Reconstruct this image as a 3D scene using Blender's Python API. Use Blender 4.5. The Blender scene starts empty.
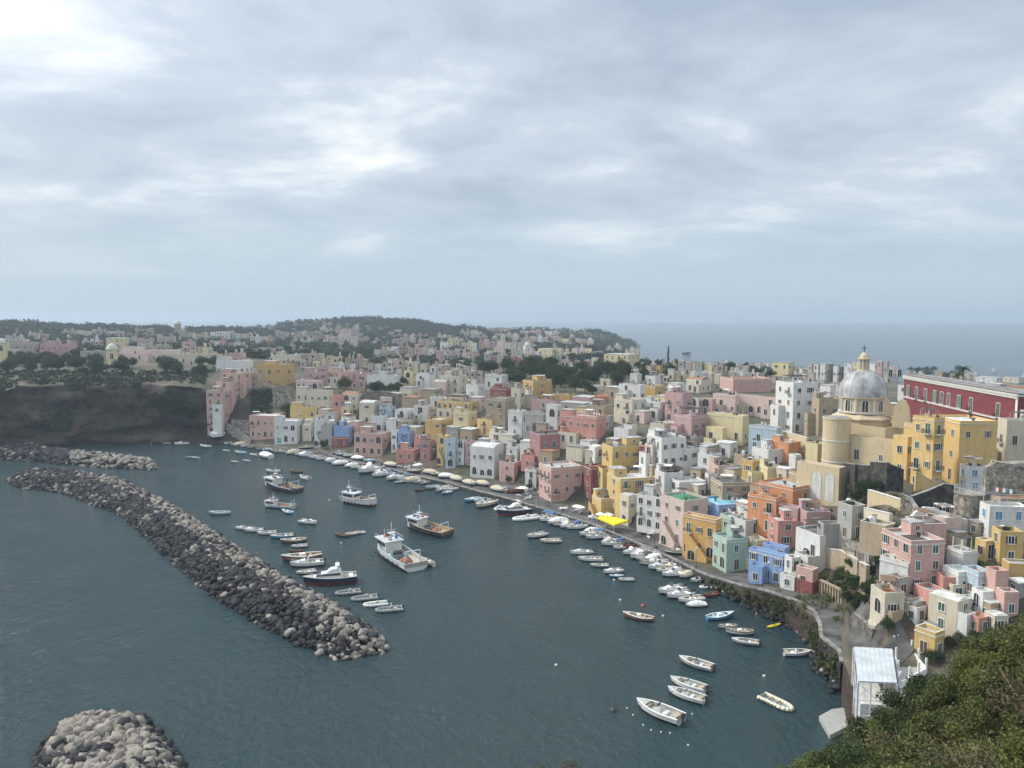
import bpy, math, random
import numpy as np
from mathutils import Vector, Matrix, noise
from mathutils.bvhtree import BVHTree
R = math.radians
random.seed(7); rng = np.random.default_rng(11)
scn = bpy.context.scene
COL = scn.collection

# ---------------------------------------------------------------- camera
CAMZ, PITCH, F = 60.0, R(5.0), 769.0
SP, CP = math.sin(PITCH), math.cos(PITCH)
cam = bpy.data.objects.new('camera', bpy.data.cameras.new('camera')); COL.objects.link(cam)
cam.location = (0, 0, CAMZ); cam.rotation_euler = (R(90) - PITCH, 0, 0)
cam.data.sensor_width = 36; cam.data.lens = F / 1024 * 36
cam.data.clip_start = 0.1; cam.data.clip_end = 30000
scn.camera = cam

def ray(px, py):
    x, y = (px - 512) / F, -(py - 384) / F
    return Vector((x, CP + y * SP, -SP + y * CP))
def at_z(px, py, z=0.0):
    d = ray(px, py); t = (z - CAMZ) / d.z
    return Vector((0, 0, CAMZ)) + d * t
def z_at(P, py):                       # height over P's plan position that shows at picture row py
    yy = -(py - 384) / F
    return CAMZ + P.y * (yy * CP - SP) / (CP + yy * SP)
def proj(p):
    r = Vector(p) - Vector((0, 0, CAMZ)); dz = r.y * CP - r.z * SP
    return 512 + F * r.x / dz, 384 - F * (r.y * SP + r.z * CP) / dz
def at_d(px, D, z):                    # plan distance D along the column px
    a = (px - 512) / F / CP
    n = math.hypot(a, 1.0)
    return Vector((D * a / n, D / n, z))
def dep(py): return PITCH + math.atan((py - 384) / F)

# ---------------------------------------------------------------- materials
MATS = {}
def nodes_of(m):
    m.use_nodes = True; nt = m.node_tree; nt.nodes.clear(); return nt
class NT:
    def __init__(s, nt): s.nt = nt
    def n(s, t, **k):
        nd = s.nt.nodes.new(t)
        ins = k.pop('ins', {})
        for a, b in k.items(): setattr(nd, a, b)
        for a, b in ins.items():
            if hasattr(b, 'is_output') or isinstance(b, bpy.types.NodeSocket): s.nt.links.new(b, nd.inputs[a])
            else: nd.inputs[a].default_value = b
        return nd
    def ramp(s, fac, stops, interp='LINEAR'):
        nd = s.nt.nodes.new('ShaderNodeValToRGB'); s.nt.links.new(fac, nd.inputs[0]); cr = nd.color_ramp; cr.interpolation = interp
        while len(cr.elements) > 1: cr.elements.remove(cr.elements[-1])
        cr.elements[0].position = stops[0][0]; cr.elements[0].color = c4(stops[0][1])
        for p, c in stops[1:]:
            e = cr.elements.new(p); e.color = c4(c)
        return nd.outputs[0]
    def mix(s, fac, a, b, mode='MIX'):
        nd = s.nt.nodes.new('ShaderNodeMix'); nd.data_type = 'RGBA'; nd.blend_type = mode
        for i, v in ((0, fac), (6, a), (7, b)):
            if isinstance(v, bpy.types.NodeSocket): s.nt.links.new(v, nd.inputs[i])
            else: nd.inputs[i].default_value = v if i == 0 else c4(v)
        return nd.outputs[2]
    def math(s, op, a, b=0.0, c=0.0):
        nd = s.nt.nodes.new('ShaderNodeMath'); nd.operation = op
        for i, v in enumerate((a, b, c)):
            if isinstance(v, bpy.types.NodeSocket): s.nt.links.new(v, nd.inputs[i])
            else: nd.inputs[i].default_value = v
        return nd.outputs[0]
def c4(c):
    if isinstance(c, (int, float)): c = (c, c, c)
    return (*c[:3], 1.0)
def new_mat(name):
    m = bpy.data.materials.new(name); nt = nodes_of(m); g = NT(nt)
    out = g.n('ShaderNodeOutputMaterial'); b = g.n('ShaderNodeBsdfPrincipled')
    nt.links.new(b.outputs[0], out.inputs[0])
    MATS[name] = m
    return m, g, b, out
def L(g, a, b): g.nt.links.new(a, b)

def wall_mat(name, col, dirt=0.62, rough=0.9, cells=False):
    m, g, b, _ = new_mat(name)
    pos = g.n('ShaderNodeNewGeometry').outputs['Position']
    oi = g.n('ShaderNodeObjectInfo').outputs['Random']
    n1 = g.n('ShaderNodeTexNoise', ins={'Vector': pos, 'Scale': 0.45, 'Detail': 6.0, 'Roughness': 0.65}).outputs[0]
    mp = g.n('ShaderNodeMapping', ins={'Vector': pos, 'Scale': (1.3, 1.3, 0.30)}).outputs[0]
    n2 = g.n('ShaderNodeTexNoise', ins={'Vector': mp, 'Scale': 1.0, 'Detail': 5.0, 'Roughness': 0.7}).outputs[0]
    n3 = g.n('ShaderNodeTexNoise', ins={'Vector': pos, 'Scale': 3.0, 'Detail': 4.0}).outputs[0]
    v = g.math('MULTIPLY_ADD', oi, 0.16, 0.90)
    base = g.mix(1.0, col, g.n('ShaderNodeCombineColor', ins={0: v, 1: v, 2: v}).outputs[0], 'MULTIPLY')
    pale = tuple(min(1, c * 0.55 + 0.25) for c in col) if sum(col) > .9 else tuple(c * 1.5 + .01 for c in col)
    base = g.mix(g.ramp(n1, [(0.52, 0.0), (0.66, 0.55)]), base, pale)
    dirtc = tuple(c * 0.50 + 0.04 for c in col)
    base = g.mix(g.math('MULTIPLY', g.ramp(n2, [(0.46, 0.0), (0.74, 1.0)]), dirt * 1.0), base, dirtc)
    base = g.mix(g.math('MULTIPLY', g.ramp(n3, [(0.5, 0.0), (0.75, 1.0)]), dirt * 0.7), base, tuple(c * 0.5 for c in col))
    if cells:
        vo = g.n('ShaderNodeTexVoronoi', ins={'Vector': pos, 'Scale': 1.3}); cr = g.n('ShaderNodeSeparateColor', ins={0: vo.outputs['Color']}).outputs[0]
        base = g.mix(1.0, base, g.ramp(cr, [(0, .45), (1, 1.5)]), 'MULTIPLY')
        ve = g.n('ShaderNodeTexVoronoi', feature='DISTANCE_TO_EDGE', ins={'Vector': pos, 'Scale': 1.3}).outputs[0]
        base = g.mix(g.ramp(ve, [(0.0, .75), (.07, 0.0)]), base, tuple(c * .3 for c in col))
    L(g, base, b.inputs['Base Color']); b.inputs['Roughness'].default_value = rough
    bp = g.n('ShaderNodeBump', ins={'Strength': 0.35, 'Distance': 0.08, 'Height': n3}); L(g, bp.outputs[0], b.inputs['Normal'])
    return m
def plain(name, col, rough=0.6, var=0.15, metal=0.0, scale=2.0):
    m, g, b, _ = new_mat(name)
    pos = g.n('ShaderNodeNewGeometry').outputs['Position']
    n1 = g.n('ShaderNodeTexNoise', ins={'Vector': pos, 'Scale': scale, 'Detail': 4.0}).outputs[0]
    base = g.mix(g.ramp(n1, [(0.35, 0.0), (0.7, 1.0)]), tuple(c * (1 + var) for c in col), tuple(c * (1 - 2 * var) for c in col))
    L(g, base, b.inputs['Base Color']); b.inputs['Roughness'].default_value = rough; b.inputs['Metallic'].default_value = metal
    return m
def leaf_mat(name, cols, rough=0.7):
    m, g, b, out = new_mat(name)
    ri = g.n('ShaderNodeNewGeometry').outputs['Random Per Island']
    pos = g.n('ShaderNodeNewGeometry').outputs['Position']
    n1 = g.n('ShaderNodeTexNoise', ins={'Vector': pos, 'Scale': 0.25, 'Detail': 3.0}).outputs[0]
    f = g.math('ADD', g.math('MULTIPLY', ri, 0.6), g.math('MULTIPLY', n1, 0.7)); f = g.math('SUBTRACT', f, 0.15)
    k = len(cols) - 1
    base = g.ramp(f, [(i / k, c) for i, c in enumerate(cols)])
    L(g, base, b.inputs['Base Color']); b.inputs['Roughness'].default_value = rough
    b.inputs['Specular IOR Level'].default_value = 0.25
    tr = g.n('ShaderNodeBsdfTranslucent'); L(g, base, tr.inputs[0])
    mx = g.n('ShaderNodeMixShader', ins={0: 0.25}); L(g, b.outputs[0], mx.inputs[1]); L(g, tr.outputs[0], mx.inputs[2]); L(g, mx.outputs[0], out.inputs[0])
    return m

PAL = dict(
 W=((.72,.71,.67),'white'), C=((.66,.59,.45),'cream'), Y=((.68,.48,.18),'yellow'), M=((.58,.38,.14),'mustard'),
 A=((.72,.42,.14),'apricot'), G=((.75,.51,.20),'golden yellow'), P=((.64,.40,.34),'pink'), R=((.40,.21,.21),'mauve'), K=((.27,.09,.08),'dark red'),
 S=((.62,.29,.23),'coral'), O=((.70,.31,.14),'orange'), B=((.27,.40,.66),'blue'), U=((.44,.55,.62),'pale blue'),
 L=((.46,.41,.42),'lilac grey'), F=((.50,.43,.36),'beige'), J=((.52,.41,.37),'faded pink'), T=((.42,.33,.22),'tan'), E=((.38,.37,.34),'grey'), N=((.38,.52,.42),'mint green'),  # beige and muted pink carry distance haze in their colour
 D=((.13,.10,.08),'dark brown'), V=((.74,.63,.36),'pale yellow'), Z=((.68,.53,.46),'pale pink'), X=((.54,.34,.33),'dusty rose'))
for k, (c, nme) in PAL.items(): wall_mat('wall_' + k, c)
wall_mat('stone', (.17, .15, .125), .6, .9, True); wall_mat('stone_pale', (.30, .265, .21), .6, .9, True); wall_mat('stone_dark', (.06, .056, .048), .5, .9, True)
wall_mat('palazzo_red', (.21, .042, .045), .4); wall_mat('church', (.64, .52, .32), .5)
plain('roof_pale', (.44, .43, .40), .9, .25, scale=.7); plain('roof_grey', (.27, .27, .26), .9, .25, scale=.7); plain('roof_dark', (.11, .11, .11), .9, .25, scale=.7)
plain('roof_terracotta', (.34, .17, .10), .9, .25, scale=.7); plain('roof_green', (.07, .24, .13), .8, .2, scale=.7); plain('roof_turquoise', (.22, .50, .58), .7, .15, scale=.7)
plain('roof_white', (.62, .61, .57), .9, .2, scale=.7)
plain('trim', (.62, .60, .54), .8, .1); plain('trim_white', (.78, .77, .73), .7, .08)
plain('glass', (.045, .05, .055), .15, .3, scale=.6); plain('shutter_green', (.05, .11, .08), .6); plain('shutter_brown', (.12, .07, .05), .6)
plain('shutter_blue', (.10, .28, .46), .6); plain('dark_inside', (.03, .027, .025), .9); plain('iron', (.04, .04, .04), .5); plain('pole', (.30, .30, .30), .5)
plain('wood', (.20, .12, .07), .7); plain('wood_pale', (.42, .31, .19), .7); plain('teal_paint', (.05, .30, .28), .6)
plain('dome_lead', (.40, .40, .385), .6, .22, scale=.5); plain('quay_stone', (.105, .10, .092), .85, .35, scale=.35); plain('quay_edge', (.26, .25, .23), .85, .3, scale=.8)
plain('awning_yellow', (.95, .72, .02), .6, .04); plain('canvas_white', (.80, .79, .75), .7, .06); plain('canvas_tan', (.62, .52, .36), .8, .15)
plain('hull_white', (.74, .74, .71), .3, .05); plain('deck_pale', (.46, .44, .38), .6, .2); plain('hull_cream', (.70, .62, .42), .4, .08)
plain('hull_navy', (.02, .03, .06), .3, .1); plain('hull_blue', (.05, .28, .46), .4, .12); plain('hull_grey', (.36, .38, .38), .5, .1); plain('hull_wood', (.22, .12, .07), .5, .2)
plain('hull_dark', (.05, .05, .055), .5, .2); plain('hull_green', (.10, .30, .24), .5, .15); plain('hull_red', (.40, .07, .05), .5, .15); plain('hull_pale_blue', (.38, .52, .58), .4, .1)
plain('tarp_blue', (.07, .16, .32), .7); plain('seat_cushion', (.45, .36, .26), .8); plain('rope_net', (.30, .13, .07), .9, .4, scale=4); plain('net_dark', (.06, .07, .07), .9, .3, scale=4)
plain('tube_cream', (.74, .70, .52), .6, .06); plain('tube_grey', (.28, .30, .31), .6, .08); plain('engine', (.05, .05, .055), .35); plain('kayak_yellow', (.85, .70, .04), .4, .05)
plain('orange_plastic', (.80, .18, .04), .5, .1); plain('bark', (.11, .08, .06), .9, .3); plain('metal_white', (.62, .64, .65), .5, .05, scale=.4); plain('panel_grey', (.52, .55, .56), .6, .1, scale=.5)
plain('plank_tan', (.52, .42, .30), .8, .2, scale=1.5); plain('car_paint', (.5, .5, .5), .3)
leaf_mat('leaf_far', [(.018, .030, .018), (.035, .055, .028), (.06, .075, .035)])
leaf_mat('leaf_mid', [(.015, .032, .014), (.035, .062, .022), (.07, .095, .035)])
leaf_mat('leaf_green', [(.035, .05, .014), (.10, .125, .028), (.21, .22, .05)])
leaf_mat('leaf_dark', [(.016, .028, .011), (.042, .064, .02), (.085, .11, .034)])
leaf_mat('leaf_dry', [(.05, .045, .022), (.12, .10, .05), (.23, .19, .11)])
leaf_mat('leaf_olive', [(.04, .055, .018), (.09, .11, .03), (.18, .19, .06)])
leaf_mat('blossom', [(.20, .17, .14), (.36, .32, .27), (.5, .45, .4)])

def rock_mat(name, cols, scale=.8):
    m, g, b, _ = new_mat(name)
    ge = g.n('ShaderNodeNewGeometry'); ri = ge.outputs['Random Per Island']; pos = ge.outputs['Position']
    n1 = g.n('ShaderNodeTexNoise', ins={'Vector': pos, 'Scale': scale, 'Detail': 7.0, 'Roughness': .7}).outputs[0]
    n2 = g.n('ShaderNodeTexNoise', ins={'Vector': pos, 'Scale': scale * .9, 'Detail': 1.0}).outputs[0]
    f = g.math('ADD', g.math('MULTIPLY', ri, .45), g.math('MULTIPLY', n1, .9)); f = g.math('SUBTRACT', f, .18); f = g.math('ADD', f, g.math('MULTIPLY', g.math('SUBTRACT', n2, .5), .5))
    k = len(cols) - 1
    L(g, g.ramp(f, [(i / k, c) for i, c in enumerate(cols)]), b.inputs['Base Color']); b.inputs['Roughness'].default_value = .85
    bp = g.n('ShaderNodeBump', ins={'Strength': .7, 'Distance': .15, 'Height': g.n('ShaderNodeTexNoise', ins={'Vector': pos, 'Scale': 3.0, 'Detail': 6.0}).outputs[0]}); L(g, bp.outputs[0], b.inputs['Normal'])
    return m
rock_mat('rock_pale', [(.07, .062, .05), (.19, .165, .135), (.31, .275, .23), (.46, .42, .36)])
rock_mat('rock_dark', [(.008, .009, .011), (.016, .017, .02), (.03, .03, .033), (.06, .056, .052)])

# terrain: earth, scrub and rock by steepness
m, g, b, _ = new_mat('land')
ge = g.n('ShaderNodeNewGeometry'); pos = ge.outputs['Position']
nz = g.n('ShaderNodeSeparateXYZ', ins={0: ge.outputs['Normal']}).outputs[2]
na = g.n('ShaderNodeTexNoise', ins={'Vector': pos, 'Scale': .03, 'Detail': 8.0, 'Roughness': .7}).outputs[0]
nb = g.n('ShaderNodeTexNoise', ins={'Vector': pos, 'Scale': .25, 'Detail': 8.0, 'Roughness': .7}).outputs[0]
mp = g.n('ShaderNodeMapping', ins={'Vector': pos, 'Scale': (.02, .02, .35)}).outputs[0]
nc = g.n('ShaderNodeTexNoise', ins={'Vector': mp, 'Scale': 1.0, 'Detail': 6.0, 'Roughness': .7}).outputs[0]
flat = g.mix(g.ramp(na, [(.42, 0.0), (.60, 1.0)]), g.ramp(nb, [(.3, (.05, .06, .03)), (.7, (.10, .10, .06))]), g.ramp(nb, [(.3, (.11, .09, .065)), (.7, (.21, .18, .14))]))
rk = g.mix(g.ramp(nb, [(.42, 0.0), (.62, 1.0)]), g.ramp(nc, [(.35, (.030, .019, .017)), (.5, (.058, .034, .030)), (.65, (.072, .052, .043))]), g.ramp(na, [(.4, (.025, .035, .02)), (.6, (.07, .06, .04))]))
L(g, g.mix(g.ramp(nz, [(.72, 1.0), (.95, 0.0)]), flat, rk), b.inputs['Base Color']); b.inputs['Roughness'].default_value = .95
bp = g.n('ShaderNodeBump', ins={'Strength': .9, 'Distance': 1.2, 'Height': nb}); L(g, bp.outputs[0], b.inputs['Normal'])

# sea
m, g, b, _ = new_mat('sea')
pos = g.n('ShaderNodeNewGeometry').outputs['Position']
mp = g.n('ShaderNodeMapping', ins={'Vector': pos, 'Rotation': (0, 0, R(25)), 'Scale': (1.0, .55, 1.0)}).outputs[0]
n1 = g.n('ShaderNodeTexNoise', ins={'Vector': mp, 'Scale': .75, 'Detail': 6.0, 'Roughness': .65}).outputs[0]
n2 = g.n('ShaderNodeTexNoise', ins={'Vector': mp, 'Scale': .09, 'Detail': 3.0}).outputs[0]
n3 = g.n('ShaderNodeTexNoise', ins={'Vector': pos, 'Scale': .012, 'Detail': 5.0, 'Distortion': 1.2}).outputs[0]
h = g.math('ADD', n1, g.math('MULTIPLY', n2, 2.0))
st = g.ramp(n3, [(.38, .6), (.60, 1.0)])
bp = g.n('ShaderNodeBump', ins={'Distance': 1.15, 'Height': h}); L(g, st, bp.inputs['Strength']); L(g, bp.outputs[0], b.inputs['Normal'])
L(g, g.ramp(n3, [(.35, (.016, .040, .045)), (.65, (.032, .060, .066))]), b.inputs['Base Color'])
b.inputs['Roughness'].default_value = .12; b.inputs['IOR'].default_value = 1.33

# ---------------------------------------------------------------- mesh building
class MB:
    def __init__(s): s.v = []; s.f = []; s.m = []; s.mats = []
    def mi(s, m):
        if m not in s.mats: s.mats.append(m)
        return s.mats.index(m)
    def poly(s, pts, m):
        i = len(s.v); s.v += [tuple(p) for p in pts]; s.f.append(tuple(range(i, i + len(pts)))); s.m.append(s.mi(m))
    def box(s, x0, y0, z0, x1, y1, z1, m, skip=''):
        i = len(s.v)
        s.v += [(x0,y0,z0),(x1,y0,z0),(x1,y1,z0),(x0,y1,z0),(x0,y0,z1),(x1,y0,z1),(x1,y1,z1),(x0,y1,z1)]
        k = s.mi(m)
        for nme, q in (('b',(0,3,2,1)),('t',(4,5,6,7)),('y0',(0,1,5,4)),('x1',(1,2,6,5)),('y1',(2,3,7,6)),('x0',(3,0,4,7))):
            if nme in skip.split(): continue
            s.f.append(tuple(i + a for a in q)); s.m.append(k)
    def hexa(s, p, m):                       # 8 points, bottom ring then top ring
        i = len(s.v); s.v += [tuple(a) for a in p]; k = s.mi(m)
        for q in ((0,3,2,1),(4,5,6,7),(0,1,5,4),(1,2,6,5),(2,3,7,6),(3,0,4,7)): s.f.append(tuple(i + a for a in q)); s.m.append(k)
    def prism(s, poly, z0, z1, m, axis='z', cap=True):   # poly list of 2d; axis: extrusion axis
        def P(a, b_, c): return {'z': (a, b_, c), 'x': (c, a, b_), 'y': (a, c, b_)}[axis]
        n = len(poly); i = len(s.v); k = s.mi(m)
        s.v += [P(a, b_, z0) for a, b_ in poly] + [P(a, b_, z1) for a, b_ in poly]
        for j in range(n): s.f.append((i + j, i + (j + 1) % n, i + n + (j + 1) % n, i + n + j)); s.m.append(k)
        if cap: s.f.append(tuple(i + j for j in reversed(range(n)))); s.m.append(k); s.f.append(tuple(i + n + j for j in range(n))); s.m.append(k)
    def lathe(s, prof, m, n=20, cx=0, cy=0, sx=1, sy=1, a0=0, a1=math.tau):
        i = len(s.v); k = s.mi(m); full = abs(a1 - a0 - math.tau) < 1e-6; c = n if full else n + 1
        for r, z in prof:
            for j in range(c):
                a = a0 + (a1 - a0) * j / n; s.v.append((cx + r * sx * math.cos(a), cy + r * sy * math.sin(a), z))
        for r in range(len(prof) - 1):
            for j in range(n):
                q = (j + 1) % c; s.f.append((i + r * c + j, i + r * c + q, i + (r + 1) * c + q, i + (r + 1) * c + j)); s.m.append(k)
    def tube(s, p, q, r, m, n=6, r2=None):
        p, q = Vector(p), Vector(q); d = (q - p).normalized(); u = d.orthogonal().normalized(); w = d.cross(u); r2 = r if r2 is None else r2
        i = len(s.v); k = s.mi(m)
        for c, rr in ((p, r), (q, r2)):
            for j in range(n):
                a = math.tau * j / n; s.v.append(tuple(c + (u * math.cos(a) + w * math.sin(a)) * rr))
        for j in range(n): s.f.append((i + j, i + (j + 1) % n, i + n + (j + 1) % n, i + n + j)); s.m.append(k)
        s.f.append(tuple(i + j for j in reversed(range(n)))); s.m.append(k); s.f.append(tuple(i + n + j for j in range(n))); s.m.append(k)
    def mesh(s, name, smooth=False):
        me = bpy.data.meshes.new(name); me.from_pydata(s.v, [], s.f)
        for m in s.mats: me.materials.append(MATS[m])
        me.polygons.foreach_set('material_index', s.m)
        if smooth: me.polygons.foreach_set('use_smooth', [True] * len(s.f))
        me.update(); return me
    def build(s, name, parent=None, smooth=False, world=None):
        return put(name, s.mesh(name, smooth), parent, world)
def put(name, me, parent=None, world=None):
    o = bpy.data.objects.new(name, me); COL.objects.link(o)
    if parent is not None: o.parent = parent
    if world is not None: o.matrix_basis = world
    return o
def empty(name, loc=(0, 0, 0), rz=0.0):
    o = bpy.data.objects.new(name, None); COL.objects.link(o); o.empty_display_size = .5
    o.location = loc; o.rotation_euler = (0, 0, rz); return o
def tag(o, label=None, cat=None, group=None, kind=None):
    if label: o['label'] = label
    if cat: o['category'] = cat
    if group: o['group'] = group
    if kind: o['kind'] = kind
    return o
def np_mesh(name, verts, faces, mats, midx=None, smooth=False):
    me = bpy.data.meshes.new(name); nv, nf, k = len(verts), len(faces), faces.shape[1]
    me.vertices.add(nv); me.vertices.foreach_set('co', np.ascontiguousarray(verts, dtype=np.float32).ravel())
    me.loops.add(nf * k); me.loops.foreach_set('vertex_index', np.ascontiguousarray(faces, dtype=np.int32).ravel())
    me.polygons.add(nf); me.polygons.foreach_set('loop_start', np.arange(0, nf * k, k, dtype=np.int32)); me.polygons.foreach_set('loop_total', np.full(nf, k, dtype=np.int32))
    for m in mats: me.materials.append(MATS[m])
    if midx is not None: me.polygons.foreach_set('material_index', np.ascontiguousarray(midx, dtype=np.int32))
    if smooth: me.polygons.foreach_set('use_smooth', np.ones(nf, dtype=bool))
    me.update(calc_edges=True); return me
def copy_tree(o, parent=None):
    c = o.copy(); COL.objects.link(c); c.parent = parent
    for ch in list(o.children):
        copy_tree(ch, c)
    return c
def leaves(centres, radii, per, size, flat=.8):
    """random leaf quads around clump centres; returns verts, faces"""
    centres = np.asarray(centres, float); n = len(centres)
    radii = np.asarray(radii, float).reshape(n, -1)
    if radii.shape[1] == 1: radii = np.repeat(radii, 3, 1)
    d = rng.normal(size=(n, per, 3)); d /= np.linalg.norm(d, axis=2, keepdims=True)
    rr = rng.random((n, per, 1)) ** .33 * (0.82 + .3 * rng.random((n, per, 1)))
    c = centres[:, None, :] + d * rr * radii[:, None, :]
    c = c.reshape(-1, 3); N = len(c)
    nrm = d.reshape(-1, 3) * .6 + rng.normal(size=(N, 3)) * .7; nrm[:, 2] += .35; nrm /= np.linalg.norm(nrm, axis=1, keepdims=True)
    u = np.cross(nrm, rng.normal(size=(N, 3))); u /= np.linalg.norm(u, axis=1, keepdims=True); w = np.cross(nrm, u)
    sz = size * (.6 + .8 * rng.random((N, 1)))
    u = u * sz; w = w * sz * flat
    v = np.stack([c - u, c - w * .8, c + u, c + w * .8], 1).reshape(-1, 3)
    return v, np.arange(N * 4).reshape(N, 4)
# ---------------------------------------------------------------- terrain
# every column: plan azimuth (px), then (row, height) levels going inland, then far levels (row, distance) or ('z', height, distance)
COLS = [
(-260, [(434,-3),(431,2),(402,16.5),(378,28.5),(372,30),(366,31),(360,32),(352,35)], [(344,800),(335,950),(327,1050),(321,1200)]),
(0,    [(434,-3),(431,2),(402,16.5),(378,28.5),(372,30),(366,31),(360,32),(352,35)], [(344,800),(335,950),(327,1050),(322,1200)]),
(100,  [(434,-3),(431,2),(402,16.5),(378,28.5),(371,30.5),(365,31.5),(358,33),(350,36)], [(342,850),(336,950),(331,1080),(326,1250)]),
(190,  [(438,-3),(435,1.2),(412,13),(382,28),(374,29.5),(366,31),(358,33),(350,36)], [(344,850),(338,950),(333,1080),(328,1250)]),
(215,  [(441,-3),(436,1.1),(415,13),(385,27),(376,29),(367,30.5),(358,32),(350,34)], [(344,850),(338,950),(333,1100),(328,1300)]),
(260,  [(450,-3),(441,1.1),(428,5),(405,18),(386,26),(376,28.5),(364,31),(355,33)], [(346,850),(340,1000),(334,1150),(328,1350)]),
(300,  [(456,-3),(446,1.1),(435,5),(412,16),(398,22),(388,25.5),(374,28),(360,31)], [(350,800),(340,1000),(332,1150),(322,1400)]),
(350,  [(466,-3),(455,1.1),(443,6),(424,14),(408,20),(396,24),(382,27),(366,30)], [(352,800),(342,1000),(330,1200),(319,1400)]),
(400,  [(478,-3),(466,1.1),(452,6),(434,13),(416,19),(402,23),(386,26),(370,29)], [(356,750),(344,950),(332,1200),(321,1400)]),
(450,  [(490,-3),(478,1.1),(463,6),(444,13),(424,19),(408,22.5),(390,26),(374,28.5)], [(358,720),(345,950),(334,1200),(326,1400)]),
(500,  [(502,-3),(488,1.2),(478,3.5),(454,12),(432,18),(412,22),(392,25),(374,27.5)], [(358,720),(346,950),(336,1200),(331,1450)]),
(550,  [(515,-3),(508,1.2),(499,2.0),(466,11.5),(442,17),(418,21),(396,24.5),(374,27)], [(358,700),(347,950),(337,1250),(329,1500)]),
(600,  [(530,-3),(520,1.3),(509,2.6),(480,11),(454,15.5),(424,20.5),(398,24),(376,26.5)], [(362,650),(352,900),(342,1300),(331,1550)]),
(630,  [(540,-3),(533,1.4),(513,6.5),(490,11),(463,15),(432,19.8),(404,23.4),(377,25.5)], [(363,630),('z',8,900),('z',2,1250),(341,1600)]),
(640,  [(546,-3),(540,1.4),(517,7),(495,11),(467,14.7),(435,19.4),(406,23.2),(378,25.2)], [(364,600),('z',-4,760),('z',-4,1250),('z',-1,1600)]),
(650,  [(552,-3),(544,1.4),(520,7),(498,11),(470,14.5),(438,19),(408,23),(378,25)], [(365,580),('z',-4,700),('z',-4,1250),('z',-4,1600)]),
(700,  [(574,-3),(566,2),(545,6),(518,11),(490,14.5),(455,18.5),(415,22.5),(382,24.5)], [(368,560),('z',-4,680),('z',-4,1250),('z',-4,1600)]),
(750,  [(590,-3),(579,2.8),(558,7.5),(530,12),(498,16),(462,19),(420,22.5),(385,24.5)], [(370,540),('z',-4,660),('z',-4,1250),('z',-4,1600)]),
(800,  [(606,-3),(592,5.2),(568,9),(540,13),(510,17),(470,20),(425,23),(388,24.5)], [(372,530),('z',-4,650),('z',-4,1250),('z',-4,1600)]),
(845,  [(648,-3),(616,5.8),(590,9),(560,13),(525,17.5),(482,21),(430,24),(392,25)], [(375,530),('z',-4,640),('z',-4,1250),('z',-4,1600)]),
(851,  [(650,-3),(618,5.8),(592,9),(563,13),(527,17.5),(482,21),(430,24),(392,25)], [(375,530),('z',-4,640),('z',-4,1250),('z',-4,1600)]),
(857,  [(722,-3),(650,5.4),(612,7),(588,9.5),(540,15),(485,21),(430,24),(392,25)], [(376,530),('z',-4,640),('z',-4,1250),('z',-4,1600)]),
(862,  [(722,-3),(640,5.5),(615,7),(590,9.5),(540,15),(485,21),(430,24),(392,25)], [(376,530),('z',-4,640),('z',-4,1250),('z',-4,1600)]),
(895,  [(745,1),(665,5.8),(630,7),(600,10),(560,16),(500,22),(440,25),(395,26)], [(377,530),('z',-4,640),('z',-4,1250),('z',-4,1600)]),
(950,  [(710,3),(655,6.5),(625,9),(600,12),(560,17.5),(500,24),(450,26),(400,27)], [(380,520),('z',-4,640),('z',-4,1250),('z',-4,1600)]),
(1000, [(700,4),(640,9),(610,13),(580,17),(545,21),(500,25),(450,27),(400,28)], [(382,500),('z',-4,640),('z',-4,1250),('z',-4,1600)]),
(1280, [(700,4),(640,9),(610,13),(580,17),(545,21),(500,25),(450,27),(400,28)], [(382,500),('z',-4,640),('z',-4,1250),('z',-4,1600)]),
]
def col_pts(c):
    px, near, far = c; out = []
    for y, z in near: out.append([(CAMZ - z) / math.tan(dep(y)), z])
    if 690 < px < 856: out[1][0] += 3.5; out[0][0] = out[1][0] - .4
    if px < 214: offs = [10, 20, 37, 70, 115, 165]
    elif px < 880:
        t = min(1, max(0, (out[1][0] - 150) / 180)); offs = [a * (1 - t) + b_ * t for a, b_ in zip([13, 22, 34, 55, 98, 200], [17, 29, 43, 63, 100, 170])]
    else: offs = [8, 15, 22, 40, 98, 215]
    if 214 < px < 850: out[1][1] -= .12
    for k, o_ in enumerate(offs):
        D = out[1][0] + o_; out[k + 2] = [D, max(CAMZ - D * math.tan(dep(near[k + 2][0])), out[k + 1][1] + .2)]
    for e in far:
        if e[0] == 'z': out.append([float(e[2]), float(e[1])])
        else: out.append([float(e[1]), CAMZ - e[1] * math.tan(dep(e[0]))])
    if 214 < px < 850: out.insert(2, [out[1][0] + 9, out[1][1]])
    else: out.insert(2, [(out[1][0] + out[2][0]) / 2, (out[1][1] + out[2][1]) / 2])
    out.append([out[-1][0] + 260, -5.0])
    for i in range(1, len(out)): out[i][0] = max(out[i][0], out[i - 1][0] + 1.0)
    return out
CP_ = [(c[0], col_pts(c)) for c in COLS]
def col_at(px):
    for (a, A), (b_, B_) in zip(CP_, CP_[1:]):
        if px <= b_:
            t = min(1, max(0, (px - a) / (b_ - a))); return [[u[0] * (1 - t) + w[0] * t, u[1] * (1 - t) + w[1] * t] for u, w in zip(A, B_)]
    return CP_[-1][1]
verts = []; SUB = 7; NC = 0
pxs = []
x = -260.0
while x <= 1280: pxs.append(x); x += 5.0
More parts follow.
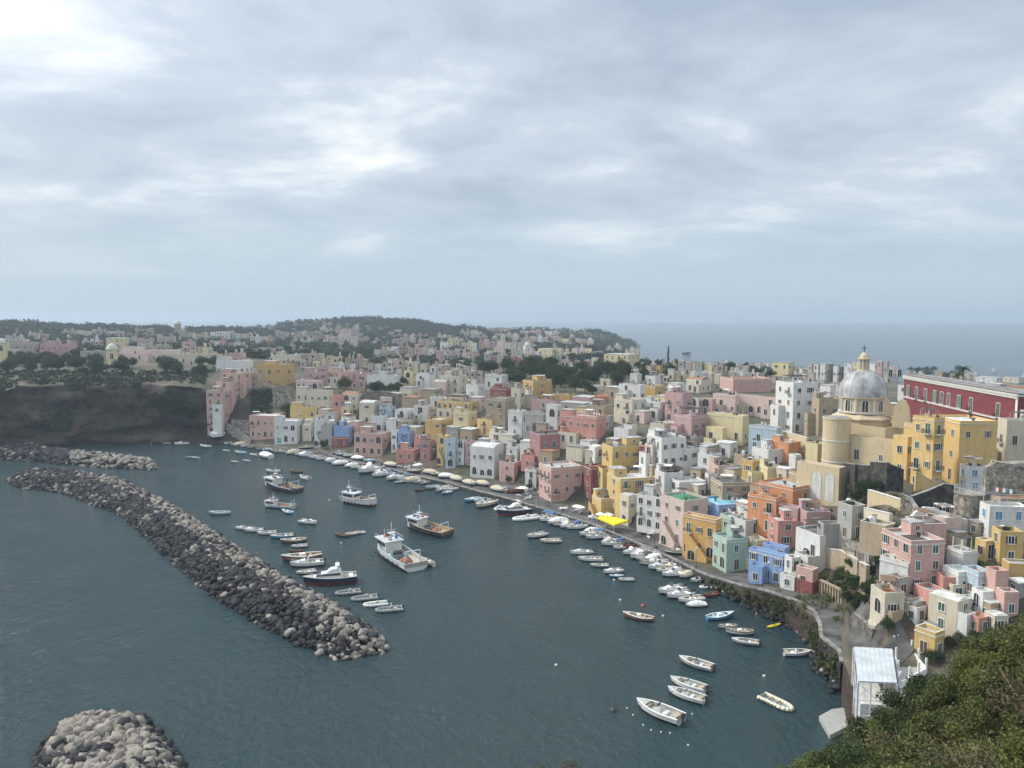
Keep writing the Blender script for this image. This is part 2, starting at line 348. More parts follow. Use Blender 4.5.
for px in pxs:
    P = col_at(px); ln = []
    for i in range(len(P) - 1):
        k = SUB
        for s in range(k):
            t = s / k; ln.append((P[i][0] * (1 - t) + P[i + 1][0] * t, P[i][1] * (1 - t) + P[i + 1][1] * t, i))
    ln.append((P[-1][0], P[-1][1], len(P) - 1)); NC = len(ln)
    for D, z, i in ln:
        p = at_d(px, D, z)
        n = noise.fractal(Vector((p.x, p.y, z)) * .02, 1.0, 2.0, 5)
        n2 = noise.fractal(Vector((p.x, p.y, z * 2)) * .07, 1.0, 2.0, 4)
        if i >= 9: z += n * 5
        if px < 215 and i in (1, 2, 3, 4): D2 = D + n2 * 7 + n * 8; p = at_d(px, D2, z + n2 * 2)
        elif i >= 3: p.z = z + n2 * .4
        verts.append((p.x, p.y, p.z if i < 9 else z))
faces = []
for a in range(len(pxs) - 1):
    for b_ in range(NC - 1):
        i = a * NC + b_; faces.append((i, i + NC, i + NC + 1, i + 1))
me = bpy.data.meshes.new('terrain'); me.from_pydata(verts, [], faces); me.materials.append(MATS['land'])
me.polygons.foreach_set('use_smooth', [True] * len(faces)); me.update()
tag(put('terrain', me), kind='structure')
TB = BVHTree.FromPolygons([Vector(v) for v in verts], faces)
def hit(px, py):
    d = ray(px, py).normalized(); h = TB.ray_cast(Vector((0, 0, CAMZ)), d)
    return h[0] if h[0] else at_z(px, py, 0)
def ground(x, y):
    h = TB.ray_cast(Vector((x, y, 300)), Vector((0, 0, -1)))
    return h[0].z if h[0] else 0.0

# foreground hillside below the viewpoint
HC = [(-320, 870), (300, 860), (560, 850), (700, 832), (750, 796), (800, 769), (850, 735), (885, 710), (915, 696), (945, 674), (985, 652), (1010, 628), (1040, 604), (1150, 550), (1320, 530)]
def crest(px):
    for (a, ya), (b_, yb) in zip(HC, HC[1:]):
        if px <= b_: t = min(1, max(0, (px - a) / (b_ - a))); return ya * (1 - t) + yb * t
    return HC[-1][1]
def hill_col(px):
    dc = dep(crest(px)); d0 = max(dep(790), dc + R(1.0)); Dc = 74 - 14 * min(1, max(0, (px - 850) / 200))
    zc = CAMZ - Dc * math.tan(dc)
    return [(1.5, 58.3), (6, 55.6), (16, CAMZ - 16 * math.tan(d0 + R(3))), (30, CAMZ - 30 * math.tan(d0 + R(1))), (45, CAMZ - 45 * math.tan((d0 + dc) / 2 + R(.5))), (Dc - 8, CAMZ - (Dc - 8) * math.tan(dc + R(.5))), (Dc, zc), (Dc + 10, max(1, zc - 11)), (Dc + 18, max(-2, zc - 24)), (Dc + 26, max(-4, zc - 36))]
hv = []; hpx = list(range(-320, 1321, 8)); K = 0
for px in hpx:
    P = hill_col(px); ln = []
    for (D0, z0), (D1, z1) in zip(P, P[1:]):
        for s in range(6): t = s / 6; ln.append((D0 + (D1 - D0) * t, z0 + (z1 - z0) * t))
    ln.append(P[-1]); K = len(ln)
    for D, z in ln:
        p = at_d(px, D, z); hv.append((p.x, p.y, z + noise.fractal(Vector((p.x, p.y, 0)) * .15, 1, 2, 4) * min(.5, D * .02)))
hf = [(a * K + b_, (a + 1) * K + b_, (a + 1) * K + b_ + 1, a * K + b_ + 1) for a in range(len(hpx) - 1) for b_ in range(K - 1)]
me = bpy.data.meshes.new('hillside'); me.from_pydata(hv, [], hf); me.materials.append(MATS['land']); me.polygons.foreach_set('use_smooth', [True] * len(hf)); me.update()
tag(put('hillside', me), kind='structure')
HB = BVHTree.FromPolygons([Vector(v) for v in hv], hf)

# sea: one sheet out to the horizon
RS = 9000.0
mb = MB(); rings = [0.5, 60, 150, 300, 600, 1200, 2500, 4500, RS]
mb.lathe([(r, 0.0) for r in rings], 'sea', 96)
tag(mb.build('sea'), kind='structure')
# seabed so nothing is hollow under the sheet
# ---------------------------------------------------------------- quay
Q = [(212,437,1.1),(226,438,1.1),(240,441,1.1),(270,446,1.1),(300,450,1.1),(325,454,1.1),(350,461,1.1),(385,468,1.1),(417,476,1.1),(446,482,1.1),(478,491,1.2),(510,499,1.2),(541,508,1.2),(566,516,1.3),
 (595,525,1.3),(632,539,1.4),(670,555,1.6),(707,570,2.0),(720,575,2.4),(732,578,2.9),(755,582,3.8),(779,587,5.0),(798,593,5.3),(824,600,5.6),(841,612,5.8),(849,626,5.8),(852,640,5.8),(854,652,5.6),(857,664,5.2)]
qo = [at_z(*q) for q in Q]
def inward(i):
    a = qo[max(0, i - 1)]; b_ = qo[min(len(qo) - 1, i + 1)]; t = (b_ - a); t.z = 0; t.normalize()
    n = Vector((-t.y, t.x, 0)); return n if n.dot(Vector((.6, .8, 0))) > 0 else -n
WQ = [9] * 8 + [13, 15, 15, 12, 8, 8, 8, 7.5, 7.5, 7, 7, 7, 6, 5, 5, 5, 5, 6, 6, 6, 6]
_in = [inward(i) for i in range(len(qo))]
qi = [p + _in[i] * WQ[i] for i, p in enumerate(qo)]
qo = [p - _in[i] * (2.4 if i > 26 else 5.0 if i > 22 else 4.0 if i > 19 else 2.4 if i > 16 else 0.0 if i < 15 else 1.0) for i, p in enumerate(qo)]
mb = MB(); me_ = MB()
for i in range(len(qo) - 1):
    a, b_, c, d = qo[i], qo[i + 1], qi[i + 1], qi[i]
    na, nb_ = inward(i) * .55, inward(i + 1) * .55
    mb.poly([a + na, b_ + nb_, c, d], 'quay_stone')
    # outer wall and its pale coping
    mb.poly([Vector((a.x, a.y, -2)), Vector((b_.x, b_.y, -2)), Vector((b_.x, b_.y, b_.z - .12)), Vector((a.x, a.y, a.z - .12))], 'stone_dark')
    me_.hexa([a - na * .2 - Vector((0,0,.25)), b_ - nb_ * .2 - Vector((0,0,.25)), b_ + nb_ - Vector((0,0,.25)), a + na - Vector((0,0,.25)), a - na * .2 + Vector((0,0,.12)), b_ - nb_ * .2 + Vector((0,0,.12)), b_ + nb_ + Vector((0,0,.12)), a + na + Vector((0,0,.12))], 'quay_edge')
tag(mb.build('quay'), kind='structure')
tag(me_.build('quay_kerb'), kind='structure')
# lane that climbs from the quay to the houses on the right
def lift(p, dz): return Vector((p.x, p.y, max(p.z, ground(p.x, p.y)) + dz))
# ---------------------------------------------------------------- rocks
def rock_template(seed):
    r = random.Random(seed); import bmesh
    bm = bmesh.new(); bmesh.ops.create_icosphere(bm, subdivisions=2 if seed < 0 else 1, radius=1.0)
    planes = [(Vector((r.gauss(0,1), r.gauss(0,1), r.gauss(0,1))).normalized(), r.uniform(.45, .8)) for _ in range(8)]
    for v in bm.verts:
        for n, d in planes:
            k = v.co.dot(n)
            if k > d: v.co -= n * (k - d)
        v.co *= 1.1 + .3 * noise.noise(v.co * 2 + Vector((seed, 0, 0)))
    V = np.array([v.co[:] for v in bm.verts]); Fc = np.array([[v.index for v in f.verts] for f in bm.faces]); bm.free()
    return V, Fc
RT = [rock_template(i) for i in range(9)]
def rock_meshes(mat): return [np_mesh('boulder', V, Fc, [mat]) for V, Fc in RT]
RM = {'rock_pale': rock_meshes('rock_pale'), 'rock_dark': rock_meshes('rock_dark')}
def rot_np(a, b_, c):
    return np.array(Matrix.Rotation(a, 3, 'X') @ Matrix.Rotation(b_, 3, 'Y') @ Matrix.Rotation(c, 3, 'Z'))
def inside(poly, x, y):
    c = False; n = len(poly)
    for i in range(n):
        a, b_ = poly[i], poly[(i + 1) % n]
        if (a[1] > y) != (b_[1] > y) and x < (b_[0] - a[0]) * (y - a[1]) / (b_[1] - a[1]) + a[0]: c = not c
    return c
def edge_dist(poly, x, y):
    best = (1e9, 0); n = len(poly)
    for i in range(n):
        ax, ay = poly[i]; bx, by = poly[(i + 1) % n]; dx, dy = bx - ax, by - ay
        t = max(0, min(1, ((x - ax) * dx + (y - ay) * dy) / (dx * dx + dy * dy + 1e-9)))
        d = math.hypot(x - ax - dx * t, y - ay - dy * t)
        if d < best[0]: best = (d, i)
    return best
def breakwater(upper, lower, hmax, size, n_single, dark, label, group, stuff_name, count, label2=None):
    up = [at_z(x, y, 0) for x, y in upper]; lo = [at_z(x, y, 0) for x, y in lower]
    poly = [(p.x, p.y) for p in up + lo]; nu = len(up)
    xs = [p[0] for p in poly]; ys = [p[1] for p in poly]; rocks = []
    tries = 0
    while len(rocks) < count and tries < count * 30:
        tries += 1; x = random.uniform(min(xs), max(xs)); y = random.uniform(min(ys), max(ys))
        if not inside(poly, x, y): continue
        d, e = edge_dist(poly, x, y)
        z = min(hmax, d * .62) - .25 + random.uniform(-.2, .45); s = size * (.52 + 1.25 * random.random() ** 2.4) * (1.0 if d > 1 else .8)
        px, py = proj((x, y, z)); upper_side = e < nu
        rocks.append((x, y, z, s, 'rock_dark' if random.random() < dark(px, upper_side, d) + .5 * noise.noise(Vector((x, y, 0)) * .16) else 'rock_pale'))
    rocks.sort(key=lambda r: -(r[2] * 1.5 - math.hypot(r[0], r[1]) * .12 + r[3] * 2))
    for k, (x, y, z, s, m) in enumerate(rocks[:n_single]):
        o = put('boulder', random.choice(RM[m])); o.location = (x, y, z); o.scale = (s * random.uniform(.8, 1.25), s * random.uniform(.8, 1.2), s * random.uniform(.6, .95)); o.rotation_euler = (random.uniform(-.5,.5), random.uniform(-.5,.5), random.uniform(0, 6.3))
        shade = 'dark' if m == 'rock_dark' else 'pale'
        tag(o, label % shade, 'boulder', group % shade)
    V, Fs, M_ = [], [], []; off = 0
    for x, y, z, s, m in rocks[n_single:]:
        v, f = RT[random.randrange(9)]
        v = (v * np.array([s * random.uniform(.8,1.25), s * random.uniform(.8,1.2), s * random.uniform(.6,.95)])) @ rot_np(random.uniform(-.6,.6), random.uniform(-.6,.6), random.uniform(0,6.3)).T + np.array([x, y, z])
        V.append(v); Fs.append(f + off); off += len(v); M_.append(np.full(len(f), 0 if m == 'rock_pale' else 1))
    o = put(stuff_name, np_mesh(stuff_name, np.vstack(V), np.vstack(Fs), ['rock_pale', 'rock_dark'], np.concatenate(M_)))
    tag(o, label2, 'rocks', kind='stuff')
breakwater([(5,480),(30,473),(70,474),(130,484),(185,513),(240,549),(290,581),(330,602),(372,628),(389,645)],
           [(386,653),(340,661),(300,649),(250,621),(210,596),(170,561),(120,516),(60,493),(15,488)], 3.2, .68, 130,
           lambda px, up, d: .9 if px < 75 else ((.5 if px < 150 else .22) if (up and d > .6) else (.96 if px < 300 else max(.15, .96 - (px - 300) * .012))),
           '%s angular boulder of the long breakwater beside the moored motorboats', '%s boulders of the long breakwater', 'breakwater_rock', 12000, 'long curved bank of dark and pale boulders across the harbour mouth')
breakwater([(-30,447),(30,447),(60,452),(100,457),(157,463)], [(158,471),(100,468),(40,463),(-30,458)], 2.6, 1.0, 40,
           lambda px, up, d: .95 if px < 70 else .25, '%s boulder of the short far breakwater by the cliff', '%s boulders of the short far breakwater', 'far_breakwater_rock', 1700, 'short straight bank of boulders between the long breakwater and the cliff')
breakwater([(42,742),(66,722),(110,716),(150,723),(176,750),(192,785)], [(120,820),(20,800)], 2.2, .72, 90,
           lambda px, up, d: .18 if d > 1.5 else .9, '%s boulder of the rock pile in the near corner of the sea', '%s boulders of the near rock pile', 'rock_pile', 2200, 'rounded pile of pale boulders at the bottom left of the sea')
# rubble at the foot of the harbour wall and of the cliff
V, Fs, M_ = [], [], []; off = 0
def rub(p, s, m):
    global off
    v, f = RT[random.randrange(9)]; v = (v * s * np.array([1, 1, .75])) @ rot_np(random.uniform(-.6,.6), random.uniform(-.6,.6), random.uniform(0,6.3)).T + np.array(p)
    V.append(v); Fs.append(f + off); off += len(v); M_.append(np.full(len(f), m))
qx = [(q[0], p) for q, p in zip(Q, qo)]
for i in range(len(qo) - 1):
    if Q[i][0] < 700: continue
    a, b_ = qo[i], qo[i + 1]; L_ = (b_ - a).length; n = -inward(i)
    for _ in range(int(L_ * 6)):
        t = random.random(); w = random.random() ** .8 * 1.3; p = a.lerp(b_, t) + n * w
        rub((p.x, p.y, max(-.2, 1.1 - w * .8)), random.uniform(.25, .65), 1 if random.random() < .93 else 0)
for k in range(330):
    px = random.uniform(-60, 215); p = at_z(px, 434 + max(0, (px - 160) * .09) + random.uniform(-.8, 1.2), 0); rub((p.x, p.y, random.uniform(0, .8)), random.uniform(.6, 2.0), 1)
for k in range(260):
    y = random.uniform(630, 735); px = 851 + random.uniform(-3, 6) - (y - 650) * .02; p = at_z(px, y, 0); rub((p.x, p.y, random.uniform(-.2, .8)), random.uniform(.3, .8), random.random() < .6)
o = put('shore_rock', np_mesh('shore_rock', np.vstack(V), np.vstack(Fs), ['rock_pale', 'rock_dark'], np.concatenate(M_)))
tag(o, 'dark rubble along the waterline under the harbour wall and the cliff', 'rocks', kind='stuff')

# ---------------------------------------------------------------- sky, sun, air
w = bpy.data.worlds.new('World'); scn.world = w; w.use_nodes = True; nt = w.node_tree; nt.nodes.clear(); g = NT(nt)
SKX, SKY = 4.3, .7
SUN_EL, SUN_AZ = R(42), R(-72)         # azimuth from +Y towards +X
sky = g.n('ShaderNodeTexSky', sky_type='NISHITA', sun_disc=False, sun_elevation=SUN_EL, sun_rotation=SUN_AZ, air_density=1.2, dust_density=2.5)
tc = g.n('ShaderNodeTexCoord').outputs['Generated']
sp = g.n('ShaderNodeSeparateXYZ', ins={0: tc}); zc = g.math('MAXIMUM', sp.outputs[2], 0.0)
den = g.math('ADD', zc, .17)
uv = g.n('ShaderNodeCombineXYZ', ins={0: g.math('DIVIDE', sp.outputs[0], den), 1: g.math('DIVIDE', sp.outputs[1], den), 2: 0.0}).outputs[0]
mpp = g.n('ShaderNodeMapping', ins={'Vector': uv, 'Rotation': (0, 0, R(-8)), 'Scale': (1.0, 1.15, 1), 'Location': (SKX, SKY, 0)}).outputs[0]
c1 = g.n('ShaderNodeTexNoise', ins={'Vector': mpp, 'Scale': 1.35, 'Detail': 10.0, 'Roughness': .60, 'Distortion': .25}).outputs[0]
c2 = g.n('ShaderNodeTexNoise', ins={'Vector': mpp, 'Scale': .55, 'Detail': 4.0, 'Roughness': .5}).outputs[0]
cf = g.math('ADD', g.math('MULTIPLY', c1, .62), g.math('MULTIPLY', c2, .38))
cl = g.ramp(cf, [(.38, (.36, .43, .52)), (.45, (.43, .50, .59)), (.52, (.51, .58, .66)), (.575, (.68, .73, .77)), (.63, (.86, .87, .87))])
hz = g.ramp(zc, [(0.0, (.42, .53, .63)), (.10, (.41, .52, .62)), (.5, (.41, .51, .61))])
cover = g.ramp(zc, [(.04, 0.0), (.10, .5), (.17, 1.0)])
low = g.mix(cover, hz, cl)
up = g.ramp(zc, [(.40, 1.0), (.9, 1.9)])
low = g.mix(1.0, low, up, 'MULTIPLY')
side = g.ramp(g.math('MULTIPLY', sp.outputs[0], -1.0), [(0.0, 1.0), (.35, 1.05), (.75, 1.7), (1.0, 2.2)]); low = g.mix(g.ramp(zc, [(.20, 0.0), (.45, 1.0)]), low, g.mix(1.0, low, side, 'MULTIPLY'))
nish = g.mix(1.0, sky.outputs[0], (.10, .10, .10), 'MULTIPLY')
colr = g.mix(.88, nish, low)
# strength .1 on the background: the cloud layer is given on the sky texture's own scale
sc10 = g.mix(1.0, colr, (10, 10, 10), 'MULTIPLY'); nt.nodes[-1].clamp_result = False
bg = g.n('ShaderNodeBackground', ins={'Strength': .1}); L(g, sc10, bg.inputs[0])
wo = g.n('ShaderNodeOutputWorld'); L(g, bg.outputs[0], wo.inputs[0])
sun = bpy.data.lights.new('sun', 'SUN'); sun.energy = 2.3; sun.angle = R(11); sun.color = (1.0, .93, .82)
so = bpy.data.objects.new('sun', sun); COL.objects.link(so); so.rotation_euler = (R(90) - SUN_EL, 0, -SUN_AZ + math.pi)
HAZE_D = 0.00021
mb = MB(); mb.box(-9400, -9400, -6.2, 9400, 9400, 100, 'trim'); ho = mb.build('haze'); tag(ho, 'thin blue grey haze over the whole bay', 'haze', kind='stuff')
hm = bpy.data.materials.new('haze_air'); nt = nodes_of(hm); g = NT(nt)
pv = g.n('ShaderNodeVolumePrincipled', ins={'Color': (.74, .87, 1.0, 1), 'Density': HAZE_D, 'Anisotropy': .25}); mo = g.n('ShaderNodeOutputMaterial'); L(g, pv.outputs[0], mo.inputs['Volume'])
ho.data.materials.clear(); ho.data.materials.append(hm)
scn.view_settings.view_transform = 'Standard'; scn.view_settings.look = 'None'; scn.view_settings.gamma = 1; scn.view_settings.exposure = 0.38
scn.cycles.use_denoising = True; scn.cycles.max_bounces = 4; scn.cycles.diffuse_bounces = 2; scn.cycles.glossy_bounces = 2; scn.cycles.transmission_bounces = 2; scn.cycles.volume_bounces = 0; scn.cycles.transparent_max_bounces = 4
scn.cycles.use_adaptive_sampling = True; scn.cycles.adaptive_threshold = .02
# ---------------------------------------------------------------- openings (shared meshes): local +y points out of the wall, origin at the opening's centre bottom
def opening(kind, w, h, frame, pane_m, shut=None):
    fr = MB(); pa = MB(); t = .10; q = .08
    if kind == 'arch':
        n = 10; r = w / 2; hs = h - r
        arc = [(r * math.cos(math.pi * i / n), hs + r * math.sin(math.pi * i / n)) for i in range(n + 1)]
        pa.poly([(-x, .015, z) for x, z in arc] + [(r, .015, 0), (-r, .015, 0)], pane_m) if False else pa.poly([(x, .02, z) for x, z in arc] + [(-r, .02, 0), (r, .02, 0)], pane_m)
        k = (r + t) / r
        for i in range(n):
            a, b_ = arc[i], arc[i + 1]; A = (a[0] * k, hs + (a[1] - hs) * k); B = (b_[0] * k, hs + (b_[1] - hs) * k)
            fr.hexa([(a[0], 0, a[1]), (A[0], 0, A[1]), (B[0], 0, B[1]), (b_[0], 0, b_[1]), (a[0], q, a[1]), (A[0], q, A[1]), (B[0], q, B[1]), (b_[0], q, b_[1])], frame)
        fr.box(-r - t, 0, 0, -r, q, hs, frame); fr.box(r, 0, 0, r + t, q, hs, frame)
        fr.box(-.04, 0, 0, .04, .05, h - .1, frame)
    else:
        pa.box(-w / 2, -.05, 0, w / 2, .02, h, pane_m, 'y0')
        fr.box(-w / 2 - t, 0, -.02, -w / 2, q, h + t, frame); fr.box(w / 2, 0, -.02, w / 2 + t, q, h + t, frame); fr.box(-w / 2, 0, h, w / 2, q, h + t, frame)
        fr.box(-w / 2 - t - .05, 0, -.12, w / 2 + t + .05, q + .08, -.02, frame)
        fr.box(-.035, .02, 0, .035, .05, h, frame)
        if shut:
            fr.box(-w / 2 - t - w * .3, .03, 0, -w / 2 - t, .08, h, shut); fr.box(w / 2 + t, .03, 0, w / 2 + t + w * .3, .08, h, shut)
    return fr.mesh('window'), pa.mesh('pane')
OP = {
 'win': [opening('rect', 1.05, 1.45, 'trim', 'glass'), opening('rect', .95, 1.5, 'trim_white', 'shutter_green'), opening('rect', .9, 1.4, 'trim_white', 'glass', 'shutter_brown'), opening('rect', 1.0, 1.4, 'trim', 'shutter_brown'), opening('rect', 1.15, 1.5, 'trim_white', 'glass', 'shutter_green')],
 'door': [opening('rect', 1.15, 2.25, 'trim', 'glass'), opening('rect', 1.1, 2.3, 'trim_white', 'shutter_green'), opening('rect', 1.1, 2.2, 'trim', 'shutter_brown')],
 'blue': [opening('rect', 1.0, 1.4, 'trim_white', 'shutter_blue')],
 'arch': [opening('arch', 2.1, 2.7, 'trim', 'dark_inside'), opening('arch', 1.8, 2.5, 'trim_white', 'dark_inside')],  # flat dark plate painted as the shade inside an open arch
 'aw': [opening('arch', 1.1, 2.1, 'trim_white', 'glass')],
 'niche': [opening('arch', 2.3, 6.6, 'trim', 'wall_W')],
 'teal': [opening('rect', 1.9, 2.3, 'trim_white', 'teal_paint')],
 'tiny': [opening('rect', .7, .8, 'trim', 'glass')],
 'grand': [opening('rect', 1.25, 2.7, 'trim_white', 'shutter_green', 'shutter_green'), opening('rect', 1.25, 2.7, 'trim_white', 'glass')],
}
SIDE = {'L': (Vector((-1, 0, 0)), R(90)), 'R': (Vector((0, -1, 0)), R(180))}
def add_open(kind, par, side, u, z, a, b_, var=None, name=None, fine=True, inset=0.0):
    k = OP[kind]; fm, pm = k[var % len(k)] if var is not None else random.choice(k)
    loc, rz = ((-inset, u, z), R(90)) if side == 'L' else ((u, -inset, z), R(180))
    nm = name or ('door' if kind == 'door' else 'archway' if kind == 'arch' else 'niche' if kind == 'niche' else 'window')
    o = put(nm, fm, par); o.location = loc; o.rotation_euler = (0, 0, rz)
    p = put('pane', pm, o)
    return o
def balcony_mesh(w):
    m = MB(); m.box(-w / 2, 0, -.15, w / 2, 1.0, 0, 'trim')
    for x in np.arange(-w / 2 + .03, w / 2, .22): m.box(x - .02, .94, 0, x + .02, .98, .95, 'iron')
    for x in (-w / 2, w / 2 - .04):
        for y in (.1, .4, .7): m.box(x, y, 0, x + .04, y + .04, .95, 'iron')
        m.box(x, 0, .92, x + .04, 1.0, .97, 'iron')
    m.box(-w / 2, .93, .95, w / 2, .99, 1.0, 'iron'); return m.mesh('balcony')
BALC = [balcony_mesh(1.9), balcony_mesh(3.2)]
def tank_mesh():
    m = MB(); m.lathe([(.02, .0), (.5, .0), (.5, 1.1), (.35, 1.3), (.02, 1.35)], 'metal_white', 12); return m.mesh('water_tank')
def dish_mesh():
    m = MB(); m.tube((0, 0, 0), (0, 0, .8), .035, 'pole')
    i = [(.02, .75), (.25, .80), (.42, .92)]
    m.lathe([(r, z) for r, z in i], 'metal_white', 10); me = m.mesh('satellite_dish')
    return me
def chimney_mesh():
    m = MB(); m.box(-.3, -.3, 0, .3, .3, 1.3, 'trim'); m.box(-.38, -.38, 1.3, .38, .38, 1.42, 'roof_terracotta'); return m.mesh('chimney')
CLUT = [('water_tank', tank_mesh()), ('satellite_dish', dish_mesh()), ('chimney', chimney_mesh()), ('satellite_dish', dish_mesh())]
def roof_awning(mat):
    m = MB(); m.box(-1.5, -1.1, 2.15, 1.5, 1.1, 2.25, mat)
    for x in (-1.45, 1.39):
        for y in (-1.05, .99): m.box(x, y, 0, x + .06, y + .06, 2.15, 'metal_white')
    return m.mesh('roof_awning')
def pot_plant():
    v, f = leaves([(0, 0, .75), (.25, .1, .6), (-.2, .15, .65)], [.38, .3, .3], 40, .09); n = len(v)
    pv = []; pf = []
    for k in range(4): a = math.tau * k / 4; pv += [(.2 * math.cos(a), .2 * math.sin(a), 0), (.28 * math.cos(a), .28 * math.sin(a), .45)]
    for k in range(4): q = (k + 1) % 4; pf.append([n + 2 * k, n + 2 * q, n + 2 * q + 1, n + 2 * k + 1])
    return np_mesh('potted_plant', np.vstack([v, pv]), np.vstack([f, pf]), ['leaf_mid', 'roof_terracotta'], np.array([0] * len(f) + [1] * 4))
def laundry():
    m = MB(); m.box(-1.6, -.02, 0, -1.56, .02, 1.7, 'pole'); m.box(1.56, -.02, 0, 1.6, .02, 1.7, 'pole'); m.box(-1.56, -.01, 1.62, 1.56, .01, 1.65, 'pole')
    for i, c in enumerate(['canvas_white', 'hull_blue', 'canvas_white', 'hull_red', 'canvas_white']): m.box(-1.4 + i * .58, -.012, .8 + .15 * (i % 2), -.95 + i * .58, .012, 1.61, c)
    return m.mesh('laundry_line')
CLUT += [('roof_awning', roof_awning('roof_dark')), ('roof_awning', roof_awning('canvas_white')), ('roof_awning', roof_awning('wood')), ('potted_plant', pot_plant()), ('potted_plant', pot_plant()), ('potted_plant', pot_plant()), ('laundry_line', laundry())]
def pergola(par, x0, y0, x1, y1, z):
    m = MB(); h = 2.3
    for x in (x0, x1 - .12):
        for y in (y0, y1 - .12): m.box(x, y, z, x + .12, y + .12, z + h, 'trim_white')
    m.box(x0 - .2, y0 - .2, z + h, x1 + .2, y1 + .2, z + h + .1, 'roof_dark')
    n = max(2, int((y1 - y0) / .6))
    for i in range(n): y = y0 + (y1 - y0) * (i + .5) / n; m.box(x0 - .35, y - .05, z + h + .1, x1 + .35, y + .05, z + h + .2, 'wood')
    m.build('pergola', par)

ROOFM = dict(D='roof_dark', G='roof_green', t='roof_terracotta', q='roof_turquoise', w='roof_white', g='roof_grey')
HOUSES = []        # (root, label, colour name, storeys, box in the picture)
def solve_block(xL, xC, xR, yT, yB, D=None):
    P = hit(xC, yB) if D is None else None
    if D is not None: P = at_d(xC, D, 0); P.z = ground(P.x, P.y)
    zt = z_at(P, yT); al = math.atan2(P.x, P.y)
    wl, wr = max(.01, xC - xL), max(.01, xR - xC)
    if wr < 1: psi = R(84)
    elif wl < 1: psi = R(6)
    else: psi = min(R(62), max(R(24), math.atan2(wl, wr)))
    phi = psi - al
    h = zt - CAMZ
    den = P.y * CP - h * SP
    def run(px, d):
        xx = (px - 512) / F
        return (xx * den - P.x) / (d[0] - xx * d[1] * CP)
    dL = (-math.sin(phi), math.cos(phi)); dR = (math.cos(phi), math.sin(phi))
    a = run(xL, dL) if wl >= 1 else None; b_ = run(xR, dR) if wr >= 1 else None
    if a is None: a = min(9, b_ * .8)
    if b_ is None: b_ = min(9, a * .8)
    a = min(max(a, 2.2), 60); b_ = min(max(b_, 2.2), 60)
    return P, zt, phi, a, b_
